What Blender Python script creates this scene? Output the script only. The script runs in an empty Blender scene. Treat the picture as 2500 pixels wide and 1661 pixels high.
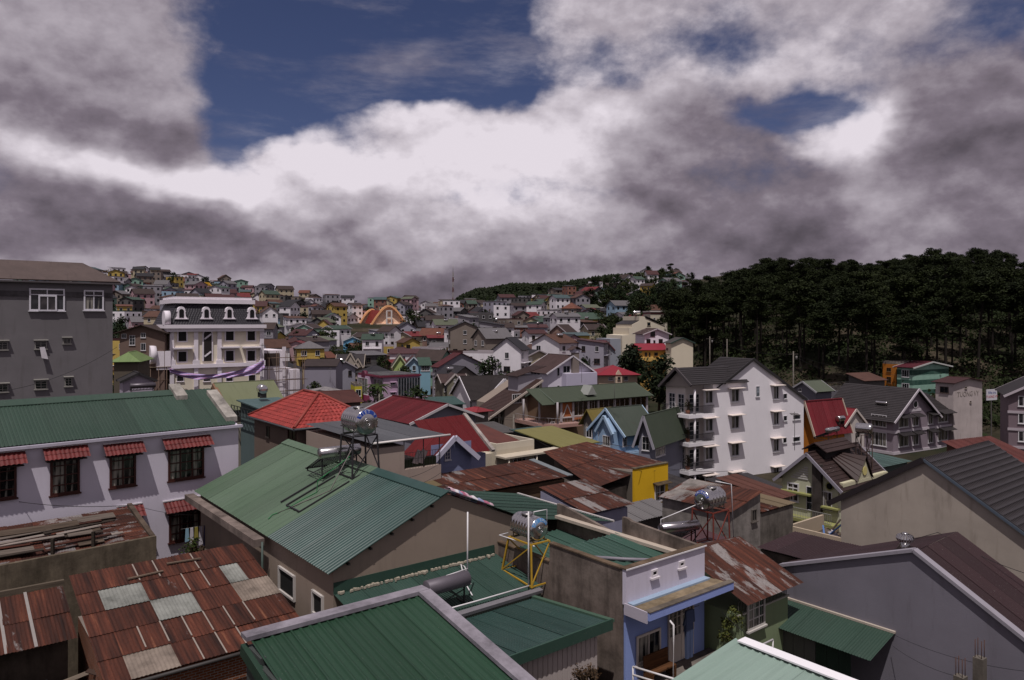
import bpy, math, random
from mathutils import Vector, Matrix
random.seed(7)
R = math.radians
SC = bpy.context.scene
COL = SC.collection
# ---------------------------------------------------------------- camera
CZ, FPX, CU, HV = 20.0, 1800.0, 1250.0, 785.0      # camera height, focal length / principal column / horizon row of the 2500 px photograph
cd = bpy.data.cameras.new('camera'); cam = bpy.data.objects.new('camera', cd); COL.objects.link(cam)
cam.location = (0, 0, CZ); cam.rotation_euler = (R(90), 0, 0)
cd.sensor_width = 36; cd.lens = 36*FPX/2500; cd.shift_y = -45.5/2500; cd.clip_start = .5; cd.clip_end = 6000
SC.camera = cam
# ---------------------------------------------------------------- light
SUN = Vector((-.05, -.43, 1.0)).normalized()
sl = bpy.data.lights.new('sun', 'SUN'); sl.energy = 5.0; sl.angle = R(.53); sl.color = (1, .945, .925)
so = bpy.data.objects.new('sun', sl); COL.objects.link(so); so.location = (-30, -60, 120)
so.rotation_euler = SUN.to_track_quat('Z', 'Y').to_euler()
vs = SC.view_settings
vs.view_transform = 'Standard'; vs.look = 'None'; vs.exposure = -0.55; vs.gamma = 1
# ---------------------------------------------------------------- sky: Nishita blue behind procedural clouds
W = bpy.data.worlds.new('World'); SC.world = W; W.use_nodes = True
nt = W.node_tree; nt.nodes.clear()
def wn(t, **k):
    n = nt.nodes.new(t)
    for a, b in k.items(): setattr(n, a, b)
    return n
def wl(a, b): nt.links.new(a, b)
def wset(sock, v):
    if hasattr(v, 'links'): wl(v, sock)
    else: sock.default_value = v
def wmath(op, a, b=0.0, c=None, clamp=False):
    n = wn('ShaderNodeMath', operation=op, use_clamp=clamp); wset(n.inputs[0], a); wset(n.inputs[1], b)
    if c is not None: wset(n.inputs[2], c)
    return n.outputs[0]
def wvec(op, a, b):
    n = wn('ShaderNodeVectorMath', operation=op); wset(n.inputs[0], a); wset(n.inputs[1], b); return n
def wramp(v, a, b, c=0.0, d=1.0, smooth=True):
    n = wn('ShaderNodeMapRange', interpolation_type='SMOOTHSTEP' if smooth else 'LINEAR')
    wset(n.inputs[0], v)
    for i, q in enumerate((a, b, c, d)): n.inputs[i+1].default_value = q
    return n.outputs[0]
tc = wn('ShaderNodeTexCoord'); DIR = tc.outputs['Generated']
sx = wn('ShaderNodeSeparateXYZ'); wl(DIR, sx.inputs[0])
AZ = wmath('ARCTAN2', sx.outputs[0], sx.outputs[1]); EL = wmath('ARCSINE', sx.outputs[2])
cmb = wn('ShaderNodeCombineXYZ'); wl(AZ, cmb.inputs[0]); wl(EL, cmb.inputs[1])
def wnoise(scale, detail, rough, vec=None, off=(0, 0, 0), sc=(1, 1, 1), col=False):
    mp = wn('ShaderNodeMapping'); wl(vec or DIR, mp.inputs[0]); mp.inputs[1].default_value = off; mp.inputs[3].default_value = sc
    n = wn('ShaderNodeTexNoise'); wl(mp.outputs[0], n.inputs['Vector'])
    n.inputs['Scale'].default_value = scale; n.inputs['Detail'].default_value = detail; n.inputs['Roughness'].default_value = rough
    return n.outputs['Color' if col else 'Fac']
w1 = wvec('SUBTRACT', wnoise(3.2, 5, .55, off=(3, 1, 7), sc=(1, 1, 1.5), col=True), (.5, .5, .5))
w2 = wvec('MULTIPLY', w1.outputs[0], (.30, .20, 0))
PV = wvec('ADD', cmb.outputs[0], w2.outputs[0]).outputs[0]
def blob(u, v, ru, rv, core=.1):
    a = math.atan((u-CU)/FPX); e = math.atan((HV-v)/FPX*math.cos(a))
    s = wvec('SUBTRACT', PV, (a, e, 0)); m = wvec('MULTIPLY', s.outputs[0], (FPX/ru, FPX/rv, 0))
    L = wn('ShaderNodeVectorMath', operation='LENGTH'); wl(m.outputs[0], L.inputs[0])
    return wramp(L.outputs['Value'], core, 1.15, 1, 0)
def field(base, lst):
    acc = base
    for (u, v, ru, rv, amp, *core) in lst: acc = wmath('MULTIPLY_ADD', blob(u, v, ru, rv, *core), amp, acc)
    return acc
fbm = wnoise(7.0, 11, .6, off=(1.3, .4, 2.2), sc=(1, 1, 1.5))
fbm_up = wnoise(7.0, 5, .55, off=(1.3, .4, 2.2+.035), sc=(1, 1, 1.5))
soft = wnoise(2.6, 6, .55, off=(8, 2, 1), sc=(1, 1, 2))
clear = [(900, 60, 560, 260, -1.15), (650, 190, 340, 230, -.8), (620, 300, 230, 140, -.5), (545, 390, 120, 60, -.3),
         (1130, 90, 260, 170, -.5), (1270, 170, 90, 130, -.4), (1510, 140, 150, 80, -.42), (1710, 90, 170, 75, -.40),
         (1950, 245, 170, 75, -.85), (2490, 40, 230, 170, -.45), (1000, 190, 170, 80, -.4),
         (110, 140, 540, 270, .6), (2330, 400, 330, 230, .55), (1330, 330, 520, 160, .7), (700, 460, 400, 120, .6), (1250, 700, 1900, 240, .8)]
cov = field(.66, clear)
cov = wmath('MULTIPLY_ADD', wmath('SUBTRACT', fbm, .5), 1.7, cov)
cov = wmath('MULTIPLY_ADD', wmath('SUBTRACT', soft, .5), .7, cov)
alpha = wramp(cov, .12, .78)
wisp = wnoise(4.5, 9, .62, off=(2, 5, 1), sc=(.8, .8, 3.2))
alpha = wmath('MAXIMUM', alpha, wramp(wisp, .44, .80, 0, .62))
bright = [(1400, 330, 420, 190, .23), (1060, 340, 460, 160, .22), (700, 430, 360, 110, .24), (2090, 330, 140, 120, .5, .3), (330, 430, 420, 62, .40), (1150, 480, 500, 130, .16),
          (1300, 480, 330, 110, .12), (1900, 120, 420, 110, .13), (1350, 120, 250, 130, .12), (650, 500, 260, 70, .12),
          (200, 200, 420, 200, -.04), (230, 300, 380, 75, -.20, .3), (1800, 420, 290, 230, -.20, .72), (800, 480, 170, 65, -.22, .5),
          (150, 540, 440, 120, -.20, .4), (1000, 725, 480, 80, -.24), (1500, 690, 900, 70, -.12), (2480, 420, 260, 420, -.17), (2000, 620, 560, 90, -.10),
          (300, 640, 500, 80, -.08), (560, 570, 420, 80, -.14)]
bri = field(.675, bright)
bri = wmath('MULTIPLY_ADD', wmath('SUBTRACT', fbm, fbm_up), .8, bri)
bri = wmath('MULTIPLY_ADD', wmath('SUBTRACT', fbm, .5), .17, bri)
bri = wmath('MULTIPLY_ADD', wmath('SUBTRACT', soft, .5), .3, bri)
cr = wn('ShaderNodeValToRGB'); wl(bri, cr.inputs[0]); E = cr.color_ramp.elements
E[0].position = .05; E[0].color = (.062, .052, .064, 1); E[1].position = 1.0; E[1].color = (1.12, 1.03, 1.12, 1)
for p, c in ((.3, (.155, .130, .160, 1)), (.5, (.295, .248, .302, 1)), (.75, (.62, .555, .625, 1))):
    e = E.new(p); e.color = c
sky = wn('ShaderNodeTexSky', sky_type='NISHITA'); sky.sun_disc = False
sky.sun_elevation = math.asin(SUN.z); sky.sun_rotation = math.atan2(SUN.x, SUN.y) % (2*math.pi); sky.altitude = 1500; sky.dust_density = .4
BG = .09
ct = wvec('SCALE', cr.outputs[0], (0, 0, 0)); ct.inputs['Scale'].default_value = 1/BG
tint = wvec('MULTIPLY', sky.outputs[0], (.56, .50, .66))
mx = wn('ShaderNodeMix', data_type='RGBA'); wl(alpha, mx.inputs[0]); wl(tint.outputs[0], mx.inputs[6]); wl(ct.outputs[0], mx.inputs[7])
bgn = wn('ShaderNodeBackground'); wl(mx.outputs[2], bgn.inputs[0]); bgn.inputs[1].default_value = BG
wo = wn('ShaderNodeOutputWorld'); wl(bgn.outputs[0], wo.inputs[0])
W.cycles.sampling_method = 'MANUAL'; W.cycles.sample_map_resolution = 1024
# ---------------------------------------------------------------- materials
def S(h):
    h = h.lstrip('#'); f = lambda c: c/12.92 if c <= .04045 else ((c+.055)/1.055)**2.4
    return tuple(f(int(h[i:i+2], 16)/255) for i in (0, 2, 4))
MATS = {}
class NB:
    def __init__(s, name):
        s.m = bpy.data.materials.new(name); s.m.use_nodes = True; s.t = s.m.node_tree
        s.b = s.t.nodes['Principled BSDF']; s.tc = None
    def n(s, t, **k):
        q = s.t.nodes.new(t)
        for a, b in k.items(): setattr(q, a, b)
        return q
    def l(s, a, b): s.t.links.new(a, b)
    def coord(s, sc=(1, 1, 1)):
        if not s.tc: s.tc = s.n('ShaderNodeTexCoord')
        mp = s.n('ShaderNodeMapping'); s.l(s.tc.outputs['Object'], mp.inputs[0]); mp.inputs[3].default_value = sc; return mp.outputs[0]
    def oinfo(s): 
        return s.n('ShaderNodeObjectInfo').outputs['Random']
    def noise(s, scale, detail=4, rough=.55, sc=(1, 1, 1), rnd=False):
        q = s.n('ShaderNodeTexNoise', noise_dimensions='4D' if rnd else '3D'); s.l(s.coord(sc), q.inputs['Vector'])
        q.inputs['Scale'].default_value = scale; q.inputs['Detail'].default_value = detail; q.inputs['Roughness'].default_value = rough
        if rnd:
            mm = s.n('ShaderNodeMath', operation='MULTIPLY'); s.l(s.oinfo(), mm.inputs[0]); mm.inputs[1].default_value = 37; s.l(mm.outputs[0], q.inputs['W'])
        return q.outputs['Fac']
    def ramp(s, v, stops):
        q = s.n('ShaderNodeValToRGB'); s.l(v, q.inputs[0]); e = q.color_ramp.elements
        e[0].position, e[0].color = stops[0][0], (*stops[0][1], 1); e[1].position, e[1].color = stops[-1][0], (*stops[-1][1], 1)
        for p, c in stops[1:-1]: x = e.new(p); x.color = (*c, 1)
        return q.outputs[0]
    def rng(s, v, a, b, c, d):
        q = s.n('ShaderNodeMapRange'); s.l(v, q.inputs[0])
        for i, x in enumerate((a, b, c, d)): q.inputs[i+1].default_value = x
        return q.outputs[0]
    def mix(s, f, a, b, bt='MIX'):
        q = s.n('ShaderNodeMix', data_type='RGBA', blend_type=bt)
        for i, x in ((0, f), (6, a), (7, b)):
            if hasattr(x, 'links'): s.l(x, q.inputs[i])
            else: q.inputs[i].default_value = x if i == 0 else (*x, 1)
        return q.outputs[2]
    def bump(s, v, st, dist=.02):
        q = s.n('ShaderNodeBump'); s.l(v, q.inputs['Height']); q.inputs['Strength'].default_value = st; q.inputs['Distance'].default_value = dist
        s.l(q.outputs[0], s.b.inputs['Normal'])
    def done(s, col=None, rough=.8, metal=0, spec=.3):
        if col is not None:
            if hasattr(col, 'links'): s.l(col, s.b.inputs['Base Color'])
            else: s.b.inputs['Base Color'].default_value = (*col, 1)
        if hasattr(rough, 'links'): s.l(rough, s.b.inputs['Roughness'])
        else: s.b.inputs['Roughness'].default_value = rough
        s.b.inputs['Metallic'].default_value = metal; s.b.inputs['Specular IOR Level'].default_value = spec
        return s.m
def cached(f):
    def g(*a, **k):
        key = (f.__name__, a, tuple(sorted(k.items())))
        if key not in MATS: MATS[key] = f(*a, **k)
        return MATS[key]
    return g
def mul(c, f): return tuple(x*f for x in c)
@cached
def plaster(h, dirt=.35, k=1.0, vary=.12):
    c = mul(S(h), k); b = NB('plaster '+h)
    n1 = b.noise(.45, 6, .6); st = b.noise(1.0, 7, .62, sc=(1.9, 1.9, .3)); fine = b.noise(6, 4)
    col = b.mix(b.rng(n1, .35, .7, 0, .55*dirt+.12), c, mul(c, .62))
    stain = b.rng(st, .55, .80, 0, dirt)
    col = b.mix(stain, col, (c[0]*.38+.012, c[1]*.36+.01, c[2]*.33+.008))
    col = b.mix(b.rng(fine, .3, .7, 0, .10), col, mul(c, .8))
    col = b.mix(1.0, col, b.ramp(b.oinfo(), [(0, (1-vary,)*3), (1, (1, 1, 1))]), 'MULTIPLY')
    b.bump(b.noise(18, 5), .18, .02)
    return b.done(col, .88, spec=.2)
@cached
def concrete(h='#8a8078', dirt=.8):
    c = S(h); b = NB('stained concrete '+h)
    n1 = b.noise(.8, 8, .68); st = b.noise(1.1, 8, .66, sc=(1.7, 1.7, .32)); bl = b.noise(3.5, 6, .7)
    col = b.ramp(n1, [(.3, mul(c, .35)), (.52, mul(c, .8)), (.72, mul(c, 1.12))])
    col = b.mix(b.rng(st, .46, .74, 0, dirt), col, (c[0]*.18, c[1]*.17, c[2]*.16))
    col = b.mix(b.rng(bl, .55, .7, 0, .35*dirt), col, mul(c, .25))
    b.bump(b.noise(9, 6), .4, .02)
    return b.done(col, .93, spec=.15)
@cached
def paintmetal(h, rough=.46, fade=.35, ax='y', k=1.0, spec=.25):
    c = mul(S(h), k*.72); m_ = sum(c)/3; q_ = .24 if c[1] >= c[0] else .0; c = tuple(x*(1-q_)+m_*q_ for x in c); b = NB('painted sheet '+h)
    sc = (4, .35, .35) if ax == 'y' else (.35, 4, .35)
    n1 = b.noise(.35, 5, .6); st = b.noise(1, 6, .6, sc=sc, rnd=True); sp = b.noise(30, 2, .5)
    g = sum(c)/3
    pale = tuple(x*.8+g*.38+.004 for x in c)
    col = b.mix(b.rng(n1, .35, .68, 0, fade), c, pale)
    col = b.mix(b.rng(st, .5, .75, 0, .45*fade+.25), col, mul(c, .5))
    ru = b.noise(.9, 8, .72, rnd=True); col = b.mix(b.rng(ru, .62, .78, 0, .4), col, S('#3d2a20'))
    col = b.mix(b.rng(sp, .69, .73, 0, .35), col, (.3, .29, .26))
    col = b.mix(1.0, col, b.ramp(b.oinfo(), [(0, (.8,)*3), (1, (1.08,)*3)]), 'MULTIPLY')
    rr = b.rng(n1, .3, .7, rough-.08, rough+.12)
    return b.done(col, rr, spec=spec)
@cached
def rust(kind=0, ax='y'):
    b = NB('rusted sheet %d' % kind)
    sc = (5, .3, .3) if ax == 'y' else (.3, 5, .3)
    st = b.noise(1.0, 7, .62, sc=sc, rnd=True); pat = b.noise(.9, 8, .7, sc=(1.8, .7, .7) if ax == 'y' else (.7, 1.8, .7), rnd=True); fine = b.noise(14, 5, .65)
    d, m, l = S('#2a1712'), S('#47261b'), S('#7d523b'); z = S('#857f7d')
    col = b.ramp(st, [(.34, d), (.5, m), (.61, S('#5a3022')), (.72, l), (.81, S('#93786a'))])
    col = b.mix(b.rng(fine, .4, .7, 0, .35), col, mul(d, .6))
    lim = {0: (.70, .80), 1: (.60, .68), 2: (.545, .60), 3: (.47, .54)}[kind]
    zc = b.ramp(fine, [(.3, mul(z, .62)), (.7, z)])
    col = b.mix(b.rng(pat, lim[0], lim[1], 0, .9), col, zc)
    col = b.mix(1.0, col, b.ramp(b.oinfo(), [(0, (.68,)*3), (1, (1.15,)*3)]), 'MULTIPLY')
    b.bump(b.noise(22, 4), .25, .01)
    return b.done(col, .78, spec=.25)
@cached
def tile(h, k=1.0, rough=.62, gl=.3):
    c = mul(S(h), k*.8); b = NB('roof tile '+h)
    n1 = b.noise(.6, 6, .65); n2 = b.noise(5, 5, .6); st = b.noise(1, 6, .6, sc=(2, .5, .5))
    col = b.mix(b.rng(n1, .4, .7, 0, .55), c, mul(c, .55))
    col = b.mix(b.rng(n2, .5, .75, 0, .4), col, mul(c, 1.3))
    col = b.mix(b.rng(st, .56, .72, 0, .5), col, mul(c, .35))
    col = b.mix(1.0, col, b.ramp(b.oinfo(), [(0, (.8,)*3), (1, (1.1,)*3)]), 'MULTIPLY')
    b.bump(n2, .15, .01)
    return b.done(col, rough, spec=gl)
@cached
def flat(h, rough=.6, metal=0, spec=.35, k=1.0):
    b = NB('paint '+h); c = mul(S(h), k)
    n = b.noise(3.5, 5, .6)
    col = b.mix(b.rng(n, .35, .75, 0, .4), c, mul(c, .66))
    return b.done(col, rough, metal, spec)
@cached
def glass(h='#1b2024', curt=0):
    b = NB('window glass '+h); c = S(h)
    st = b.noise(1.2, 3, .5, sc=(5, 5, .4)) if curt else b.noise(1.0, 2)
    col = b.mix(b.rng(st, .45, .62, 0, .9), mul(c, .5), S('#8f8a80') if curt else mul(c, 1.5))
    return b.done(col, .12, spec=.5)
@cached
def steel(h='#d2cfcd', rough=.15):
    b = NB('brushed steel '+h)
    n = b.noise(2, 5, .6, sc=(1, 6, 6)); c = S(h)
    return b.done(b.mix(n, mul(c, .72), c), b.rng(n, .3, .7, rough, rough+.12), metal=1, spec=.5)
@cached
def wood(h='#6b5a4a'):
    b = NB('weathered wood '+h); c = S(h)
    st = b.noise(2.0, 6, .6, sc=(.4, 7, 7), rnd=True)
    return b.done(b.mix(b.rng(st, .35, .7, 0, 1), c, mul(c, .4)), .88, spec=.15)
@cached
def leaf(h='#2c3a1a', k=1.0):
    b = NB('foliage '+h); c = mul(S(h), k)
    n = b.noise(.55, 4, .6); n2 = b.noise(4, 3)
    col = b.mix(b.rng(n, .35, .68, 0, 1), mul(c, .45), mul(c, 1.25))
    col = b.mix(b.rng(n2, .5, .75, 0, .5), col, (c[0]*1.7, c[1]*1.4, c[2]*.9))
    col = b.mix(1.0, col, b.ramp(b.oinfo(), [(0, (.75, .8, .8)), (1, (1.15, 1.1, 1.0))]), 'MULTIPLY')
    return b.done(col, .75, spec=.15)
@cached
def brick(h='#8a4a30'):
    b = NB('bare brick '+h); c = S(h)
    t = b.n('ShaderNodeTexBrick'); 
    mp = b.n('ShaderNodeMapping'); mp.inputs[2].default_value = (R(90), 0, 0); b.l(b.coord(), mp.inputs[0]); b.l(mp.outputs[0], t.inputs['Vector'])
    t.inputs['Color1'].default_value = (*c, 1); t.inputs['Color2'].default_value = (*mul(c, .7), 1); t.inputs['Mortar'].default_value = (.22, .2, .18, 1)
    t.inputs['Scale'].default_value = 1; t.inputs['Brick Width'].default_value = .24; t.inputs['Row Height'].default_value = .09; t.inputs['Mortar Size'].default_value = .012
    n = b.noise(.7, 6, .6)
    return b.done(b.mix(b.rng(n, .4, .7, 0, .55), t.outputs['Color'], mul(c, .45)), .9, spec=.1)
@cached
def striped(h1, h2, period, ax=2):
    b = NB('striped paint'); s = b.n('ShaderNodeSeparateXYZ'); b.l(b.coord(), s.inputs[0])
    m1 = b.n('ShaderNodeMath', operation='DIVIDE'); b.l(s.outputs[ax], m1.inputs[0]); m1.inputs[1].default_value = period
    m2 = b.n('ShaderNodeMath', operation='FRACT'); b.l(m1.outputs[0], m2.inputs[0])
    m3 = b.n('ShaderNodeMath', operation='GREATER_THAN'); b.l(m2.outputs[0], m3.inputs[0]); m3.inputs[1].default_value = .5
    n = b.noise(.8, 6, .6)
    col = b.mix(m3.outputs[0], S(h1), S(h2)); col = b.mix(b.rng(n, .4, .7, 0, .4), col, mul(S(h2), .5))
    return b.done(col, .8, spec=.2)
@cached
def plastic_sheet():
    b = NB('striped tarpaulin')
    w = b.n('ShaderNodeTexWave', bands_direction='Z'); b.l(b.coord(), w.inputs['Vector']); w.inputs['Scale'].default_value = 2.2; w.inputs['Distortion'].default_value = 1.5
    w2 = b.n('ShaderNodeTexWave', bands_direction='Z'); b.l(b.coord(), w2.inputs['Vector']); w2.inputs['Scale'].default_value = .9; w2.inputs['Distortion'].default_value = 1.5
    col = b.ramp(w.outputs['Fac'], [(.2, S('#7d6ea0')), (.5, S('#b3a0cc')), (.62, S('#d6cfe0')), (.8, S('#b097c8'))])
    col = b.mix(b.rng(w2.outputs['Fac'], .9, .97, 0, .8), col, S('#a8485f'))
    return b.done(col, .45, spec=.3)
@cached
def groundmat():
    b = NB('town ground')
    n = b.noise(.05, 8, .65); n2 = b.noise(.6, 6, .65)
    col = b.ramp(n, [(.35, S('#23291a')), (.5, S('#332f24')), (.62, S('#4a4136')), (.75, S('#2c3320'))])
    return b.done(b.mix(b.rng(n2, .4, .7, 0, .6), col, S('#1d1d16')), .95, spec=.1)
# ---------------------------------------------------------------- mesh building
def link(o, parent=None):
    COL.objects.link(o)
    if parent is not None: o.parent = parent
    return o
class MB:
    def __init__(s): s.v, s.f, s.mi, s.sm = [], [], [], []
    def face(s, idx, m=0, sm=False): s.f.append(tuple(idx)); s.mi.append(m); s.sm.append(sm)
    def poly(s, pts, m=0):
        i = len(s.v); s.v += [tuple(p) for p in pts]; s.face(range(i, i+len(pts)), m); return s
    def hexa(s, a, b, m=0):                      # two quads a (bottom), b (top), same winding
        i = len(s.v); s.v += [tuple(p) for p in a]+[tuple(p) for p in b]
        s.face((i+3, i+2, i+1, i), m); s.face((i+4, i+5, i+6, i+7), m)
        for k in range(4): j = (k+1) % 4; s.face((i+k, i+j, i+4+j, i+4+k), m)
        return s
    def box(s, x0, y0, z0, x1, y1, z1, m=0):
        return s.hexa([(x0, y0, z0), (x1, y0, z0), (x1, y1, z0), (x0, y1, z0)], [(x0, y0, z1), (x1, y0, z1), (x1, y1, z1), (x0, y1, z1)], m)
    def prism(s, pts, vec, m=0):
        n = len(pts); i = len(s.v); vec = Vector(vec); P0 = [Vector(p) for p in pts]
        s.v += [tuple(p) for p in P0]+[tuple(p+vec) for p in P0]
        s.face(range(i, i+n), m); s.face(range(i+2*n-1, i+n-1, -1), m)
        for k in range(n): j = (k+1) % n; s.face((i+k, i+n+k, i+n+j, i+j), m)
        return s
    def bar(s, p, q, w, h=None, m=0):
        p, q = Vector(p), Vector(q); d = (q-p).normalized(); h = h or w
        a = d.cross(Vector((0, 0, 1)))
        if a.length < 1e-3: a = Vector((1, 0, 0))
        a.normalize(); c = a.cross(d).normalized(); a *= w/2; c *= h/2
        return s.hexa([p-a-c, p+a-c, p+a+c, p-a+c], [q-a-c, q+a-c, q+a+c, q-a+c], m)
    def tube(s, pts, r, n=8, m=0, caps=True):
        pts = [Vector(p) for p in pts]; rs = r if isinstance(r, (list, tuple)) else [r]*len(pts); base = len(s.v)
        for k, p in enumerate(pts):
            d = (pts[min(k+1, len(pts)-1)]-pts[max(k-1, 0)])
            d = d.normalized() if d.length > 1e-6 else Vector((0, 0, 1))
            a = d.cross(Vector((0, 0, 1)))
            if a.length < .05: a = d.cross(Vector((0, 1, 0)))
            a.normalize(); c = d.cross(a)
            for j in range(n):
                t = 2*math.pi*j/n; s.v.append(tuple(p+(a*math.cos(t)+c*math.sin(t))*rs[k]))
        for k in range(len(pts)-1):
            for j in range(n):
                j2 = (j+1) % n; s.face((base+k*n+j, base+k*n+j2, base+(k+1)*n+j2, base+(k+1)*n+j), m, True)
        if caps:
            s.face(range(base+n-1, base-1, -1), m); e = base+(len(pts)-1)*n; s.face(range(e, e+n), m)
        return s
    def build(s, name, mat, parent=None, loc=None, rot=None):
        me = bpy.data.meshes.new(name); me.from_pydata(s.v, [], s.f)
        ms = mat if isinstance(mat, (list, tuple)) else [mat]
        for q in ms: me.materials.append(q)
        if len(ms) > 1: me.polygons.foreach_set('material_index', s.mi)
        if any(s.sm): me.polygons.foreach_set('use_smooth', s.sm)
        me.update()
        o = bpy.data.objects.new(name, me); link(o, parent)
        if loc is not None: o.location = loc
        if rot is not None: o.rotation_euler = (0, 0, rot)
        return o
def tag(o, label=None, cat=None, group=None, kind=None):
    if label: o['label'] = label
    if cat: o['category'] = cat
    if group: o['group'] = group
    if kind: o['kind'] = kind
    return o
def thing(name, label, cat, loc=(0, 0, 0), rz=0, group=None):
    o = bpy.data.objects.new(name, None); link(o); o.location = loc; o.rotation_euler = (0, 0, rz); o.empty_display_size = .3
    return tag(o, label, cat, group)
def kx(u): return (u-CU)/FPX
def PX(u, v, Y): return Vector((kx(u)*Y, Y, CZ-(v-HV)/FPX*Y))
GR = 38.7
class Fr:                                       # a building's own frame: near corner, x to the right-back, y to the left-back
    def __init__(s, u, Y, z=0.0, th=GR, X=None):
        s.O = Vector((kx(u)*Y if X is None else X, Y, z)); s.th = R(th)
        s.ex = Vector((math.cos(s.th), math.sin(s.th), 0)); s.ey = Vector((-s.ex.y, s.ex.x, 0))
    def W(s, x, y, z=0): return s.O+s.ex*x+s.ey*y+Vector((0, 0, z))
    def tx(s, u, y=0):
        p = s.W(0, y); k = kx(u); return (k*p.y-p.x)/(s.ex.x-k*s.ex.y)
    def ty(s, u, x=0):
        p = s.W(x, 0); k = kx(u); return (k*p.y-p.x)/(s.ey.x-k*s.ey.y)
    def z(s, x, y, v): return CZ-(v-HV)/FPX*s.W(x, y).y-s.O.z
    def rx(s, u0, v0, u1, v1, y=0):
        a, b = s.tx(u0, y), s.tx(u1, y); c = (a+b)/2; return a, b, s.z(c, y, v1), s.z(c, y, v0)
    def ry(s, u0, v0, u1, v1, x=0):
        a, b = s.ty(u0, x), s.ty(u1, x); c = (a+b)/2; return min(a, b), max(a, b), s.z(x, c, v1), s.z(x, c, v0)
    def root(s, name, label, cat='house', group=None): return thing(name, label, cat, s.O, s.th, group)
# ---------------------------------------------------------------- terrain
TB = [(-200, -18), (60, -18.5), (130, -19.5), (180, -18), (240, -15), (320, -9), (420, -1), (500, 3), (600, 2), (800, -10), (1200, -20), (6000, -20)]
def sst(t): t = max(0, min(1, t)); return t*t*(3-2*t)
def ground(X, Y):
    for (a, za), (b, zb) in zip(TB, TB[1:]):
        if Y <= b: z = za+(zb-za)*sst((Y-a)/(b-a)) if b-a < 300 else za+(zb-za)*(Y-a)/(b-a); break
    z += 23*math.exp(-.5*(((X+255)/62)**2+((Y-470)/130)**2))
    z += 19*math.exp(-.5*(((X-98)/46)**2+((Y-480)/100)**2))
    z += 18*sst((X-30)/65)*sst((Y-100)/105)*(1-sst((Y-250)/150)*(1-sst((X-95)/60)))
    return CZ+z
# ---------------------------------------------------------------- building components
WHITE = lambda: flat('#d8d4d6', .5)
CACHE = {}
def winmesh(w, h, nx, nz, fm, gm, split, fw=None, sill=True, dep=.07):
    key = (round(w, 2), round(h, 2), nx, nz, fm.name, gm.name, split, fw, sill, dep)
    if key in CACHE: return CACHE[key]
    fw = fw or max(.05, min(.09, w*.06)); a = MB(); g = MB()
    a.box(0, -dep, 0, fw, .0, h); a.box(w-fw, -dep, 0, w, .0, h); a.box(fw, -dep, 0, w-fw, 0, fw); a.box(fw, -dep, h-fw, w-fw, 0, h)
    for i in range(1, nx): x = w*i/nx; a.box(x-fw*.3, -dep+.015, fw, x+fw*.3, -.01, h-fw)
    for i in range(1, nz): z = h*i/nz; a.box(fw, -dep+.02, z-fw*.25, w-fw, -.012, z+fw*.25)
    if sill: a.box(-.06, -dep-.06, -.07, w+.06, 0, -.002)
    (a if not split else g).box(fw*.9, -.02, fw*.9, w-fw*.9, -.004, h-fw*.9, 0 if split else 1)
    def mk(b, nm, ms):
        me = bpy.data.meshes.new(nm); me.from_pydata(b.v, [], b.f)
        for q in ms: me.materials.append(q)
        if len(ms) > 1: me.polygons.foreach_set('material_index', b.mi)
        return me
    r = (mk(a, 'window', [fm] if split else [fm, gm]), mk(g, 'pane', [gm]) if split else None)
    CACHE[key] = r; return r
def put(me, name, parent, loc, rz=0):
    o = bpy.data.objects.new(name, me); link(o, parent); o.location = loc; o.rotation_euler = (0, 0, rz); return o
def facepose(face, a0, a1, z0, off=0.0, w=0, d=0):
    if face == 'x': return (a0, -off, z0), 0
    if face == 'y': return (-off, a1, z0), R(-90)
    if face == 'xw': return (w+off, a0, z0), R(90)
def window(root, face, r, nx=2, nz=1, fm=None, gm=None, split=True, name='window', off=0.0, w=0, **kw):
    a0, a1, z0, z1 = r
    me, pn = winmesh(a1-a0, z1-z0, nx, nz, fm or WHITE(), gm or glass(), split, **kw)
    loc, rz = facepose(face, a0, a1, z0, off, w)
    o = put(me, name, root, loc, rz)
    if pn: put(pn, 'pane', o, (0, 0, 0))
    return o
def awning(root, face, r, out=.5, over=.18, th=.06, drop=.12, mat=None, up=.08, name='awning'):
    a0, a1, z0, z1 = r; w = a1-a0+2*over; b = MB()
    b.hexa([(0, -out, -drop), (w, -out, -drop), (w, 0, 0), (0, 0, 0)], [(0, -out, -drop+th), (w, -out, -drop+th), (w, 0, th), (0, 0, th)])
    loc, rz = facepose(face, a0-over, a1+over, z1+up)
    return b.build(name, mat or WHITE(), root, loc, rz)
def lerp(a, b, t): return a+(b-a)*t
def bil(q, s, t):                                # q: eaveA, eaveB, ridgeB, ridgeA
    return lerp(lerp(q[0], q[1], s), lerp(q[3], q[2], s), t)
def qn(q):
    n = (q[1]-q[0]).cross(q[3]-q[0])
    if n.length < 1e-6: n = (q[1]-q[0]).cross(q[2]-q[0])
    n.normalize(); return n if n.z > 0 else -n
def slab(root, q, mat, th=.1, name='roof_slope'):
    q = [Vector(p) for p in q]; n = qn(q)*th; return MB().hexa(q, [p+n for p in q]).build(name, mat, root)
def courses(root, q, mat, step=.35, lip=.045, th=.05, name='roof_slope'):
    q = [Vector(p) for p in q]; n = qn(q); L = ((q[3]+q[2])/2-(q[0]+q[1])/2).length; N = max(2, int(L/step)); b = MB()
    for i in range(N):
        t0, t1 = i/N, (i+1)/N
        A, B, C, D = bil(q, 0, t0), bil(q, 1, t0), bil(q, 1, t1), bil(q, 0, t1)
        b.hexa([A, B, C, D], [A+n*(th+lip), B+n*(th+lip), C+n*th, D+n*th])
    return b.build(name, mat, root)
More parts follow.
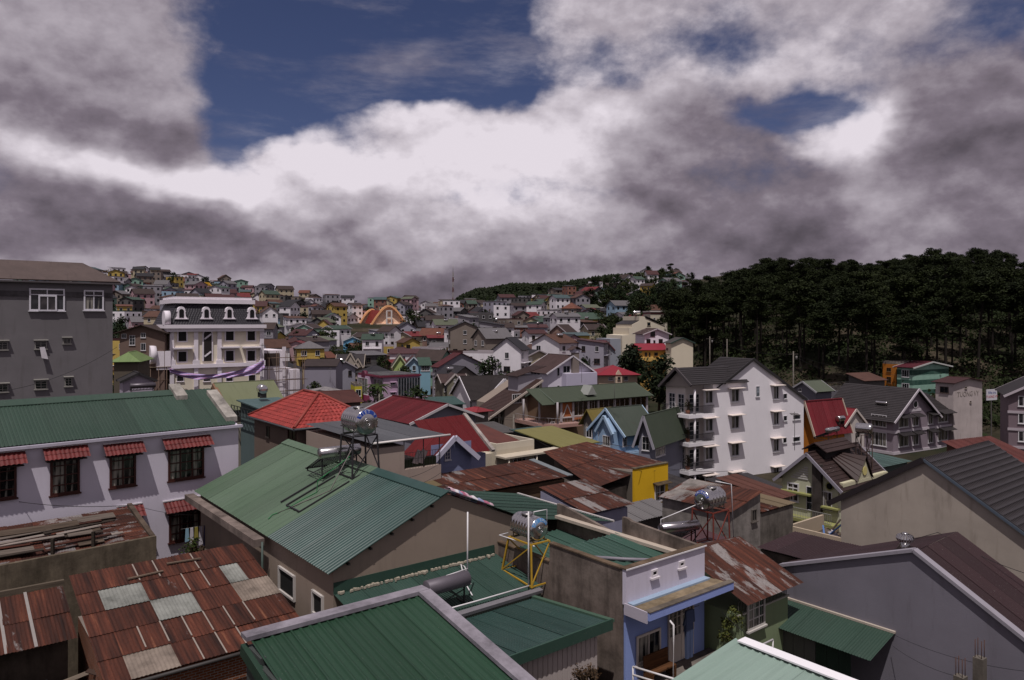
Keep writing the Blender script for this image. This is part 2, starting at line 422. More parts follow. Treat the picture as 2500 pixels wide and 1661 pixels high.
def tiles(root, q, mat, tw=.33, step=.36, lip=.05, maxn=300, name='tile'):
    q = [Vector(p) for p in q]; n = qn(q); L = ((q[3]+q[2])/2-(q[0]+q[1])/2).length; N = max(2, int(L/step)); cnt = 0
    sl = slab(root, [p-n*.02 for p in q], mat, .02, 'roof_slope'); rest = MB()
    for i in range(N):
        t0, t1 = i/N-.01, (i+1)/N
        wid = (bil(q, 1, t0)-bil(q, 0, t0)).length; M = max(1, round(wid/tw))
        for j in range(M):
            s0, s1 = j/M, (j+1)/M; g = .012/max(wid, .1)
            A, B, C, D = bil(q, s0+g, t0), bil(q, s1-g, t0), bil(q, s1-g, t1), bil(q, s0+g, t1); k = random.uniform(.85, 1.15)
            mb = MB() if cnt < maxn else rest
            mid = (A+B)/2+n*(lip*1.5*k); mt = (C+D)/2+n*.03
            i0 = len(mb.v); mb.v += [tuple(p) for p in (A+n*lip*.6*k, mid, B+n*lip*.6*k, C+n*.008, mt, D+n*.008, A, B)]
            mb.face((i0, i0+1, i0+4, i0+5)); mb.face((i0+1, i0+2, i0+3, i0+4)); mb.face((i0+6, i0+7, i0+2, i0+1, i0))
            if cnt < maxn: mb.build(name, mat, sl)
            cnt += 1
    if rest.v: tag(rest.build('tiles', mat, sl), kind='stuff')
    return sl
def profile(kind, ph):
    if kind == 'sine': return .5+.5*math.sin(2*math.pi*ph)
    ph %= 1; return 1. if ph < .2 else (1-(ph-.2)/.12 if ph < .32 else (0. if ph < .88 else (ph-.88)/.12))
def corr(root, q, mats, sheet=1.05, pitch=.2, amp=.03, rows=1, prof='trap', name='roof_sheet', over=.05, jitter=.006, pick=None, sub=None):
    """corrugated sheets running eave -> ridge, each an object of its own"""
    q = [Vector(p) for p in q]; n = qn(q); wid = max((q[1]-q[0]).length, (q[2]-q[3]).length); M = max(1, round(wid/sheet)); L = ((q[3]+q[2])/2-(q[0]+q[1])/2).length
    ns = sub or (8 if prof == 'trap' else 6); out = []
    for r in range(rows):
        for j in range(M):
            s0, s1 = j/M, (j+1)/M; b = MB(); cells = max(2, round(wid/M/pitch)); K = cells*ns
            t0, t1 = r/rows-(over/L if r else 0), (r+1)/rows
            lift = n*(.004+(.012 if r < rows-1 else 0)*0+random.uniform(0, jitter)+.006*(j % 2)); top = n*(.03 if rows > 1 else 0)
            for i in range(K+1):
                s = lerp(s0, s1+.03/wid, i/K); h = n*(amp*profile(prof, i/ns))
                b.v.append(tuple(bil(q, s, t0)+h+lift+top)); b.v.append(tuple(bil(q, s, t1)+h+lift))
            for i in range(K): b.face((2*i, 2*i+2, 2*i+3, 2*i+1), 0, prof == 'sine')
            m = pick(r, j, M) if pick else mats[random.randrange(len(mats))] if isinstance(mats, (list, tuple)) else mats
            out.append(b.build(name, m, root))
    return out
ROOFFN = {'slab': lambda r, q, m: slab(r, q, m), 'tile': lambda r, q, m: courses(r, q, m), 'corr': lambda r, q, m: corr(r, q, m, pitch=.25, amp=.035)}
def V(*a): return Vector(a)
def body(root, w, d, h, roof, rise, rf, wall, z0=0, ins=0.0):
    b = MB(); x0, x1, y0, y1 = ins, w-ins, ins, d-ins
    if roof == 'gx':
        yr = d*rf; b.prism([(x0, y0, z0), (x0, y1, z0), (x0, y1, h), (x0, yr, h+rise), (x0, y0, h)], (x1-x0, 0, 0))
    elif roof == 'gy':
        xr = w*rf; b.prism([(x0, y0, z0), (x1, y0, z0), (x1, y0, h), (xr, y0, h+rise), (x0, y0, h)], (0, y1-y0, 0))
    elif roof == 'sy':                           # mono-pitch, rising to the back
        b.prism([(x0, y0, z0), (x0, y1, z0), (x0, y1, h+rise), (x0, y0, h)], (x1-x0, 0, 0))
    elif roof == 'sx':
        b.prism([(x0, y0, z0), (x1, y0, z0), (x1, y0, h+rise), (x0, y0, h)], (0, y1-y0, 0))
    else: b.box(x0, y0, z0, x1, y1, h)
    return b.build('wall', wall, root)
def roofs(root, w, d, h, roof, rise, rf, over, mat, kind, trim=None, ov2=None):
    fn = ROOFFN[kind]; o = over; o2 = over if ov2 is None else ov2; out = []
    if roof == 'gx':
        yr = d*rf; s1, s2 = rise/yr, rise/(d-yr); zr = h+rise+.02
        qs = [[V(-o2, -o, zr-s1*(yr+o)), V(w+o2, -o, zr-s1*(yr+o)), V(w+o2, yr, zr), V(-o2, yr, zr)],
              [V(w+o2, d+o, zr-s2*(d-yr+o)), V(-o2, d+o, zr-s2*(d-yr+o)), V(-o2, yr, zr), V(w+o2, yr, zr)]]
        ridge = (V(-o2, yr, zr+.06), V(w+o2, yr, zr+.06))
        rakes = [(qs[0][0], qs[0][3]), (qs[1][1], qs[1][2]), (qs[0][1], qs[0][2]), (qs[1][0], qs[1][3])]
    elif roof == 'gy':
        xr = w*rf; s1, s2 = rise/xr, rise/(w-xr); zr = h+rise+.02
        qs = [[V(-o, d+o2, zr-s1*(xr+o)), V(-o, -o2, zr-s1*(xr+o)), V(xr, -o2, zr), V(xr, d+o2, zr)],
              [V(w+o, -o2, zr-s2*(w-xr+o)), V(w+o, d+o2, zr-s2*(w-xr+o)), V(xr, d+o2, zr), V(xr, -o2, zr)]]
        ridge = (V(xr, -o2, zr+.06), V(xr, d+o2, zr+.06))
        rakes = [(qs[0][1], qs[0][2]), (qs[1][0], qs[1][3]), (qs[0][0], qs[0][3]), (qs[1][1], qs[1][2])]
    elif roof == 'sy':
        s = rise/d; qs = [[V(-o2, -o, h-s*o+.02), V(w+o2, -o, h-s*o+.02), V(w+o2, d+o, h+rise+s*o+.02), V(-o2, d+o, h+rise+s*o+.02)]]; ridge = None; rakes = []
    elif roof == 'sx':
        s = rise/w; qs = [[V(-o, d+o2, h-s*o+.02), V(-o, -o2, h-s*o+.02), V(w+o, -o2, h+rise+s*o+.02), V(w+o, d+o2, h+rise+s*o+.02)]]; ridge = None; rakes = []
    elif roof == 'hip':
        s = rise/(min(w, d)/2); ez = h-s*o+.02; zr = h+rise+.02
        A, B, C, D = V(-o, -o, ez), V(w+o, -o, ez), V(w+o, d+o, ez), V(-o, d+o, ez)
        if w >= d: P, Q = V(d/2, d/2, zr), V(max(w-d/2, d/2+.1), d/2, zr); qs = [[A, B, Q, P], [C, D, P, Q], [D, A, P, P+V(.01, 0, 0)], [B, C, Q, Q-V(.01, 0, 0)]]
        else: P, Q = V(w/2, w/2, zr), V(w/2, max(d-w/2, w/2+.1), zr); qs = [[A, B, P, P-V(.01, 0, 0)], [C, D, Q, Q], [D, A, P, Q], [B, C, Q, P]]
        ridge = (P+V(0, 0, .06), Q+V(0, 0, .06)); rakes = []
    else:
        p = .16; hh = .55; b = MB(); b.box(0, 0, h, w, p, h+hh); b.box(0, d-p, h, w, d, h+hh); b.box(0, p, h, p, d-p, h+hh); b.box(w-p, p, h, w, d-p, h+hh)
        b.build('parapet', trim or mat, root); MB().box(p, p, h+.002, w-p, d-p, h+.06).build('roof_deck', mat, root); return
    for q in qs: fn(root, q, mat)
    if ridge: MB().bar(ridge[0], ridge[1], .22, .14).build('ridge_cap', mat, root)
    if trim and rakes:
        for a, b_ in rakes:
            d_ = (b_-a).normalized()*.05; MB().bar(a-d_-V(0, 0, .02), b_+d_-V(0, 0, .02), .12, .26).build('barge_board', trim, root)
NOGO = []                                        # footprints already taken: centre x, y, radius
def house(label, F, w, d, h, roof='gx', rise=2., rf=.5, over=.45, wall=None, rmat=None, kind='slab', trim=None, name='house', cat='house', group=None, base=None, nogo=True, ov2=None):
    """h: eave height above F.O.z which is the base"""
    root = F.root(name, label, cat, group)
    body(root, w, d, h, roof, rise, rf, wall, 0)
    roofs(root, w, d, h, roof, rise, rf, over, rmat, kind, trim, ov2)
    if nogo: c = F.W(w/2, d/2); NOGO.append((c.x, c.y, math.hypot(w, d)/2))
    return root
def hpx(label, uc, Y, ve, ur=None, ul=None, w=None, d=None, th=GR, vr=None, ru=None, rise=None, roof='gx', **kw):
    """a house from its near corner column, depth, eave row and the columns where its two visible faces end"""
    F = Fr(uc, Y, 0, th); w = w or F.tx(ur); d = d or F.ty(ul)
    c = [F.W(a, b) for a in (0, w) for b in (0, d)]; z0 = min(ground(p.x, p.y) for p in c)-.6
    F.O.z = z0; h = F.z(0, 0, ve)
    if vr is not None:
        if roof == 'gx': rise = F.z(0, d*kw.get('rf', .5), vr)-h
        elif roof == 'gy': rise = F.z(w*kw.get('rf', .5), 0, vr)-h
        else: rise = F.z(w/2, d/2, vr)-h
    root = house(label, F, w, d, h, roof, max(.3, rise or 2), **kw)
    return root, F, w, d, h
def wx(root, F, lst, face='x', **kw):
    for r in lst:
        q = F.rx(*r) if face == 'x' else F.ry(*r)
        window(root, face, q, **kw)
def autowin(root, face, L, h, floors, n, fm=None, gm=None, ww=1.1, wh=1.35, split=False, top=0, **kw):
    fh = h/floors
    for f in range(floors):
        for i in range(n):
            c = L*(i+.5)/n; z = fh*f+fh*.34
            window(root, face, (c-ww/2, c+ww/2, z, z+min(wh, fh*.55)), 2, 1, fm, gm, split=split, **kw)
def railing(root, pts, h=.9, mat=None, gap=.14, name='railing', r=.02):
    b = MB(); mat = mat or flat('#23211f', .5)
    for p, q in zip(pts, pts[1:]):
        p, q = V(*p), V(*q); b.bar(p+V(0, 0, h), q+V(0, 0, h), .05); b.bar(p+V(0, 0, .12), q+V(0, 0, .12), .03)
        N = max(1, int((q-p).length/gap))
        for i in range(N+1): s = lerp(p, q, i/N); b.bar(s, s+V(0, 0, h), r)
    return b.build(name, mat, root)
def text_mesh(txt, size, depth=.004):
    c = bpy.data.curves.new('t', 'FONT'); c.body = txt; c.size = size; c.extrude = depth; c.align_x = 'CENTER'; c.align_y = 'CENTER'; c.resolution_u = 3
    o = bpy.data.objects.new('t', c); COL.objects.link(o); bpy.context.view_layer.update()
    me = bpy.data.meshes.new_from_object(o.evaluated_get(bpy.context.evaluated_depsgraph_get())); bpy.data.objects.remove(o); bpy.data.curves.remove(c)
    return me
def tank(name, label, pos, ang, D=.95, L=1.35, txt='', bandcol='#1f3f8f', ribs=6, group=None, side='', tm='#e6e6ea', simple=False, yside=1):
    """steel drum lying along local x with its lettered end at +x; pos = underside centre"""
    root = thing(name, label, 'water tank', pos, ang, group); r = D/2; n = 28 if not simple else 12
    prof = []
    for i in range(7): t = i/6*math.pi/2; prof.append((-L/2-.13*math.cos(t), r*math.sin(t) if i else .001))
    K = ribs*6 if not simple else 6
    for i in range(1, K): x = -L/2+L*i/K; prof.append((x, r*(1+(.018*math.sin(2*math.pi*ribs*i/K) if not simple else 0))))
    for i in range(7): t = i/6*math.pi/2; prof.append((L/2+.13*math.sin(t), r*math.cos(t) if i < 6 else .001))
    b = MB()
    b.tube([(x, 0, r) for x, _ in prof], [q for _, q in prof], n, 0, True)
    b.build('drum', steel(), root)
    if simple: 
        b = MB(); b.box(-L*.45, -r*.7, -.35, -L*.38, r*.7, .12); b.box(L*.38, -r*.7, -.35, L*.45, r*.7, .12); b.build('support', flat('#3a3836', .6), root); return root
    b = MB()
    for rr in (.5, .36, .24, .13):
        pts = [(L/2+.12-.06*(rr/.5)**2*1.2+.012, rr*D/2*1.25*math.cos(t), r+rr*D/2*1.25*math.sin(t)) for t in [2*math.pi*i/24 for i in range(25)]]
        b.tube(pts, .018, 5, caps=False)
    b.build('end_ring', steel('#c9c7c5', .16), root)
    MB().tube([(-.1, 0, D-.01), (-.1, 0, D+.06), (-.1, 0, D+.065), (-.1, 0, D+.09)], [.24, .24, .2, .001], 18).build('hatch', steel('#a8a5a3', .3), root)
    if txt:
        def on_end(a, rad):                       # point of the domed end at angle a from the top, radius rad
            q = min(.999, rad/r); return V(L/2+.13*math.sqrt(1-q*q)+.006, math.sin(a)*rad*yside, r+math.cos(a)*rad)
        b = MB(); N = 22; span = 1.15
        for i in range(N+1):
            a = -span+2*span*i/N; b.v += [tuple(on_end(a, r*.66)), tuple(on_end(a, r*.82)), tuple(on_end(a, r*.97))]
        for i in range(N):
            for k in range(2): b.face((3*i+k, 3*i+k+1, 3*i+3+k+1, 3*i+3+k), 0, True)
        lb = b.build('label_band', flat(bandcol, .4), root)
        b = MB(); nchar = len(txt)
        for i, chh in enumerate(txt):
            if chh == ' ': continue
            a0 = (-span*.86+2*span*.86*(i+.5)/nchar); me = text_mesh(chh, r*.36)
            off = len(b.v)
            for vtx in me.vertices:
                # glyph x runs along the arc, y outwards
                rad = r*.815+vtx.co.y*.9; a = a0+vtx.co.x/(r*.8); p = on_end(a, min(rad, r*.975)); b.v.append((p.x+.006, p.y, p.z))
            for pl in me.polygons: b.face([off+k for k in pl.vertices])
            bpy.data.meshes.remove(me)
        b.build('lettering', flat(tm, .4), lb)
    if side:
        me = text_mesh(side, r*.42); b = MB(); sgn = -1 if yside > 0 else 1
        def on_side(x, s):
            a = R(48)+s/r; return V(x, -math.cos(a)*(r*1.025), r+math.sin(a)*(r*1.025))
        p = MB(); N = 6; hw = .62*L/2
        for i in range(N+1): s = -.17+.34*i/N; p.v += [tuple(on_side(-hw-.05, s)), tuple(on_side(hw-.05, s))]
        for i in range(N): p.face((2*i, 2*i+1, 2*i+3, 2*i+2), 0, True)
        pl_ = p.build('side_label', flat(bandcol, .4), root)
        mxw = max(abs(v_.co.x) for v_ in me.vertices)
        for v_ in me.vertices: q = on_side(v_.co.x/mxw*hw*.92-.05, v_.co.y); q = q+(V(0, q.y, q.z-r).normalized()*.012); b.v.append(tuple(q))
        for f in me.polygons: b.face(list(f.vertices))
        b.build('lettering', flat(tm, .4), pl_); bpy.data.meshes.remove(me)
    b = MB()
    for x in (-L*.36, L*.36):
        b.bar((x, -r*.95, .0), (x, r*.95, .0), .05)
        for s in (-1, 1): b.bar((x, s*r*.95, -.01), (x, s*r*.95, r*.75), .035)
    for s in (-1, 1): b.bar((-L*.5, s*r*1.0, r*.55), (L*.5, s*r*1.0, r*.55), .05)
    b.build('cradle', steel('#8f8d8c', .35), root)
    return root
def stand(name, label, corners, ztop, tops, mat, group=None, foot=True):
    """four splayed legs with braces; corners / tops are world points"""
    o = corners[0]; root = thing(name, label, 'tank stand', o, 0, group); L = [Vector(c)-Vector(o) for c in corners]; T = [Vector(c)-Vector(o) for c in tops]
    for a, b_ in zip(L, T): MB().bar(a, b_, .07).build('leg', mat, root)
    for i in range(4):
        j = (i+1) % 4; MB().bar(L[i]+(T[i]-L[i])*.04, T[j]-(T[j]-L[j])*.04, .045).build('brace', mat, root)
        MB().bar(T[i], T[j], .055).build('top_rail', mat, root)
        MB().bar(lerp(L[i], T[i], .5 if False else .02), lerp(L[j], T[j], .02), .05).build('bottom_rail', mat, root)
    return root
def pipe(name, label, pts, r, mat, cat='pipe', group=None, n=7):
    o = Vector(pts[0]); b = MB().tube([Vector(p)-o for p in pts], r, n); q = b.build(name, mat); q.location = o; return tag(q, label, cat, group)
# ---------------------------------------------------------------- vegetation
def tuft_mesh(name, clumps, n, size, mat, seed, flatten=1.0):
    rnd = random.Random(seed); b = MB(); wts = [c[3]*c[4] for c in clumps]
    for c in rnd.choices(clumps, weights=wts, k=n):
        x, y, z, rx, rz = c; t = rnd.uniform(0, 6.283); ph = math.acos(rnd.uniform(-1, 1)); q = rnd.random()**.45
        p = V(x+rx*q*math.sin(ph)*math.cos(t), y+rx*q*math.sin(ph)*math.sin(t), z+rz*q*math.cos(ph))
        a = V(rnd.gauss(0, 1), rnd.gauss(0, 1), rnd.gauss(0, .55*flatten)); a.normalize(); c2 = a.cross(V(rnd.gauss(0, 1), rnd.gauss(0, 1), rnd.gauss(0, 1))).normalized()
        s = size*rnd.uniform(.6, 1.35); b.poly([p-a*s, p+c2*s*.5, p+a*s, p-c2*s*.5])
    me = bpy.data.meshes.new(name); me.from_pydata(b.v, [], b.f); me.materials.append(mat); return me
def pine_proto(seed, H=24):
    rnd = random.Random(seed); bark = wood('#2c2723'); b = MB(); lean = (rnd.uniform(-1, 1), rnd.uniform(-1, 1))
    top = V(lean[0], lean[1], H*.93); b.tube([(0, 0, -1), (lean[0]*.2, lean[1]*.2, H*.35), (lean[0]*.6, lean[1]*.6, H*.7), top], [.36, .28, .19, .06], 7)
    cl = []
    for i in range(rnd.randint(15, 20)):
        z = H*(.50+.48*rnd.random()**.8); a = rnd.uniform(0, 6.283); f = (z/H-.48)/.52; rad = rnd.uniform(.6, 1)*(4.2*(1-f*.62))*(.75 if z < H*.58 else 1)
        c = V(lean[0]*z/H+math.cos(a)*rad, lean[1]*z/H+math.sin(a)*rad, z+rnd.uniform(.2, .9))
        b.tube([(lean[0]*(z-1.2)/H, lean[1]*(z-1.2)/H, z-1.2), tuple(c)], [.1, .03], 5); cl.append((c.x, c.y, c.z, rnd.uniform(1.6, 2.9), rnd.uniform(.7, 1.25)))
    cl.append((top.x, top.y, top.z+.4, 1.6, .8))
    tr = bpy.data.meshes.new('trunk'); tr.from_pydata(b.v, [], b.f); tr.materials.append(bark)
    return tr, tuft_mesh('crown', cl, 5200, .30, leaf('#2e381a', .55), seed, .8)
def broad_proto(seed, H=8, h='#2f3c1e', k=.8, n=1300, conic=False):
    rnd = random.Random(seed); b = MB(); b.tube([(0, 0, -.5), (.1, 0, H*.3), (.2, .1, H*.75)], [.22, .16, .05], 6); cl = []
    for i in range(16):
        f = rnd.random(); z = H*(.28+.66*f); rad = H*.33*(1-f*.75 if conic else math.sin(math.pi*(.25+.7*f)))*rnd.uniform(.35, 1); a = rnd.uniform(0, 6.283)
        c = V(math.cos(a)*rad, math.sin(a)*rad, z); b.tube([(.1, 0, z*.6), tuple(c)], [.06, .02], 4); q = H*rnd.uniform(.10, .19); cl.append((c.x, c.y, c.z, q, q*.8))
    tr = bpy.data.meshes.new('trunk'); tr.from_pydata(b.v, [], b.f); tr.materials.append(wood('#4a3d30'))
    return tr, tuft_mesh('crown', cl, n, H*.034, leaf(h, k), seed)
def plant_tree(proto, name, label, x, y, z, s=1, rz=None, group=None, cat='tree'):
    root = thing(name, label, cat, (x, y, z), rz if rz is not None else random.uniform(0, 6.28), group); root.scale = (s, s, s*random.uniform(.92, 1.08))
    put(proto[0], 'trunk', root, (0, 0, 0)); put(proto[1], 'crown', root, (0, 0, 0)); return root
# ================================================================ setting: ground, hills
def grid_sheet(name, xs, ys, fn, mat):
    b = MB()
    for y in ys:
        for x in xs: b.v.append((x, y, fn(x, y)))
    n = len(xs)
    for j in range(len(ys)-1):
        for i in range(n-1): b.face((j*n+i, j*n+i+1, (j+1)*n+i+1, (j+1)*n+i), 0, True)
    return tag(b.build(name, mat), kind='structure')
xs = sorted(set([-4000, -2500, -1600, -1000, -700]+list(range(-520, 521, 10))+[700, 1000, 1600, 2500, 4000]))
ys = sorted(set([-400, -100, 0]+list(range(10, 760, 10))+[800, 900, 1000, 1200, 1600, 2400, 4500]))
grid_sheet('ground', xs, ys, ground, groundmat())
@cached
def hillmat():
    b = NB('pine forest hillside'); n = b.noise(.012, 7, .65); n2 = b.noise(.12, 5, .6)
    c = b.ramp(n, [(.35, S('#1a2013')), (.55, S('#263019')), (.7, S('#2f3a1e'))])
    b.bump(n2, 1.0, 6)
    return b.done(b.mix(b.rng(n2, .4, .65, 0, .7), c, S('#12170d')), .95, spec=.05)
def hill(name, prof, Y, depth, tree_n, seed, label):
    """a wooded ridge: prof = (column, row) of its skyline at distance Y"""
    pts = [PX(u, v, Y) for u, v in prof]; b = MB(); N = 90; M = 10; rnd = random.Random(seed)
    def sky_at(x):
        for p, q in zip(pts, pts[1:]):
            if x <= q.x: t = sst((x-p.x)/(q.x-p.x)); return p.z+(q.z-p.z)*t
        return pts[-1].z
    def zat(x, y):
        t = (y-Y)/depth; return CZ-30+(sky_at(x)-8-CZ+30)*math.exp(-3.2*t*t)+3*math.sin(x*.031)*math.sin(y*.02)
    x0, x1 = pts[0].x, pts[-1].x
    for j in range(M+1):
        for i in range(N+1): x = lerp(x0, x1, i/N); y = Y+depth*lerp(-1.1, 1.1, j/M); b.v.append((x, y, zat(x, y)))
    for j in range(M):
        for i in range(N): b.face((j*(N+1)+i, j*(N+1)+i+1, (j+1)*(N+1)+i+1, (j+1)*(N+1)+i), 0, True)
    h = tag(b.build(name, hillmat()), kind='structure')
    b = MB()
    for k in range(tree_n):
        x = rnd.uniform(x0, x1); y = Y+depth*(rnd.uniform(-1, .15) if k % 3 else rnd.uniform(-.12, .1)); z = zat(x, y); H = rnd.uniform(5, 10); w = rnd.uniform(2.2, 3.8)
        i0 = len(b.v); zb = z+H*.25; 
        for q in range(5): a = q*1.2566+rnd.random()*.5; ww = w*rnd.uniform(.7, 1.15); b.v.append((x+ww*math.cos(a), y+ww*math.sin(a), zb+rnd.uniform(-1, 1.5)))
        for q in range(5): a = q*1.2566+rnd.random()*.6+.6; ww = w*rnd.uniform(.45, .9); b.v.append((x+ww*math.cos(a), y+ww*math.sin(a), z+H*rnd.uniform(.6, .85)))
        b.v.append((x+rnd.uniform(-.6, .6), y, z+H))
        for q in range(5): r_ = (q+1) % 5; b.face((i0+q, i0+r_, i0+5+r_, i0+5+q)); b.face((i0+5+q, i0+5+r_, i0+10))
    t = b.build('hill_forest', leaf('#26301a', .62)); tag(t, label, 'forest', kind='stuff')
hill('hill', [(880, 800), (1000, 765), (1060, 748), (1180, 706), (1270, 690), (1400, 683), (1500, 674), (1570, 667), (1640, 672), (1700, 684), (1800, 693), (1950, 697), (2300, 690), (2700, 690)], 1150, 260, 9500, 3, 'dark pine woods covering the long hill behind the town')
hill('hill', [(380, 760), (480, 722), (560, 712), (610, 709), (660, 714), (720, 732), (790, 752), (860, 770)], 1300, 240, 3800, 4, 'small wooded hill behind the old quarter')
# ---------------------------------------------------------------- pine wood on the slope to the right
PINES = [pine_proto(s, H) for s, H in ((11, 25), (12, 23), (13, 26), (14, 22), (15, 24), (16, 27))]
rnd = random.Random(5); spots = []
tries = 0
while len(spots) < 300 and tries < 20000:
    tries += 1
    u = rnd.uniform(1640, 2560); Y = 138+165*rnd.random()**1.15
    ylo = 186 if u < 1780 else lerp(186, 140, min(1, (u-1780)/350))
    if Y < ylo: continue
    x = kx(u)*Y
    if any((x-a)**2+(Y-b)**2 < 17 for a, b, _ in spots): continue
    spots.append((x, Y, u))
spots.sort(key=lambda s: s[1])
Y_BACK = lambda y: y > 205
for i, (x, y, u) in enumerate(spots):
    # crowns follow the skyline of the wood: lower at its left end, high at the right
    front = i < 40
    lab = 'tall pine with a bare trunk along the front edge of the dark wood' if front else 'tall pine standing deep inside the dark wood'
    want = 703-65*sst((u-1650)/230)-15*sst((u-1950)/500)-(10 if rnd.random() < .2 else 0)+rnd.uniform(-8, 22)
    gz = ground(x, y); H = CZ+(HV-want)/FPX*y-gz; 
    s = max(.55, min(1.05, H/25))*(rnd.uniform(.88, 1.03) if Y_BACK(y) else rnd.uniform(.62, .98))
    plant_tree(PINES[rnd.randrange(6)], 'pine_tree', lab, x, y, gz-.3, s, group='pines at the front of the wood' if front else 'pines inside the wood')
# undergrowth of the wood
def scatter_tufts(name, n, gen, size, mat, label, seed):
    r = random.Random(seed); b = MB()
    for i in range(n):
        p, s = gen(r); a = V(r.gauss(0, 1), r.gauss(0, 1), r.gauss(0, .8)).normalized(); c = a.cross(V(r.gauss(0, 1), r.gauss(0, 1), r.gauss(0, 1))).normalized(); q = size*r.uniform(.6, 1.4)*s
        b.poly([p-a*q, p+c*q*.55, p+a*q, p-c*q*.55])
    return tag(b.build(name, mat), label, 'undergrowth', kind='stuff')
clp = [(rnd.uniform(1690, 2560), rnd.uniform(118, 240), rnd.uniform(1, 3.4)) for _ in range(420)]
def gen(r):
    u, Y, q = r.choice(clp); x = kx(u)*Y+r.gauss(0, q); y = Y+r.gauss(0, q)
    return V(x, y, ground(x, y)+abs(r.gauss(0, q*.55))), 1
scatter_tufts('undergrowth', 42000, gen, .34, leaf('#303d1d', .55), 'low green scrub on the slope under the pines', 9)
# ================================================================ near roofs (one street block, one frame)
ZB = 1.5
F = Fr(813.6, 27, ZB)
GRN, GRN2 = paintmetal('#5d7a5c', .5, .5, 'x', .92), paintmetal('#3a6860', .34, .1, 'x', .62, spec=.28)
TAN = plaster('#8f8073', .42)
DK = flat('#2b2623', .7)
def zc(v): return CZ-v-ZB                       # metres below the camera -> local height
# --- big house with the two-tone green roof
def big_green():
    root = F.root('corrugated_roof_house', 'big plastered house with two-tone green ridged metal roof below a steel tank')
    xr = F.tx(1089); w, d = xr*2, 16.4; h = F.z(0, 0, 1391); rise = F.z(xr, 0, 1203)-h
    body(root, w, d, h-.05, 'gy', rise, .5, TAN)
    ov, og = .28, .22; s = rise/xr; zr = h+rise+.04; ze = h-s*ov+.04
    split = F.ty(653.6, -ov)                     # joint between old and new sheets
    corr(root, [V(-ov, split, ze), V(-ov, -og, ze), V(xr, -og, zr), V(xr, split, zr)], GRN2, 1.0, .2, .034)
    corr(root, [V(-ov, d+.2, ze), V(-ov, split+.03, ze), V(xr, split+.03, zr), V(xr, d+.2, zr)], GRN, 1.25, .42, .022)
    corr(root, [V(w, -og, ze+s*ov), V(w, d, ze+s*ov), V(xr, d, zr), V(xr, -og, zr)], paintmetal('#3a5c4c', .45, .2, 'x', .85), 1.0, .2, .03)
    for y0, y1, m in ((-og-.02, split, GRN2), (split, d+.2, GRN)):
        b = MB(); b.hexa([V(xr-.42, y0, zr-.42*s+.06), V(xr-.42, y1, zr-.42*s+.06), V(xr, y1, zr+.06), V(xr, y0, zr+.06)], [V(xr-.42, y0, zr-.42*s+.09), V(xr-.42, y1, zr-.42*s+.09), V(xr, y1, zr+.09), V(xr, y0, zr+.09)]); b.build('ridge_flashing', m, root)
    # lean-to on the far side
    x2 = F.tx(1522); z2 = F.z(x2, 0, 1282)
    corr(root, [V(x2, .7, z2), V(x2, 8.4, z2), V(w-.1, 8.4, ze+s*ov+.02), V(w-.1, .7, ze+s*ov+.02)], paintmetal('#3a5f50', .48, .25, 'x', .8), 1.0, .2, .028)
    MB().bar((x2+.05, .7, z2+.03), (x2+.05, 8.4, z2+.03), .1, .1).build('eave_trim', plaster('#b8b2b0'), root)
    MB().box(w, .9, 0, x2-.3, 8.2, z2-.25).build('lean_to_wall', TAN, root)
    # purlin ends under the rake, gutter beam, windows of the side wall
    for i in range(5):
        t = (i+.6)/5.4; MB().box(xr*t-.04, -og+.02, h+rise*t-.1-.05, xr*t+.04, .02, h+rise*t-.1+.03).build('purlin_end', DK, root)
    g0, g1 = F.ty(640, -.4), d+.3
    MB().box(-.75, g0, h-.52, -.3, g1, h-.2).build('gutter_beam', concrete('#7d7069', .5), root)
    MB().tube([(-.45, g0-.15, h-.3), (-.45, g0-.15, h-3.5)], .05, 8).build('downpipe', flat('#3d4a44', .5), root)
    for (u0, v0, u1, v1) in ((684, 1396, 721, 1452), (766, 1450, 790, 1502)):
        r = F.ry(u0, v0, u1, v1); a0, a1, z0, z1 = r
        MB().box(-.004, a0+.06, z0+.06, .0-.02+.003, a1-.06, z1-.06).build('window_opening', flat('#0c0b0a', .9), root)
        b = MB(); fr = .05
        b.box(-.09, a0-fr, z0-fr, 0, a0+.03, z1+fr); b.box(-.09, a1-.03, z0-fr, 0, a1+fr, z1+fr); b.box(-.09, a0, z0-fr, 0, a1, z0+.03); b.box(-.09, a0, z1-.03, 0, a1, z1+fr); b.build('window_frame', plaster('#b9b3ae'), root)
    NOGO.append((*F.W(6, 8).xy, 12))
    return root
big_green()
# clothes left drying along the ridge edge
def cloth_heap(name, label, pts, wdt, cols, seed):
    r = random.Random(seed); o = Vector(pts[0]); b = MB(); N = 26; n = 5
    for i in range(N+1):
        t = i/N*(len(pts)-1); k = min(int(t), len(pts)-2); p = Vector(pts[k]).lerp(Vector(pts[k+1]), t-k)-o
        for j in range(n): a = math.pi*j/(n-1); b.v.append(tuple(p+V(math.cos(a)*wdt*.5, math.cos(a)*wdt*.2, math.sin(a)*wdt*.55*r.uniform(.5, 1.2))))
    for i in range(N):
        for j in range(n-1): b.face((i*n+j, (i+1)*n+j, (i+1)*n+j+1, i*n+j+1), (i//3) % len(cols), True)
    q = b.build(name, [flat(c, .8) for c in cols]); q.location = o; return tag(q, label, 'laundry')
xr0 = F.tx(1089)
cloth_heap('laundry', 'pink and white laundry lying along the roof edge', [F.W(xr0+.25, .3, F.z(xr0, 0, 1203)-.02), F.W(xr0+1.1, .25, F.z(xr0, 0, 1203)-.4), F.W(xr0+2.4, .2, F.z(xr0, 0, 1203)-.98)], .34, ['#c9a9b4', '#d8d2d6', '#8d93b0', '#b06a80'], 3)
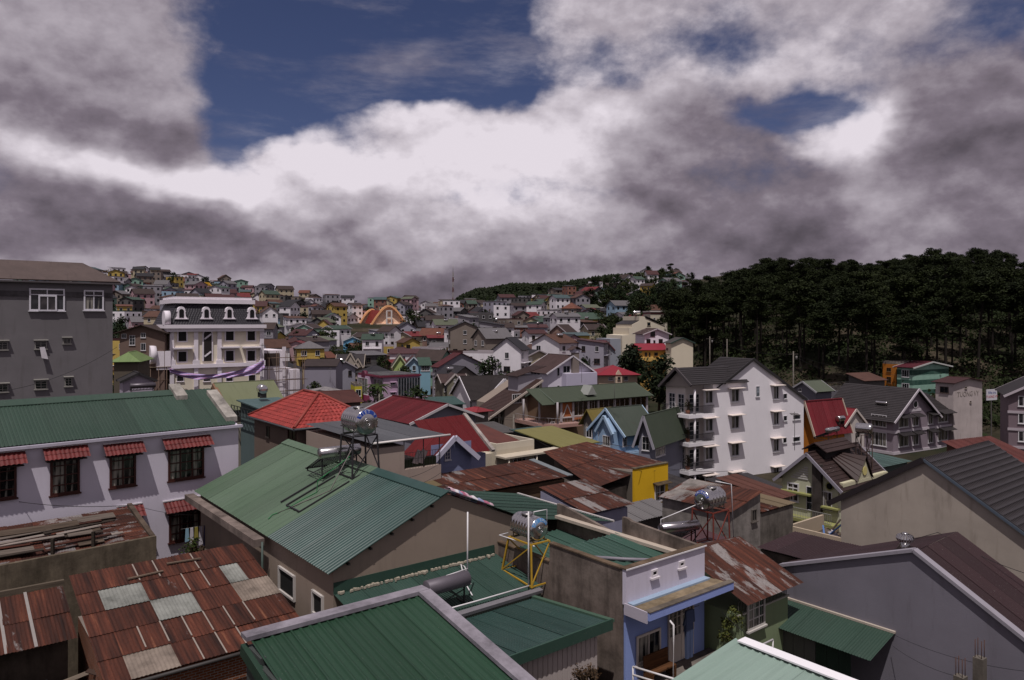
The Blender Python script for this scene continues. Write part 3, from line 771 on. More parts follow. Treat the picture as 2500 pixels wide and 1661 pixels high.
# --- lower green roof against the gable, with the solar heater and the yellow stand
ZL0, ZL1 = zc(10.0), zc(10.55)
def low_green():
    root = thing('low_roof_house', 'low annex with flat green roof carrying the yellow tank stand', 'house', F.W(0, -3.3), F.th)
    MB().box(.1, .1, 0, 7.3, 3.2, ZL1-.15).build('wall', plaster('#6f7a6c', .4), root)
    corr(root, [V(.0, .2, ZL1), V(7.45, .2, ZL1), V(7.45, 3.3, ZL0), V(.0, 3.3, ZL0)], paintmetal('#3a5f52', .5, .4, 'y', .8), 1.0, .125, .02)
    MB().hexa([V(0, 3.24, ZL0+.0), V(7.4, 3.24, ZL0+.0), V(7.4, 3.3, ZL0+.0), V(0, 3.3, ZL0+.0)], [V(0, 3.27, ZL0+.42), V(7.4, 3.27, ZL0+.42), V(7.4, 3.3, ZL0+.42), V(0, 3.3, ZL0+.42)]).build('wall_flashing', paintmetal('#2f5244', .45, .15), root)
    b = MB(); rr = random.Random(2)
    for i in range(150):
        x = rr.uniform(.1, 7.3); s = rr.uniform(.02, .05); y = 3.2-abs(rr.gauss(0, .05)); b.box(x-s, y-s, ZL0+.01, x+s, y+s, ZL0+.05+s)
    tag(b.build('mortar_bead', plaster('#a59c8c', .3), root), kind='stuff')
    b = MB(); b.hexa([V(-.1, .0, ZL1-.12), V(7.3, .0, ZL1-.12), V(7.3, .24, ZL1-.12), V(-.1, .24, ZL1-.12)], [V(-.1, -.02, ZL1-.0), V(7.3, -.02, ZL1-.0), V(7.3, .2, ZL1+.05), V(-.1, .2, ZL1+.05)]); b.build('gutter', flat('#6f6c70', .45), root)
    MB().box(.05, .3, ZL1-.02, .95, .75, ZL1+.32).build('masonry_block', plaster('#b5a9aa'), root)
    NOGO.append((*F.W(3.6, -1.6).xy, 5)); return root
low_green()
def mid_green():
    root = thing('green_sheet_house', 'small house under a square dark green sheet roof with boarded front wall', 'house', F.W(0, -7.5), F.th)
    zf, zb = zc(10.35), zc(10.75)
    MB().box(-.1, .3, 0, 6.3, 4.0, zf-.4).build('wall', plaster('#a79d98', .3), root)
    b = MB(); N = 60                               # boarded front
    for i in range(N): x = -.1+6.4*i/N; b.box(x, .24-.015*(i % 2), zf-2.6, x+6.4/N-.004, .3, zf-.3)
    b.build('front_boards', plaster('#aaa09c', .3), root)
    corr(root, [V(-.3, .05, zf), V(6.75, .05, zf), V(6.75, 4.15, zb), V(-.3, 4.15, zb)], paintmetal('#375c55', .42, .35, 'y', .75), 1.0, .11, .018)
    b = MB(); b.box(-.3, -.02, zf-.28, 6.82, .05, zf+.1); b.build('fascia', paintmetal('#33594a', .45, .2), root)
    b = MB(); b.hexa([V(6.72, -.02, zf-.02), V(6.9, -.02, zf-.02), V(6.9, 4.2, zb-.02), V(6.72, 4.2, zb-.02)], [V(6.72, -.02, zf+.08), V(6.9, -.02, zf+.08), V(6.9, 4.2, zb+.08), V(6.72, 4.2, zb+.08)]); b.build('verge_cap', paintmetal('#4a6d58', .45, .2), root)
    b = MB(); b.box(1.6, -1.0, zf-2.4, 7.3, .24, zf-2.25); b.build('canopy_slab', concrete('#7a6f60', .7), root)
    b = MB(); b.box(1.6, -1.08, zf-2.55, 7.35, -1.0, zf-2.2); b.build('canopy_fascia', plaster('#a89a90', .4), root)
    b = MB(); b.box(2.0, -.9, 0, 2.2, -.7, zf-2.4); b.box(7.0, -.9, 0, 7.2, -.7, zf-2.4); b.build('post', plaster('#7f7a55', .4), root)
    NOGO.append((*F.W(3.3, -5.5).xy, 5)); return root
mid_green()
def front_roof():
    x1, yb, L = -.17, -6.27, 9.0; x0 = -5.25
    root = thing('capped_roof_house', 'nearest house with dark green ribbed roof framed by grey mortar caps', 'house', F.W(x0, yb-L), F.th)
    w = x1-x0; zt = zc(8.12); dz = .18*L; z0 = zt-dz
    b = MB(); b.hexa([V(.15, .3, 0), V(w-.1, .3, 0), V(w-.1, L-.1, 0), V(.15, L-.1, 0)], [V(.15, .3, z0-.1), V(w-.1, .3, z0-.1), V(w-.1, L-.1, zt-.2), V(.15, L-.1, zt-.2)]); b.build('wall', concrete('#5d5a58', .6), root)
    corr(root, [V(0, 0, z0), V(w, 0, z0), V(w, L, zt), V(0, L, zt)], paintmetal('#2f5a40', .42, .12, 'y', .8), 1.0, .25, .045)
    cap = concrete('#8e8890', .28)
    def capbar(p, q, wd, th=.11):
        MB().bar(p, q, wd, th).build('mortar_cap', cap, root)
    capbar(V(-.12, L+.02, zt+.09), V(w+.22, L+.02, zt+.09), .42)
    capbar(V(w+.06, -.2, z0+.085), V(w+.06, L-.17, zt+.085), .40)
    for i in range(9):                             # sheeted flank of the left gable
        b = MB(); y0, y1 = L-L*i/9, L-L*(i+1)/9+.03
        b.box(-.05-.02*(i % 2), y1, z0-1.5, .1, y0, lerp(z0, zt, (y1+y0)/2/L)-.05); b.build('side_sheet', paintmetal('#4d5350', .5, .3), root)
    MB().bar((-.1, L+.1, zt-.25), (-.1, 0, z0-.25), .16, .3).build('fascia', paintmetal('#2a4a38', .5, .2), root)
    return root
front_roof()
# --- blue house with parapet roof
def blue_house():
    G = Fr(1528, 26, ZB); w = 4.5; ht = G.z(0, 0, 1392)
    root = G.root('blue_parapet_house', 'narrow blue house with stained concrete parapets and green roof between them')
    cs, wf, bl = concrete('#7d7068', .75), plaster('#cfc8d6', .3), plaster('#8a9cd0', .12)
    zl = G.z(0, -1.0, 1500); t = .16
    MB().box(t, .1, 0, w-t, 8.2, ht-1.6).build('core_wall', cs, root)
    MB().box(0, 0.0, zl, w, t, ht).build('front_parapet', wf, root)
    MB().box(0, t, 0, t, 4.05, ht-.02).build('side_parapet', cs, root)
    MB().box(0, 4.05, 0, t, 8.1, ht-.75).build('rear_side_parapet', cs, root)
    MB().prism([(w-t, t, 0), (w-t, 4.2, 0), (w-t, 4.2, ht+.28), (w-t, 3.9, ht+.28), (w-t, 3.7, ht+.2), (w-t, t, ht)], (t, 0, 0)).build('far_parapet', cs, root)
    MB().prism([(w-t, 4.2, 0), (w-t, 8.4, 0), (w-t, 8.4, ht+.05), (w-t, 8.1, ht+.05), (w-t, 4.2, ht-.62)], (t, 0, 0)).build('rear_far_parapet', cs, root)
    cp = concrete('#6b5a4a', .6)
    MB().box(-.03, -.05, ht, w+.03, t+.08, ht+.05).build('coping', cp, root); MB().box(-.04, t+.08, ht-.02, t+.05, 4.05, ht+.03).build('coping', cp, root)
    MB().box(-.04, 4.06, ht-.75, t+.05, 8.1, ht-.7).build('coping', cp, root)
    MB().box(-.04, -.08, ht-.012, w+.04, -.05, ht+.035).build('white_edge', plaster('#d6d2d4', .2), root)
    rg = paintmetal('#3c6656', .45, .3, 'y', .9)
    corr(root, [V(t+.01, t, ht-.75), V(w-t, t, ht-.75), V(w-t, 4.4, ht-.45), V(t+.01, 4.4, ht-.45)], rg, 1.0, .25, .04)
    corr(root, [V(t+.01, 4.1, ht-1.35), V(w-t, 4.1, ht-1.35), V(w-t, 8.2, ht-1.15), V(t+.01, 8.2, ht-1.15)], rg, 1.0, .25, .04)
    MB().box(w-t-.32, t, ht-.55, w-t, 8.2, ht-.42).build('mortar_fillet', plaster('#b3a698', .35), root)
    MB().tube([(1.0, 3.1, ht-.5), (2.0, 1.9, ht-.5), (3.3, .7, ht-.52)], .07, 8).build('drain_pipe', flat('#77727a', .5), root)
    for u0, v0, u1, v1 in ((1589, 1390, 1604, 1408), (1656, 1369, 1670, 1385)):
        r = G.rx(u0, v0, u1, v1); window(root, 'x', r, 1, 1, plaster('#cfc8cc', .2), flat('#120f0e', .9), dep=.06, fw=.07, name='vent')
    # canopy slab over the front
    co = 1.05; b = MB(); b.box(-.05, -co, zl-.12, w+.25, 0, zl); b.build('canopy_slab', concrete('#8a7a63', .6), root)
    b = MB(); b.box(-.05, -co-.08, zl-.2, w+.28, -co, zl+.08); b.build('canopy_fascia', plaster('#8a9ad0', .25), root)
    MB().box(-.06, -co-.1, zl+.08, w+.29, -co+.16, zl+.11).build('canopy_coping', concrete('#6b6258', .7), root)
    MB().box(-.1, -co-.0, zl-.3, -.05, .0, zl+.1).build('canopy_cheek', plaster('#b8b1bc', .3), root)
    MB().box(.1, -.26, zl+.002, w, 0, zl+.07).build('canopy_step', plaster('#8fa0b4', .3), root)
    MB().box(0, .02, 0, w, .1, zl-.12).build('front_wall', bl, root)
    fr = plaster('#c6bcb2', .1)
    r = G.rx(1553, 1536, 1611, 1612); window(root, 'x', (r[0], r[1], r[2], r[3]-.1), 2, 1, fr, glass('#20242a', 1), dep=.06)
    for sx0, sx1 in ((1, 1.02),):
        pass
    a0, a1 = G.tx(1630), G.tx(1692); zdoor = zl-2.75
    for k in range(2):
        q0 = lerp(a0, a1, k/2); q1 = lerp(a0, a1, (k+1)/2)-.02
        o = window(root, 'x', (q0, q1, zdoor+.95, zl-.35), 3, 4, fr, glass('#20242a', 1), name='door_leaf', sill=False)
        MB().box(0, -.05, -.95, q1-q0, 0, -.002).build('door_panel', fr, o)
    b = MB(); wnd = G.rx(1553, 1536, 1611, 1612)
    # terrace floor, white pipe railing
    zf = zdoor-.05; MB().box(-.5, -2.6, zf-.2, w+1.2, .0, zf).build('terrace_slab', concrete('#7b736c', .4), root)
    wp = flat('#cfcbcb', .4); b = MB()
    A, B, C_ = V(-.3, -.6, zf+.95), V(.2, -2.4, zf+.95), V(w+.9, -2.4, zf+.95)
    for dz in (0, -.28): b.tube([A+V(0, 0, dz), B+V(0, 0, dz)], .035, 8); b.tube([B+V(0, 0, dz), C_+V(0, 0, dz)], .035, 8)
    for p in (A, B, lerp(B, C_, .33), lerp(B, C_, .66), C_): b.tube([p, V(p.x, p.y, zf)], .03, 6)
    b.build('railing', wp, root)
    MB().tube([(.75, -1.35, zl-.3), (.75, -1.5, zl-.4), (.75, -1.5, zf)], .035, 8).build('downpipe', wp, root)
    c = G.W(2, 4); NOGO.append((c.x, c.y, 6))
    # things on the terrace
    be = thing('bench', 'brown wooden bench against the blue wall', 'bench', G.W(.55, -.75, zf), G.th)
    wd = wood('#5a3b24')
    MB().box(0, 0, .42, 1.3, .42, .47).build('seat', wd, be); MB().box(0, .38, .47, 1.3, .44, .95).build('backrest', wd, be)
    for x in (0, 1.22): MB().box(x, 0, 0, x+.08, .42, .42).build('leg', wd, be)
    cl = thing('hanging_overalls', 'blue grey work clothes hanging in front of the white doors', 'clothes', G.W(2.35, -.8, zl-.55), G.th)
    b = MB(); b.hexa([V(0, 0, -.75), V(.42, 0, -.75), V(.42, .12, -.75), V(0, .12, -.75)], [V(.02, 0, 0), V(.40, 0, 0), V(.40, .08, 0), V(.02, .08, 0)]); b.build('jacket', flat('#3c4660', .9), cl)
    for x in (.02, .23): MB().hexa([V(x+.02, 0, -1.75), V(x+.16, 0, -1.75), V(x+.16, .1, -1.75), V(x+.02, .1, -1.75)], [V(x, 0, -.76), V(x+.18, 0, -.76), V(x+.18, .11, -.76), V(x, .11, -.76)]).build('trouser_leg', flat('#3f4a66', .9), cl)
    for s, x in ((-1, .02), (1, .40)): MB().hexa([V(x+s*.02, .02, -.5), V(x+s*.14, .02, -.5), V(x+s*.14, .09, -.5), V(x+s*.02, .09, -.5)], [V(x-.02, .0, -.02), V(x+.06, .0, -.02), V(x+.06, .08, -.02), V(x-.02, .08, -.02)]).build('sleeve', flat('#384258', .9), cl)
    MB().tube([(-.3, .04, .03), (.8, .04, .03)], .012, 5).build('hanging_bar', flat('#5d5048', .6), cl)
    pt = G.W(w+.35, -1.1, zf); pr = broad_proto(77, 1.7, '#5b6030', .9, 900)
    q = thing('potted_shrub', 'bushy yellow green shrub in a pot beside the blue house', 'plant', pt, 0)
    put(pr[0], 'stem', q, (0, 0, .25)); put(pr[1], 'foliage', q, (0, 0, .2)); MB().tube([(0, 0, 0), (0, 0, .32), (0, 0, .34)], [.2, .28, .29], 12).build('pot', flat('#6d3a28', .8), q)
    return G, zf
BHF, BHZ = blue_house()
# --- the rusted patchwork roof, bottom left
def rust_patch():
    x0, x1, y0, y1 = -7.25, -.75, .4, 7.64
    root = thing('rusty_roof_house', 'shed under a large patchwork of rusty corrugated sheets with pale replacements', 'shed', F.W(x0, y0), F.th)
    w, d = x1-x0, y1-y0; zt, zb = zc(9.8), zc(11.3); NC = 9
    MB().box(.2, .3, 0, w-.1, d-.1, zb-.1).build('wall', brick('#7a4428'), root)
    fib, fib2 = concrete('#84857f', .3), concrete('#8a7d72', .3)
    patch = {(3, 2): fib, (3, 1): fib, (2, 4): fib, (2, 3): fib, (0, 2): fib2, (0, 1): fib2, (3, 7): fib, (2, 7): fib2, (2, 8): fib2}
    def pick(r, j, M): return patch.get((r, j), rust((0, 0, 1, 0, 1)[(r*3+j*2) % 5]))
    corr(root, [V(-.1, 0, zb), V(w, 0, zb), V(w, d, zt), V(-.1, d, zt)], None, w/NC, .12, .022, 5, 'sine', pick=pick, over=.12, jitter=.02, sub=5)
    rr = random.Random(4)
    for r in range(5):
        for j in range(1, NC):
            if rr.random() < .6 and (r, j) not in patch and (r, j-1) not in patch:
                ya, yb2 = d*r/5, d*(r+1)/5-.1; x = -.1+(w+.1)*j/NC; za, zb3 = lerp(zb, zt, ya/d), lerp(zb, zt, yb2/d)
                MB().hexa([V(x-.025, ya, za+.06), V(x+.03, ya, za+.06), V(x+.03, yb2, zb3+.045), V(x-.025, yb2, zb3+.045)], [V(x-.02, ya, za+.075), V(x+.02, ya, za+.075), V(x+.02, yb2, zb3+.055), V(x-.02, yb2, zb3+.055)]).build('seam_strip', flat('#8b8178', .7), root)
    MB().tube([(-.1, -.08, zb-.06), (w+.3, -.08, zb-.06)], .07, 8).build('gutter', flat('#34302e', .6), root)
    for k, (x, y, a) in enumerate(((2.35, 6.0, .1), (3.9, 6.5, -.12))):
        q = MB().box(-.65, -.06, 0, .65, .06, .045).build('plank', wood('#6d5d50')); q.location = F.W(x0+x, y0+y, lerp(zb, zt, y/d)+.09); q.rotation_euler = (0, 0, F.th+a); tag(q, ('weathered plank lying on the rusty patchwork roof', 'short grey plank lying higher up on the rusty patchwork roof')[k], 'plank')
    NOGO.append((*F.W(-4, 4).xy, 5))
rust_patch()
def rust_left():
    x0, x1, y0, y1 = -13.0, -7.5, 4.7, 8.3; root = thing('low_rusty_shed', 'low lean-to shed of rusty sheets with whitish peeling streaks', 'shed', F.W(x0, y0), F.th); w, d = x1-x0, y1-y0; zt, zb = zc(10.35), zc(11.2)
    MB().box(.2, .5, 0, w-.2, d-.1, zb-.1).build('wall', concrete('#4d443c', .8), root)
    corr(root, [V(0, 0, zb), V(w, 0, zb), V(w, d, zt), V(0, d, zt)], [rust(1), rust(0), rust(1)], .85, .12, .022, 2, 'sine', over=.1, jitter=.02, sub=5)
    for x in (.85, 1.7, 2.55, 3.4, 4.25): MB().hexa([V(x, 0, zb+.06), V(x+.1, 0, zb+.06), V(x+.1, d, zt+.04), V(x, d, zt+.04)], [V(x, 0, zb+.075), V(x+.1, 0, zb+.075), V(x+.1, d, zt+.055), V(x, d, zt+.055)]).build('seam_strip', flat('#86807c', .7), root)
    MB().bar((-.2, d+.15, zt+.12), (w+.1, d+.15, zt+.12), .16, .18).build('ridge_beam', wood('#5d5347'), root)
    # heap of broken boards in the yard below
    rr = random.Random(8); ws = [wood('#5a4c40'), wood('#443a33'), wood('#6d6257'), flat('#3a2a22', .9), flat('#33383c', .9)]
    for k in range(46):
        L = rr.uniform(.5, 1.9); q = MB().box(-L/2, -.09, 0, L/2, .09, .03).build('board', ws[rr.randrange(5)])
        q.location = F.W(rr.uniform(-9.8, -6.2), rr.uniform(.2, 4.6), zc(12.6)+rr.uniform(-.35, .45)); q.rotation_euler = (rr.uniform(-.5, .5), rr.uniform(-.35, .35), rr.uniform(0, 3.1))
        tag(q, 'broken board in the scrap heap between the rusty sheds', 'board', 'boards of the scrap heap')
    hp = MB().hexa([V(-2.4, -3, 0), V(2, -3, 0), V(2, 2.4, 0), V(-2.4, 2.4, 0)], [V(-1.9, -2.5, 4.1), V(1.6, -2.5, 4.3), V(1.6, 2, 4.5), V(-1.9, 2, 4.2)]).build('rubble_mound', concrete('#3a332e', .7)); hp.location = F.W(-8.1, 2.5, zc(12.75)-4.4); hp.rotation_euler = (0, 0, F.th); tag(hp, 'dark mound of rubble under the broken boards', 'rubble')
    NOGO.append((*F.W(-10, 5).xy, 5))
rust_left()
# --- old concrete roof with parapet and scrap planks
def old_parapet():
    G = Fr(382, 35, ZB, 43.7); L = 9.5; d = 3.7
    root = thing('concrete_outhouse', 'mouldy concrete outhouse with low parapet and scrap planks on its roof', 'shed', G.W(-L, 0), G.th)
    zf = G.z(0, 0, 1309); zk = zf+.8; cs = concrete('#6e6354', .8)
    MB().prism([(0, 0, 0), (0, d, 0), (0, d, zk-.3), (0, 0, zf-.3)], (L, 0, 0)).build('wall', cs, root)
    MB().prism([(0, 0, zf-.3), (0, .2, zf-.3), (0, .2, zf), (0, 0, zf)], (L, 0, 0)).build('front_parapet', cs, root)
    MB().prism([(L-.22, .2, zf-.25), (L-.22, d, zk-.25), (L-.22, d, zk+.12), (L-.22, .2, zf+.02)], (.22, 0, 0)).build('side_parapet', concrete('#574b41', .7), root)
    q = [V(0, .22, zf-.12), V(L-.24, .22, zf-.12), V(L-.24, d, zk-.08), V(0, d, zk-.08)]
    corr(root, q, [rust(1, 'x'), rust(0, 'x'), rust(3, 'x'), rust(2, 'x')], 1.05, .12, .02, 2, 'sine', sub=4, jitter=.03)
    c = G.W(-L/2, d/2); NOGO.append((c.x, c.y, 5.5))
    rr = random.Random(6); ws = [wood('#6a6058'), wood('#3c342e'), wood('#8b8078'), wood('#55493f'), rust(3, 'x'), rust(1, 'x')]
    for k in range(30):
        Lp = rr.uniform(.9, 3.4); t = rr.uniform(.1, .9); x = rr.uniform(-L+1, -.4-Lp/2); y = .3+t*(d-.7)
        p = MB().box(-Lp/2, -.09 if k % 3 else -.28, 0, Lp/2, .09 if k % 3 else .28, .035).build('plank', ws[k % 6]); p.location = G.W(x, y, lerp(zf, zk, y/d)-.02+rr.uniform(.0, .12)); p.rotation_euler = (R(12), rr.uniform(-.03, .03), G.th+rr.gauss(0, .07))
        tag(p, 'weathered scrap plank lying on the mouldy concrete roof', 'plank', 'scrap planks on the concrete roof')
    for x in (-4.2, -2.6): 
        p = MB().box(-.06, -.06, 0, .06, .06, .8).build('stake', wood('#3c352e')); p.location = G.W(x, .35, zf-.15); tag(p, 'short dark stake at the edge of the mouldy concrete roof', 'stake', 'stakes on the concrete roof')
old_parapet()
# --- long white house with red-tiled awnings
def white_house():
    G = Fr(582, 43, ZB, 43.7); Lh = 18.0; G.O = G.W(-Lh, 0); d = 7.5
    root = G.root('awning_house', 'long whitewashed house with red-tiled window awnings and green metal roof')
    h = G.z(Lh, 0, 1034); w = Lh; rise = 1.75
    wl_ = plaster('#d3ccd8', .16); body(root, w, d, h-.12, 'gx', rise, .5, wl_)
    MB().box(-.2, -.28, h-.2, w+.15, 0, h-.06).build('eave_cornice', plaster('#bab5c2', .35), root)
    s = rise/(d/2); zr = h+rise; gm = paintmetal('#3d5a4a', .55, .3, 'y', .9)
    corr(root, [V(-.3, -.12, h-.02), V(w-.25, -.12, h-.02), V(w-.25, d/2, zr+.03), V(-.3, d/2, zr+.03)], gm, 1.0, .17, .03)
    corr(root, [V(w-.25, d+.12, h-.02), V(-.3, d+.12, h-.02), V(-.3, d/2, zr+.03), V(w-.25, d/2, zr+.03)], gm, 1.5, .25, .03, sub=4)
    MB().hexa([V(-.3, d/2-.55, zr-.55*s+.08), V(w-2.4, d/2-.55, zr-.55*s+.08), V(w-2.4, d/2, zr+.08), V(-.3, d/2, zr+.08)], [V(-.3, d/2-.55, zr-.55*s+.12), V(w-2.4, d/2-.55, zr-.55*s+.12), V(w-2.4, d/2, zr+.12), V(-.3, d/2, zr+.12)]).build('ridge_flashing', gm, root)
    pw = concrete('#aaa49c', .45)
    for xa, ya, yb in ((w-.3, .2, d/2-.6), (w-2.2, d/2-1.0, d/2+.3)):
        MB().hexa([V(xa-.32, ya, h+s*ya+.02), V(xa+.32, ya, h+s*ya+.02), V(xa+.32, yb, h+s*yb+.02), V(xa-.32, yb, h+s*yb+.02)], [V(xa-.32, ya, h+s*ya+.3), V(xa+.32, ya, h+s*ya+.3), V(xa+.32, yb, h+s*yb+.3), V(xa-.32, yb, h+s*yb+.3)]).build('verge_block', pw, root)
    brn, tl = flat('#3c1a14', .55), tile('#7c3432', .8)
    ws = [(-45, 1130, 40, 1220), (122, 1112, 194, 1206), (267, 1102, 331, 1188), (410, 1086, 497, 1169), (412, 1238, 490, 1318), (300, 1255, 331, 1330)]
    for i, r_ in enumerate(ws):
        r = G.rx(*r_); nx = 3 if i in (3, 4) else 2
        o = window(root, 'x', r, nx, 4, brn, glass('#1c1c1e', 1), dep=.1, fw=.1)
        a0, a1 = r[0]-.32, r[1]+.32; zt = r[3]+.42; out = .66
        q = [V(a0, -out, zt-.52), V(a1, -out, zt-.52), V(a1, -.02, zt), V(a0, -.02, zt)]
        corr(root, q, tl, .4, .2, .05, 2, 'sine', name='awning_tile', over=.06, sub=5)
        MB().box(a0, -.1, zt+.04, a1, 0, zt+.1).build('awning_flashing', plaster('#c9c4c8', .2), root)
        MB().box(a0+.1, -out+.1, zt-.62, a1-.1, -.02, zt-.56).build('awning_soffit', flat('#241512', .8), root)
    c = G.W(9, 4); NOGO.append((c.x, c.y, 10))
white_house()
def grey_block():
    G = Fr(275, 55, ZB, GR); L = 16.; G.O = G.W(-L, 0)
    root = G.root('grey_apartment_block', 'tall bare grey plaster block with brown roof and white upper windows', 'building')
    h = G.z(L, 0, 695); gp = plaster('#6e6a6c', .6)
    body(root, L, 9, h, 'box', 0, .5, gp)
    ez = h+.12; s = .5
    q = [V(-.3, -.35, ez), V(L+.45, -.35, ez), V(L-1.6, 2.6, ez+1.5), V(-.3, 2.6, ez+1.5)]
    rm = tile('#5a4c48', 1.0, .7); slab(root, q, rm, .08); slab(root, [V(L+.45, -.35, ez), V(L+.45, 9.3, ez), V(L-1.6, 6.4, ez+1.5), V(L-1.6, 2.6, ez+1.5)], rm, .08)
    MB().box(-.2, 2.5, ez+1.35, L-1.5, 6.5, ez+1.5).build('roof_top', rm, root); MB().box(6.2, 3.0, ez+1.5, 8.0, 4.4, ez+1.75).build('roof_hatch', rm, root)
    MB().box(-.3, -.38, h-.02, L+.5, -.02, h+.1).build('eave_board', plaster('#555052'), root)
    MB().box(0, -.05, h-1.0, L, -.003, h-.62).build('render_band', concrete('#5e5a5c', .6), root)
    wm = flat('#cdcad0', .45)
    wx(root, G, [(71, 705, 158, 759)], nx=2, nz=1, fm=wm, gm=glass('#2b2b2d', 0), dep=.1, fw=.1); wx(root, G, [(204, 709, 253, 758)], nx=2, nz=1, fm=wm, gm=glass('#222428', 1), dep=.1, fw=.1)
    for r_ in ((71, 719, 158, 721), (204, 721, 253, 723)):
        r = G.rx(*r_); MB().box(r[0], -.11, r[2], r[1], 0, r[3]).build('transom', wm, root)
    r = G.rx(93, 721, 138, 760); window(root, 'x', r, 2, 1, wm, glass('#3a3536'), off=.12, name='open_casement', sill=False, fw=.1)
    lv = plaster('#8d8a84', .3)
    for r_ in ((-8, 835, 19, 854), (85, 834, 114, 852), (154, 827, 173, 839), (-8, 939, 20, 957), (85, 930, 115, 950), (158, 923, 176, 943)):
        r = G.rx(*r_); o = window(root, 'x', r, 2, 3, lv, glass('#191a1b'), dep=.08); awning(root, 'x', r, .28, .08, .05, .02, lv)
    r = G.rx(96, 840, 106, 862); cl = thing('laundry', 'white cloth hanging out of a small window of the grey block', 'laundry', G.W(r[0], -.35, r[2]), G.th)
    MB().hexa([V(.1, 0, -.35), V(.5, 0, -.45), V(.45, .1, -.4), V(.15, .1, -.3)], [V(0, .1, .4), V(.3, .1, .42), V(.3, .3, .42), V(0, .3, .4)]).build('cloth', flat('#b5b0b4', .9), cl)
    c = G.W(8, 4); NOGO.append((c.x, c.y, 9))
grey_block()
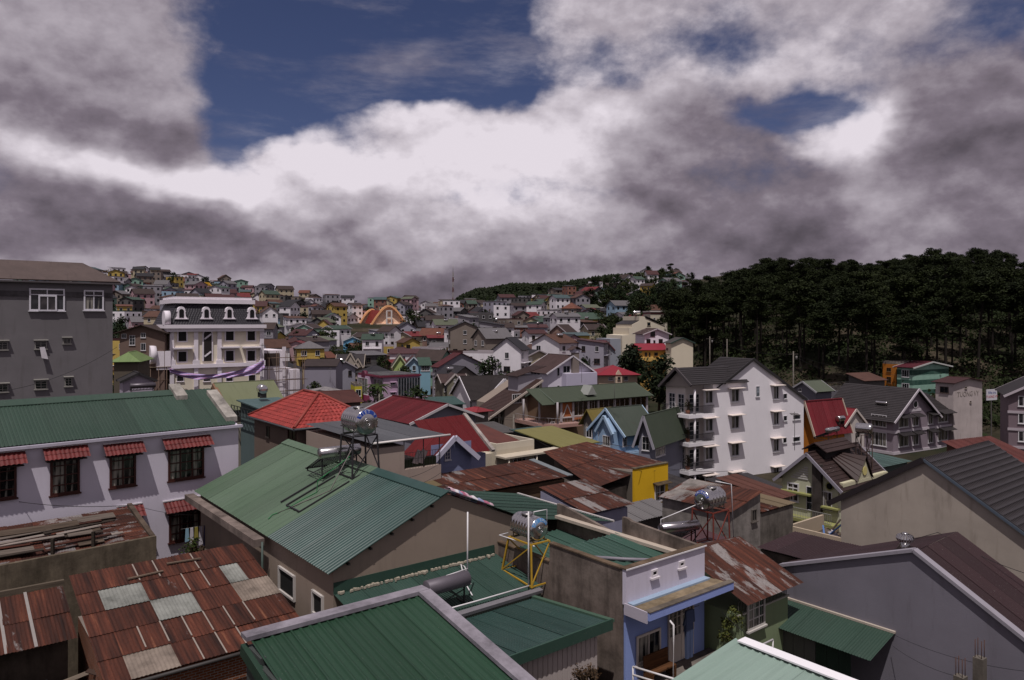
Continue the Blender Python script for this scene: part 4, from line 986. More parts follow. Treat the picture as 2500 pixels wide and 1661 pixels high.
# --- right-hand foreground
def grey_gable():
    G = Fr(2186, 28, ZB); y0, ya, y1 = -7.2, -.665, 4.71
    root = thing('grey_gable_house', 'house with a wide blank grey plaster gable and maroon ridged roof', 'house', G.W(0, y0), G.th)
    za, z1 = G.z(0, ya, 1346), G.z(0, y1, 1384); z0 = za-(ya-y0)*(za-G.z(0, -4.19, 1561))/(3.525); gp = plaster('#77737c', .55)
    T = lambda y: y-y0
    MB().prism([(0, T(y0), 0), (0, T(y1), 0), (0, T(y1), z1), (0, T(ya), za), (0, T(y0), z0)], (.2, 0, 0)).build('gable_wall', gp, root)
    MB().prism([(.2, T(y0), 0), (.2, T(y1), 0), (.2, T(y1), z1-.35), (.2, T(ya), za-.35), (.2, T(y0), z0-.35)], (3.5, 0, 0)).build('wall', gp, root)
    cp = plaster('#8d8890', .3)
    MB().bar(V(.05, T(y1)+.1, z1+.04), V(.05, T(ya), za+.04), .34, .12).build('coping', cp, root); MB().bar(V(.05, T(ya), za+.04), V(.05, T(y0), z0+.04), .34, .12).build('coping', cp, root)
    mar = paintmetal('#4a3134', .55, .2, 'y', .55); xe = G.tx(2331, ya)+.2
    corr(root, [V(xe, T(y1)+1.0, z1-.5), V(.2, T(y1)+1.0, z1-.5), V(.2, T(ya), za-.06), V(xe, T(ya), za+.0)], mar, .9, .12, .022, prof='sine', sub=5)
    corr(root, [V(.2, T(y0), z0-.05), V(xe, T(y0), z0-.05), V(xe, T(ya), za), V(.2, T(ya), za-.06)], mar, .9, .12, .022, prof='sine', sub=5)
    q = thing('roof_turbine_vent', 'shiny round turbine ventilator on the maroon roof', 'roof vent', G.W(1.25, ya+.85, za-.47), G.th); q.scale = (1.15,)*3; st = steel('#c2bfbe', .2)
    MB().tube([(0, 0, 0), (0, 0, .25), (0, 0, .3)], [.3, .17, .17], 4).build('base', st, q); b = MB()
    for i in range(20):
        a = i*2*math.pi/20; c, s_ = math.cos(a), math.sin(a); c2, s2 = math.cos(a+.22), math.sin(a+.22); pr = [(.15, .32), (.25, .38), (.29, .47), (.25, .56), (.12, .62)]
        for (ra, za_), (rb, zb_) in zip(pr, pr[1:]): b.poly([(ra*c, ra*s_, za_), (ra*.96*c2, ra*.96*s2, za_), (rb*.96*c2, rb*.96*s2, zb_), (rb*c, rb*s_, zb_)])
    b.tube([(0, 0, .61), (0, 0, .66)], [.14, .05], 14); b.build('turbine', st, q)
    c = G.W(3, 0); NOGO.append((c.x, c.y, 7))
    # the second maroon roof that meets it in a valley
    K2 = Fr(1982, 33.3, ZB); r2 = K2.root('maroon_sheet_house', 'low house under a long maroon sheet roof beside the grey gable'); zv = K2.z(0, 0, 1366); yl = K2.ty(1850)
    corr(r2, [V(-.1, yl, zv-.1), V(-.1, -1.8, zv-.05), V(3.3, -1.8, zv+.12), V(3.3, yl, zv+.05)], mar, .9, .12, .022, prof='sine', sub=5)
    MB().prism([(.1, .1, 0), (3.1, .1, 0), (3.1, .1, zv-.1), (.1, .1, zv-.2)], (0, yl-.2, 0)).build('wall', concrete('#6a6058', .6), r2)
    # green shed roof fixed to the grey wall
    sh = thing('green_lean_to', 'green sheet lean-to roof fixed along the grey gable wall', 'lean-to', G.W(0, 0), G.th)
    zt = G.z(0, 0, 1546); ye = 5.3; out = 2.0
    corr(sh, [V(-out, 0, zt-.5), V(-out, ye, zt-.5), V(0, ye, zt), V(0, 0, zt)], paintmetal('#3a5a4a', .48, .2, 'x', .85), 1.0, .11, .02, prof='sine', sub=5)
    MB().bar(V(-.04, -.02, zt+.04), V(-.04, ye, zt+.04), .14, .08).build('mortar_fillet', plaster('#b3a79a', .4), sh)
    for i in range(8):
        y = .9+i*.47; MB().box(-out+.35, y, zt-3.2, -out+.38+.02*(i % 2), y+.45, zt-.48).build('wall_sheet', paintmetal('#6f6c6a', .5, .3) if i > 2 else paintmetal('#2c4436', .5, .2), sh)
    # stubs of unfinished columns
    for k, (u, v, Y) in enumerate(((2392, 1605, 17.5), (2345, 1650, 17.2))):
        p = PX(u, v, Y); o = thing('column_stub', 'unfinished concrete column stub with rusty starter bars, '+('the taller one' if k == 0 else 'the shorter one'), 'column', (p.x, p.y, ZB), .6)
        MB().box(-.11, -.11, 0, .11, .11, p.z-ZB).build('shaft', concrete('#6b645c', .5), o)
        for a in (-1, 1):
            for b_ in (-1, 1): MB().tube([(a*.07, b_*.07, p.z-ZB-.1), (a*.07, b_*.07, p.z-ZB+.42)], .009, 5).build('starter_bar', flat('#4a2c20', .8), o)
    # bright green roof at the bottom edge
    H = Fr(1796, 19, ZB); lr = thing('mint_roof_house', 'house with pale mint green sheet roof and white ridge cap', 'house', H.W(-6, -9), H.th); z0_ = H.z(0, 0, 1561); mint = paintmetal('#8aa898', .5, .3, 'x', 1.0)
    corr(lr, [V(0, 9, z0_-.7), V(0, 0, z0_-.7), V(6, 0, z0_), V(6, 9, z0_)], mint, 1.0, .2, .03)
    MB().hexa([V(5.78, 0, z0_+.06), V(6.12, 0, z0_+.06), V(6.12, 8.8, z0_+.06), V(5.78, 8.8, z0_+.06)], [V(5.78, 0, z0_+.1), V(6.12, 0, z0_+.1), V(6.12, 8.8, z0_+.1), V(5.78, 8.8, z0_+.1)]).build('ridge_cap', plaster('#e2dfe2', .05), lr)
    MB().box(5.9, .1, 0, 6.05, 8.8, z0_-.02).build('wall', plaster('#8f8c7c', .4), lr); MB().box(.3, .1, 0, 5.9, 8.8, z0_-.8).build('wall_core', plaster('#8f8c7c', .4), lr)
    # rusty roof beside the blue house and its green wall
    K = Fr(1954, 30, ZB); rr = thing('rust_streaked_house', 'pale green walled house under a steep roof of rust streaked zinc sheets', 'house', K.W(-3.85, 0), K.th); zb = K.z(0, 0, 1420); zt2 = zb+1.15; L = 2.9
    corr(rr, [V(0, -.1, zb-.04), V(3.9, -.1, zb-.04), V(3.9, L, zt2), V(0, L, zt2)], [rust(3), rust(2), rust(2)], .8, .075, .016, 1, 'sine', sub=5)
    corr(rr, [V(3.9, L+1.6, zt2-.6), V(0, L+1.6, zt2-.6), V(0, L, zt2), V(3.9, L, zt2)], [rust(2), rust(3)], .8, .075, .016, 1, 'sine', sub=4)
    MB().box(.1, .35, 0, 3.5, 4.2, zb-.55).build('wall', plaster('#7d8a6a', .25), rr); MB().box(-.0, .3, zb-.6, 3.55, .36, zb-.54).build('sill_band', plaster('#aaa69a'), rr)
    b = MB()
    for i in range(34): b.box(.1+i*.1, .36, zb-.54, .13+i*.1, .38, zb-.02)
    b.build('slat_screen', flat('#4b4a44', .7), rr); window(rr, 'x', (.55, 1.7, zb-1.25, zb-.1), 3, 3, flat('#b9b4ae'), glass('#1d2022', 1), off=-.3)
    c = K.W(-2, 2); NOGO.append((c.x, c.y, 4))
grey_gable()
def cement_gable():
    G = Fr(2257, 40, ZB); hw = 4.65
    root = thing('cement_gable_house', 'house with bare cement gable wall under dark grey tiled roof', 'house', G.W(0, -hw), G.th)
    za = G.z(0, 0, 1122); ze = za-2.95; cm = plaster('#a89d92', .85)
    MB().prism([(0, 0, 0), (0, 2*hw, 0), (0, 2*hw, ze), (0, hw, za), (0, 0, ze)], (9, 0, 0)).build('gable_wall', cm, root)
    dt = tile('#3b3536', .8, .5, .4); s = 2.95/hw; ov = .75
    courses(root, [V(-.15, -.6, ze-s*.6+.03), V(9.3, -.6, ze-s*.6+.03), V(9.3, hw, za+.03), V(-.15, hw, za+.03)], dt, .36, .05)
    courses(root, [V(9.3, 2*hw+ov, ze-s*ov+.03), V(-.15, 2*hw+ov, ze-s*ov+.03), V(-.15, hw, za+.03), V(9.3, hw, za+.03)], dt, .36, .05)
    b = MB()                                    # raised pan ribs running down the visible slope
    for i in range(42): x = -.1+i*.225; b.bar(V(x, -.58, ze-s*.58+.11), V(x, hw, za+.11), .06, .05)
    tag(b.build('tile_ribs', dt, root), kind='stuff')
    MB().bar(V(-.15, 2*hw+ov, ze-s*ov), V(-.15, hw, za), .16, .3).build('barge_board', flat('#241d20', .7), root); MB().bar(V(-.15, -.6, ze-s*.6), V(-.15, hw, za), .1, .14).build('barge_board', flat('#4c5560', .6), root)
    c = G.W(4, 0); NOGO.append((c.x, c.y, 7))
    # walled terrace with building rubbish in front of it
    H = Fr(2054, 43.6, ZB); t = thing('walled_terrace', 'small cement walled terrace full of building rubbish', 'terrace', H.W(0, 0), H.th); zt = H.z(0, 0, 1314)
    cw = plaster('#b0a08c', .35)
    x0, x1, y1 = 0, 4.2, H.ty(1922)
    MB().box(0, .02, 0, .15, y1, zt).build('wall', cw, t); MB().box(.15, y1-.15, 0, x1, y1, zt).build('wall', cw, t); MB().box(.15, .02, 0, x1, y1-.15, zt-.9).build('floor_slab', concrete('#5c5148', .5), t)
    rr = random.Random(12)
    for k in range(16):
        Lp = rr.uniform(1, 2.6); q = MB().box(-Lp/2, -.05, 0, Lp/2, .05, .05).build('batten', [wood('#7b6a56'), wood('#4b4038'), flat('#b8b0a8', .8), flat('#4a6a9c', .6)][k % 4]); q.location = H.W(rr.uniform(x0+.8, x1-.5), rr.uniform(.7, y1-.6), zt-.95+rr.uniform(0, .9)); q.rotation_euler = (rr.uniform(-.2, .2), rr.uniform(-.5, .1), rr.uniform(.2, 1.3)); tag(q, 'loose batten sticking out of the rubbish on the walled terrace', 'batten', 'battens on the walled terrace')
    for k in range(5):
        b = MB(); b.tube([(0, 0, 0), (.05, 0, .25), (0, .05, .5), (.02, 0, .62)], [.2, .27, .22, .06], 9); q = b.build('sack', flat('#b4aeb4', .8)); q.location = H.W(x0+1+k*.45, .6+.5*(k % 3), zt-.85); tag(q, 'white plastic sack among the rubbish on the walled terrace', 'sack', 'sacks on the walled terrace')
cement_gable()
# ---------------------------------------------------------------- tanks, stands, heaters
def yellow_tank():
    yf = -3.1; xf, xr2 = F.tx(1298, yf), F.tx(1372, yf); yb = F.ty(1226, xf); ye = paintYellow = flat('#a8852a', .5)
    zg = ZL1+.1; zt = F.z(xf, yf, 1333); ins = .28
    xm0, xm1, ym0, ym1 = xf+.05, lerp(xf, xr2, .62), yf+.1, lerp(yf, yb, .8)
    C = [F.W(xf, yf, zg), F.W(xr2, yf, zg), F.W(xr2, yb, zg+.2), F.W(xf, yb, zg+.2)]; T = [F.W(xm0, ym0, zt), F.W(xm1, ym0, zt), F.W(xm1, ym1, zt), F.W(xm0, ym1, zt)]
    stand('tank_stand', 'yellow steel stand with crossed braces on the green roof', C, zt, T, ye)
    mid = F.W((xm0+xm1)/2, (ym0+ym1)/2, zt+.06); tank('water_tank', 'steel water tank with pale blue band on the yellow stand', mid, F.th-R(90), .92, 1.25, 'DAT THANH', '#4a7fb0', 7, tm='#c9d4de')
    wp = flat('#d2cfd0', .4)
    pipe('water_pipe', 'white riser pipe standing beside the yellow tank stand', [F.W(xf-.12, yf+.05, zg+.1), F.W(xf-.12, yf+.05, zt+1.35)], .03, wp)
    pipe('water_pipe', 'white pipe running over the green roof to the grey solar heater', [F.W(xf-.15, yf-.0, zg+.12), F.W(xf-2.6, yf+.05, zg+.1), F.W(xf-4.4, yf+.1, zg+.1)], .028, wp)
    pipe('water_pipe', 'white overflow pipe bent over the top of the banded tank', [F.W(xm0+.4, ym0+.3, zt+.95), F.W(xm0+.4, ym0+.3, zt+1.18), F.W(xm0+1.0, ym0+.2, zt+1.2), F.W(xm0+1.0, ym0+.2, zt+.2)], .022, wp)
    pipe('water_pipe', 'white pipe frame jutting out from the yellow stand', [F.W(xm0+.1, ym0-.1, zt-.05), F.W(xm0-.1, ym1+.5, zt-.03), F.W(xm0+.4, ym1+.55, zt-.03)], .025, wp)
yellow_tank()
def solar(name, label, o, rz, L=1.9, D=.5, hz=.75, dm=None, n=15, run=1.6):
    t = thing(name, label, 'solar heater', o, rz); r = D/2; dm = dm or steel()
    MB().tube([(-.05, 0, hz+r), (0, 0, hz+r), (.02, 0, hz+r), (L-.02, 0, hz+r), (L, 0, hz+r), (L+.05, 0, hz+r)], [.01, r*.9, r, r, r*.9, .01], 22).build('drum', dm, t)
    for i in range(n): x = .12+(L-.24)*i/(n-1); MB().tube([(x, .1, hz+.05), (x, run, .16)], .026, 6).build('collector_tube', flat('#141318', .2, spec=.6), t)
    fr = flat('#262427', .5); MB().bar((.05, run, .14), (L-.05, run, .14), .07).build('foot_rail', fr, t)
    for x in (.15, L-.15):
        MB().bar((x, .0, 0), (x, 0, hz), .05).build('leg', fr, t); MB().bar((x, run, 0), (x, run, .15), .05).build('leg', fr, t); MB().bar((x, 0, hz-.02), (x, run, .12), .045).build('side_rail', fr, t); MB().bar((x, 0, .03), (x, run, .03), .04).build('base_rail', fr, t)
    MB().bar((.15, 0, .1), (L-.15, 0, hz-.1), .03).build('brace', fr, t); return t
xh = F.tx(1046, -2.9)
solar('solar_heater', 'dull grey solar water heater drum on black legs on the green roof', F.W(xh, -2.75, ZL1+.12), F.th, 1.8, .56, .62, flat('#5e585f', .55, .3), 15, 1.7)
wp = flat('#d2cfd0', .4)
pipe('vent_pipe', 'tall white vent pipe behind the grey solar heater', [F.W(xh+1.9, -2.6, ZL1+.8), F.W(xh+1.95, -2.55, ZL1+3.4)], .03, wp); pipe('water_pipe', 'white pipe along the top of the grey solar heater', [F.W(xh+1.9, -2.6, ZL1+1.3), F.W(xh+.9, -2.7, ZL1+1.28), F.W(xh, -2.75, ZL1+1.0)], .022, wp)
pipe('water_pipe', 'bent white pipe lying on the green roof beside the solar heater', [F.W(xh+2.2, -2.5, ZL1+.2), F.W(xh+2.5, -1.6, ZL1+.35), F.W(xh+3.2, -.3, ZL1+.6), F.W(xh+3.25, -.5, ZL1+.55), F.W(xh+2.7, -1.7, ZL1+.3)], .025, wp)
def viet_tank():
    xr = F.tx(1089); h = F.z(0, 0, 1391); rise = F.z(xr, 0, 1203)-h; zr = h+rise
    zroof = lambda x: zr-abs(x-xr)*rise/xr+.08
    x0, x1 = 3.9, 5.3; y0 = F.ty(860, x0); y1 = y0+1.35; zt = F.z(x0, y0, 1068); bk = flat('#2a282b', .5)
    pts = [(x0, y0), (x1, y0), (x1, y1), (x0, y1)]
    C = [F.W(x, y, zroof(x)) for x, y in pts]; T = [F.W(lerp(x, (x0+x1)/2, .1), lerp(y, (y0+y1)/2, .1), zt) for x, y in pts]
    stand('tank_stand', 'black steel stand with crossed braces on the ridge of the two-tone roof', C, zt, T, bk)
    tank('water_tank', 'large steel water tank with dark blue lettered band on the black stand', F.W((x0+x1)/2, (y0+y1)/2, zt+.06), F.th-R(90), 1.2, 1.5, 'VIET Y', '#1d3a86', 7)
    solar('solar_heater', 'chrome solar water heater beside the black tank stand on the ridge', F.W(x0-.9, y1+.3, zroof(x0)-.05), F.th, 2.1, .52, .85, steel('#c4c1c0', .2), 16, 1.7)
    b = MB(); o = F.W(x0-2.2, y0-.3, zroof(x0-2.2)); rt = thing('roof_frame', 'black angle iron base frame lying on the two-tone roof', 'frame', o, F.th); s = rise/xr
    for y in (.2, 1.7, 2.4): MB().bar((-.4, y, -.4*s+.03), (2.0, y, 2.0*s+.03), .06).build('rail', bk, rt)
    MB().bar((-.4, .2, -.4*s+.03), (-.4, 1.7, -.4*s+.03), .06).build('rail', bk, rt)
    P = lambda x, y: F.W(x, y, zr-(xr-x)*s+.09)
    xa = .35; ya = F.ty(655, xa)
    pipe('hose', 'green hose running down the two-tone roof', [F.W(x0, y0+.2, zt-.9), F.W(x0-1.3, y0+.9, zroof(x0-1.3)+.5), F.W(x0-1.35, y0+.9, zroof(x0-1.35)), P(2.0, lerp(y0+.9, ya, .5)), P(1.0, lerp(y0+.9, ya, .85)), P(.6, ya+.2), P(xa, ya)], .022, flat('#1f6a3a', .5))
    pipe('hose', 'grey pipe running down the two-tone roof beside the green hose', [F.W(x0, y0+.1, zt-.6), P(x0-1.0, y0+.2), P(2.0, lerp(y0, ya, .55)), P(.8, ya+.05)], .022, flat('#6a6360', .5))
viet_tank()
def red_tank():
    Y = 36; G = Fr(1742, Y, ZB); zt = G.z(0, 0, 1255); zg = zt-1.85; rd = flat('#6a2f26', .6); d = 1.35
    C = [G.W(0, 0, zg), G.W(d, -.0, zg), G.W(d, d, zg), G.W(0, d, zg)]; T = [G.W(.05, .05, zt), G.W(d-.05, .05, zt), G.W(d-.05, d-.05, zt), G.W(.05, d-.05, zt)]
    stand('tank_stand', 'dark red steel stand with crossed braces behind the blue house', C, zt, T, rd)
    tank('water_tank', 'steel water tank with blue side lettering on the dark red stand', G.W(d/2, d/2, zt+.06), G.th+R(180), .98, 1.3, 'TAN KHANG', '#27408a', 5, side='TAN KHANG', yside=1)
    solar('solar_heater', 'chrome solar heater drum lying beside the dark red tank stand', G.W(-1.9, 1.7, zg-.1), G.th-R(20), 2.1, .5, .95, steel('#b5b0b2', .22), 14, 1.5)
    pipe('water_pipe', 'white pipe rising beside the dark red tank stand', [G.W(d+.2, -.1, zg-.3), G.W(d+.1, 0, zt+1.25), G.W(d-.5, .5, zt+1.4)], .03, wp)
    pipe('water_pipe', 'white pipe from the steel tank down to the chrome drum', [G.W(-.1, 1.0, zt+.25), G.W(-1.9, 1.7, zg+1.55), G.W(-1.9, 1.65, zg+.1)], .022, wp)
    # the maroon roofs below
    r = thing('maroon_patched_house', 'old house under patched maroon and grey sheets below the red stand', 'house', G.W(-4.5, -.3), G.th)
    zz = zg-.12; mar = paintmetal('#5c3e42', .5, .3, 'y', .8)
    corr(r, [V(0, 0, zz-.3), V(7.5, 0, zz-.3), V(7.5, 3.4, zz+.1), V(0, 3.4, zz+.1)], [mar, mar, paintmetal('#54633f', .5, .3, 'y', .8)], 1.05, .15, .022, prof='sine', sub=4); MB().box(.2, .2, 0, 7.3, 3.2, zz-.4).build('wall', concrete('#75695f', .6), r)
    K = Fr(1785, 42, ZB); q = thing('rusty_monopitch_house', 'grey walled house with one-sided rusty roof behind the lettered tank', 'house', K.W(0, 0), K.th); w = K.tx(1856); za = K.z(0, 0, 1250); zb = K.z(w, 0, 1203)
    MB().prism([(0, 0, 0), (w, 0, 0), (w, 0, zb), (0, 0, za)], (0, 5, 0)).build('wall', concrete('#8c8580', .5), q)
    corr(q, [V(-.2, 5.2, za-.1), V(-.2, -.15, za), V(w+.1, -.15, zb+.06), V(w+.1, 5.2, zb-.05)], [rust(1, 'x'), rust(0, 'x'), rust(0, 'x'), rust(3, 'x')], .9, .12, .02, 2, 'sine', sub=5)
    K2 = K.W(w, 0); MB().box(w, .0, 0, w+3.6, 3.2, za-.6).build('side_wall', concrete('#6f6862', .7), q); corr(q, [V(w, -.1, za-.5), V(w+3.7, -.1, za-.5), V(w+3.7, 3.3, za-.35), V(w, 3.3, za-.35)], [rust(2), paintmetal('#7a6a52', .6, .3)], 1.0, .2, .03)
    window(q, 'x', (w*.68, w*.85, za-.9, za-.2), 2, 1, flat('#5d5650'), glass()); c = K.W(2, 4); NOGO.append((c.x, c.y, 6))
red_tank()
# ================================================================ middle distance, house by house
DKT, BRT, REDT = tile('#3a3536', .85, .55), tile('#4a3530', .85, .6), tile('#8e2f30', .8, .6)
OFFW = plaster('#cfc6c0', .14)
WF = flat('#c9c6c8', .5)
# --- red hipped roof
def red_hip():
    Y = 52; G = Fr(725, Y, 0); w, d = 5.8, G.ty(621); z0 = ZB; G.O.z = z0; h = G.z(0, 0, 1038)
    root = G.root('red_tiled_house', 'brown plastered house with bright red tiled hip roof')
    body(root, w, d, h-.1, 'box', 0, .5, plaster('#6d5f56', .3)); rt = tile('#a5403a', .95, .6); o = .35
    zr = G.z(w/2, w/2, 962); s = (zr-h)/(w/2); ez = h-s*o+.02
    A, B, C, D = V(-o, -o, ez), V(w+o, -o, ez), V(w+o, d+o, ez), V(-o, d+o, ez); P, Q = V(w/2, w/2, zr), V(w/2, d-w/2, zr)
    if Q.y < P.y+.4: Q.y = P.y+1.8
    tiles(root, [D, A, P, Q], rt, .34, .37, maxn=290); tiles(root, [A, B, P+V(.02, 0, 0), P-V(.02, 0, 0)], rt, .34, .37, maxn=160); slab(root, [B, C, Q, P], rt, .06); slab(root, [C, D, Q, Q+V(.02, 0, 0)], rt, .06)
    for a, b_ in ((A, P), (B, P), (P, Q), (D, Q)): MB().tube([a+V(0, 0, .06), b_+V(0, 0, .08)], .11, 8).build('ridge_tile', tile('#9a4238', .9), root)
    MB().tube([A+V(-.02, -.05, -.08), B+V(0, -.05, -.08)], .1, 8).build('gutter', flat('#3e4044', .5), root); MB().tube([A+V(-.05, 0, -.08), D+V(-.05, 0, -.08)], .08, 8).build('gutter', flat('#3e4044', .5), root)
    r = G.ry(708, 1048, 728, 1090); window(root, 'y', (r[0]+.3, r[1]+.3, r[2]-1, r[3]), 2, 3, flat('#3a1f16'), glass('#20140f')); window(root, 'y', (5.2, 5.8, h-1.5, h-.7), 1, 1, flat('#4a423c'), glass())
    NOGO.append((*G.W(3, 4).xy, 6))
    # terrace with flat grey awning roof beside it
    K = Fr(911, 44, ZB); t = K.root('awning_roof_house', 'tan walled house under a flat grey sheet awning with white edge pipe'); zt = K.z(0, 0, 1084); L = K.tx(1095); D_ = 9.8
    corr(t, [V(-.1, 0, zt), V(L, 0, zt), V(L, D_, zt+.12), V(-.1, D_, zt+.12)], paintmetal('#63646a', .65, .3, 'y', .85), 1.1, .12, .018, 1, 'sine', sub=4)
    MB().tube([(-.1, -.05, zt+.02), (L+.1, -.05, zt+.02)], .07, 8).build('edge_pipe', flat('#cfc8c4', .45), t)
    tn = plaster('#9c8c82', .3); x1 = K.tx(1079); zw = K.z(0, 0, 1098)
    MB().box(0, .1, 0, 2.2, D_, zw).build('wall', tn, t); MB().box(2.2, .1, 0, x1, D_, zw-1.5).build('terrace_wall', tn, t)
    for x in (2.2, 3.6, x1-.1): MB().tube([(x, .15, zw-1.5), (x, .15, zt)], .035, 6).build('post', flat('#3d3a3a'), t)
    b = MB()
    for i in range(14): x = 2.2+i*(x1-2.2)/13; b.bar((x, .14, zw-1.5), (x, .14, zw-.5), .015)
    for z in (-.9, -.5): b.bar((2.2, .14, zw+z), (x1, .14, zw+z), .02)
    b.build('fence', flat('#2c2a2a'), t); MB().box(2.3, .5, zw-1.48, x1-.1, .9, zw-1.0).build('planter', flat('#2a3320', .9), t)
    for k, x in enumerate((2.9, 3.25)):
        q = MB().prism([(0, 0, 0), (.5, .1, .02), (.62, .1, .85), (.12, 0, .9)], (0, .05, 0)).build('folded_sheet', plaster('#b5aaa8', .2)); q.location = K.W(x, .35, zw-1.2); q.rotation_euler = (0, R(20), K.th); tag(q, ('striped pale sheet leaning on the terrace under the grey awning', 'second pale sheet leaning on the terrace fence')[k], 'sheet')
    NOGO.append((*K.W(2.7, 5).xy, 6))
red_hip()
# --- olive roof behind the white house
r, G, w, d, h = hpx('long low house with pale olive sheet roof behind the whitewashed house', 560, 66, 1000, ur=694, d=7, vr=938, roof='gx', over=.3, wall=plaster('#8a8478'), rmat=paintmetal('#7d8358', .55, .35, 'y', .95), kind='slab', name='olive_roof_house')
MB().bar((-.3, -.3, h-.1), (-.3, 3.6, h+1.9), .3, .5).build('verge_board', wood('#8a6a55'), r)
r, G, w, d, h = hpx('low house with teal sheet roof and black lattice truss', 655, 60, 1006, ul=588, w=3.2, vr=990, roof='sy', over=.3, wall=plaster('#5b6b6b'), rmat=paintmetal('#4a6a6a', .5, .3), name='teal_roof_house')
b = MB()
for i in range(10): y = 8*i/10; b.bar((-.4, y, h-.9), (-.4, y+.8, h-.1), .04); b.bar((-.4, y+.8, h-.9), (-.4, y+.8, h-.1), .04)
b.bar((-.4, 0, h-.9), (-.4, 8, h-.9), .06); b.bar((-.4, 0, h-.1), (-.4, 8, h-.1), .06); b.build('truss', flat('#23282a'), r)
tank('water_tank', 'small steel tank on the teal roof beside the red tiles', r.location+V(-2.2, 5, h+1.0), R(120), .8, 1.1, simple=True)
# --- lavender house with red gabled roof
def lavender():
    root, G, w, d, h = hpx('lavender boarded house with steep red sheet roof and white barge boards', 1141, 53, 1115, ur=1200, ul=1060, roof='gy', vr=1020, rf=.62, over=.35, wall=plaster('#8d8fae', .12), rmat=paintmetal('#8a2c32', .5, .3, 'x', .9), kind='corr', trim=plaster('#c3c0cc', .2), name='lavender_house')
    return root
G = Fr(1052, 52, ZB); w = 5.2; h = G.z(0, 0, 1120); root = G.root('lavender_house', 'lavender boarded house with steep red sheet roof and white barge boards')
lav = plaster('#8b8eac', .12); w = G.tx(1150); d = 3.3; zr = G.z(w/2, 0, 1064); body(root, w, d, h, 'gy', zr-h-.1, .5, lav); red = paintmetal('#80282c', .6, .15, 'x', .66, spec=.12)
s = (zr-h)/(w/2); o = .35
for sg, xe in ((-1, -o), (1, w+o)):
    q = [V(xe, -.5, h-s*o), V(xe, 3.6, h-s*o), V(w/2, 3.6, zr), V(w/2, -.5, zr)] if sg > 0 else [V(xe, 3.6, h-s*o), V(xe, -.5, h-s*o), V(w/2, -.5, zr), V(w/2, 3.6, zr)]
    corr(root, q, red, 1.0, .25, .03); MB().bar(V(xe, -.5, h-s*o-.06), V(w/2, -.5, zr-.06), .2, .34).build('barge_board', plaster('#b9b6c6', .2), root)
x2 = G.tx(1197, 1.2); zb = G.z(x2, 0, 1104); yt = G.ty(1131, x2); ztop = G.z(x2, yt, 1013); xl = G.tx(1008, yt)
corr(root, [V(w*.45, 1.2, zb+.1), V(x2+.1, 1.2, zb-.1), V(x2+.1, yt, ztop), V(xl, yt, ztop-.1)], red, 1.0, .25, .03); MB().bar(V(x2+.15, 1.0, zb-.05), V(x2+.15, yt+.1, ztop+.05), .3, .22).build('verge_cap', concrete('#a39a94', .4), root)
MB().box(w+.02, 1.8, 0, x2, 3.3, zb-.3).build('side_wall', lav, root); MB().box(xl+.6, 3.32, 0, x2-.1, yt-.2, zb-.1).build('rear_wall', lav, root); b = MB()
for i in range(9): b.box(0, -.02, h-2.2+i*.35, w, -.003, h-2.2+i*.35+.33)
b.build('front_boards', plaster('#8288a8', .12), root); wx(root, G, [(1085, 1096, 1099, 1123)], nx=2, nz=3, fm=WF, split=True); wx(root, G, [(1084, 1166, 1102, 1196)], nx=3, nz=5, fm=WF); MB().box(-.1, -.12, h-3.0, w+1.8, -.02, h-2.85).build('string_course', plaster('#a9abc0'), root)
NOGO.append((*G.W(4, 4).xy, 6))
r, G, w, d, h = hpx('grey rendered house with broad low gable and red sheet roof', 1006, 80, 1028, ur=1160, d=11, roof='gy', vr=987, over=.7, wall=plaster('#7e7b86', .15), rmat=paintmetal('#74262e', .6, .15, 'x', .7, spec=.12), kind='corr', trim=plaster('#b8b2b4', .2), name='broad_gable_house')
# --- cream flat-roofed house
r, G, w, d, h = hpx('cream single-storey house with boxed parapet and brown inner roof', 1212, 64, 1100, ur=1304, d=8, roof='flat', wall=plaster('#c3b9a6', .15), rmat=tile('#5a3830'), trim=plaster('#cbc2b0', .18), name='cream_parapet_house')
MB().box(-.2, -1.5, h-.55, w+2.4, 0, h-.4).build('canopy_slab', plaster('#b9ae9c', .3), r); MB().box(-2, .5, 0, 0, d, h-.3).build('side_wall', plaster('#c3b9a6', .15), r)
for x in (.3, w*.8, w+2.2): MB().tube([(x, -1.35, h-3), (x, -1.35, h-.55)], .09, 8).build('column', plaster('#cbc2b0'), r)
wx(r, G, [(1252, 1110, 1284, 1130)], nx=3, nz=2, fm=WF); slab(r, [V(.3, 1, h+.1), V(w-.3, 1, h+.1), V(w-.3, d-.4, h+1.1), V(.3, d-.4, h+1.1)], tile('#5a3027'), .06)
# --- rusty roofs of the courtyard and the yellow wall
def rusty(label, u0, Y, v0, ur, ul, v1, kinds, wallm, name='rusty_roof_shed'):
    G = Fr(u0, Y, ZB); w = G.tx(ur); d = G.ty(ul, w) if ul else 4.; za = G.z(0, 0, v0); zb = G.z(w, d, v1); root = G.root(name, label, 'shed')
    corr(root, [V(-.2, -.15, za), V(w+.2, -.15, za), V(w+.2, d+.1, zb), V(-.2, d+.1, zb)], [rust(k) for k in kinds], .8, .12, .02, 2, 'sine', sub=5, jitter=.02)
    MB().prism([(.1, .1, 0), (.1, d-.1, 0), (.1, d-.1, zb-.15), (.1, .1, za-.15)], (w-.2, 0, 0)).build('wall', wallm, root); NOGO.append((*G.W(w/2, d/2).xy, math.hypot(w, d)/2)); return root, G, w, d, za, zb
a = rusty('long shed with streaky rusted roof in front of the lavender house', 1166, 45, 1203, 1383, 1291, 1125, [1, 2, 1, 0], wood('#5d4a3a'))
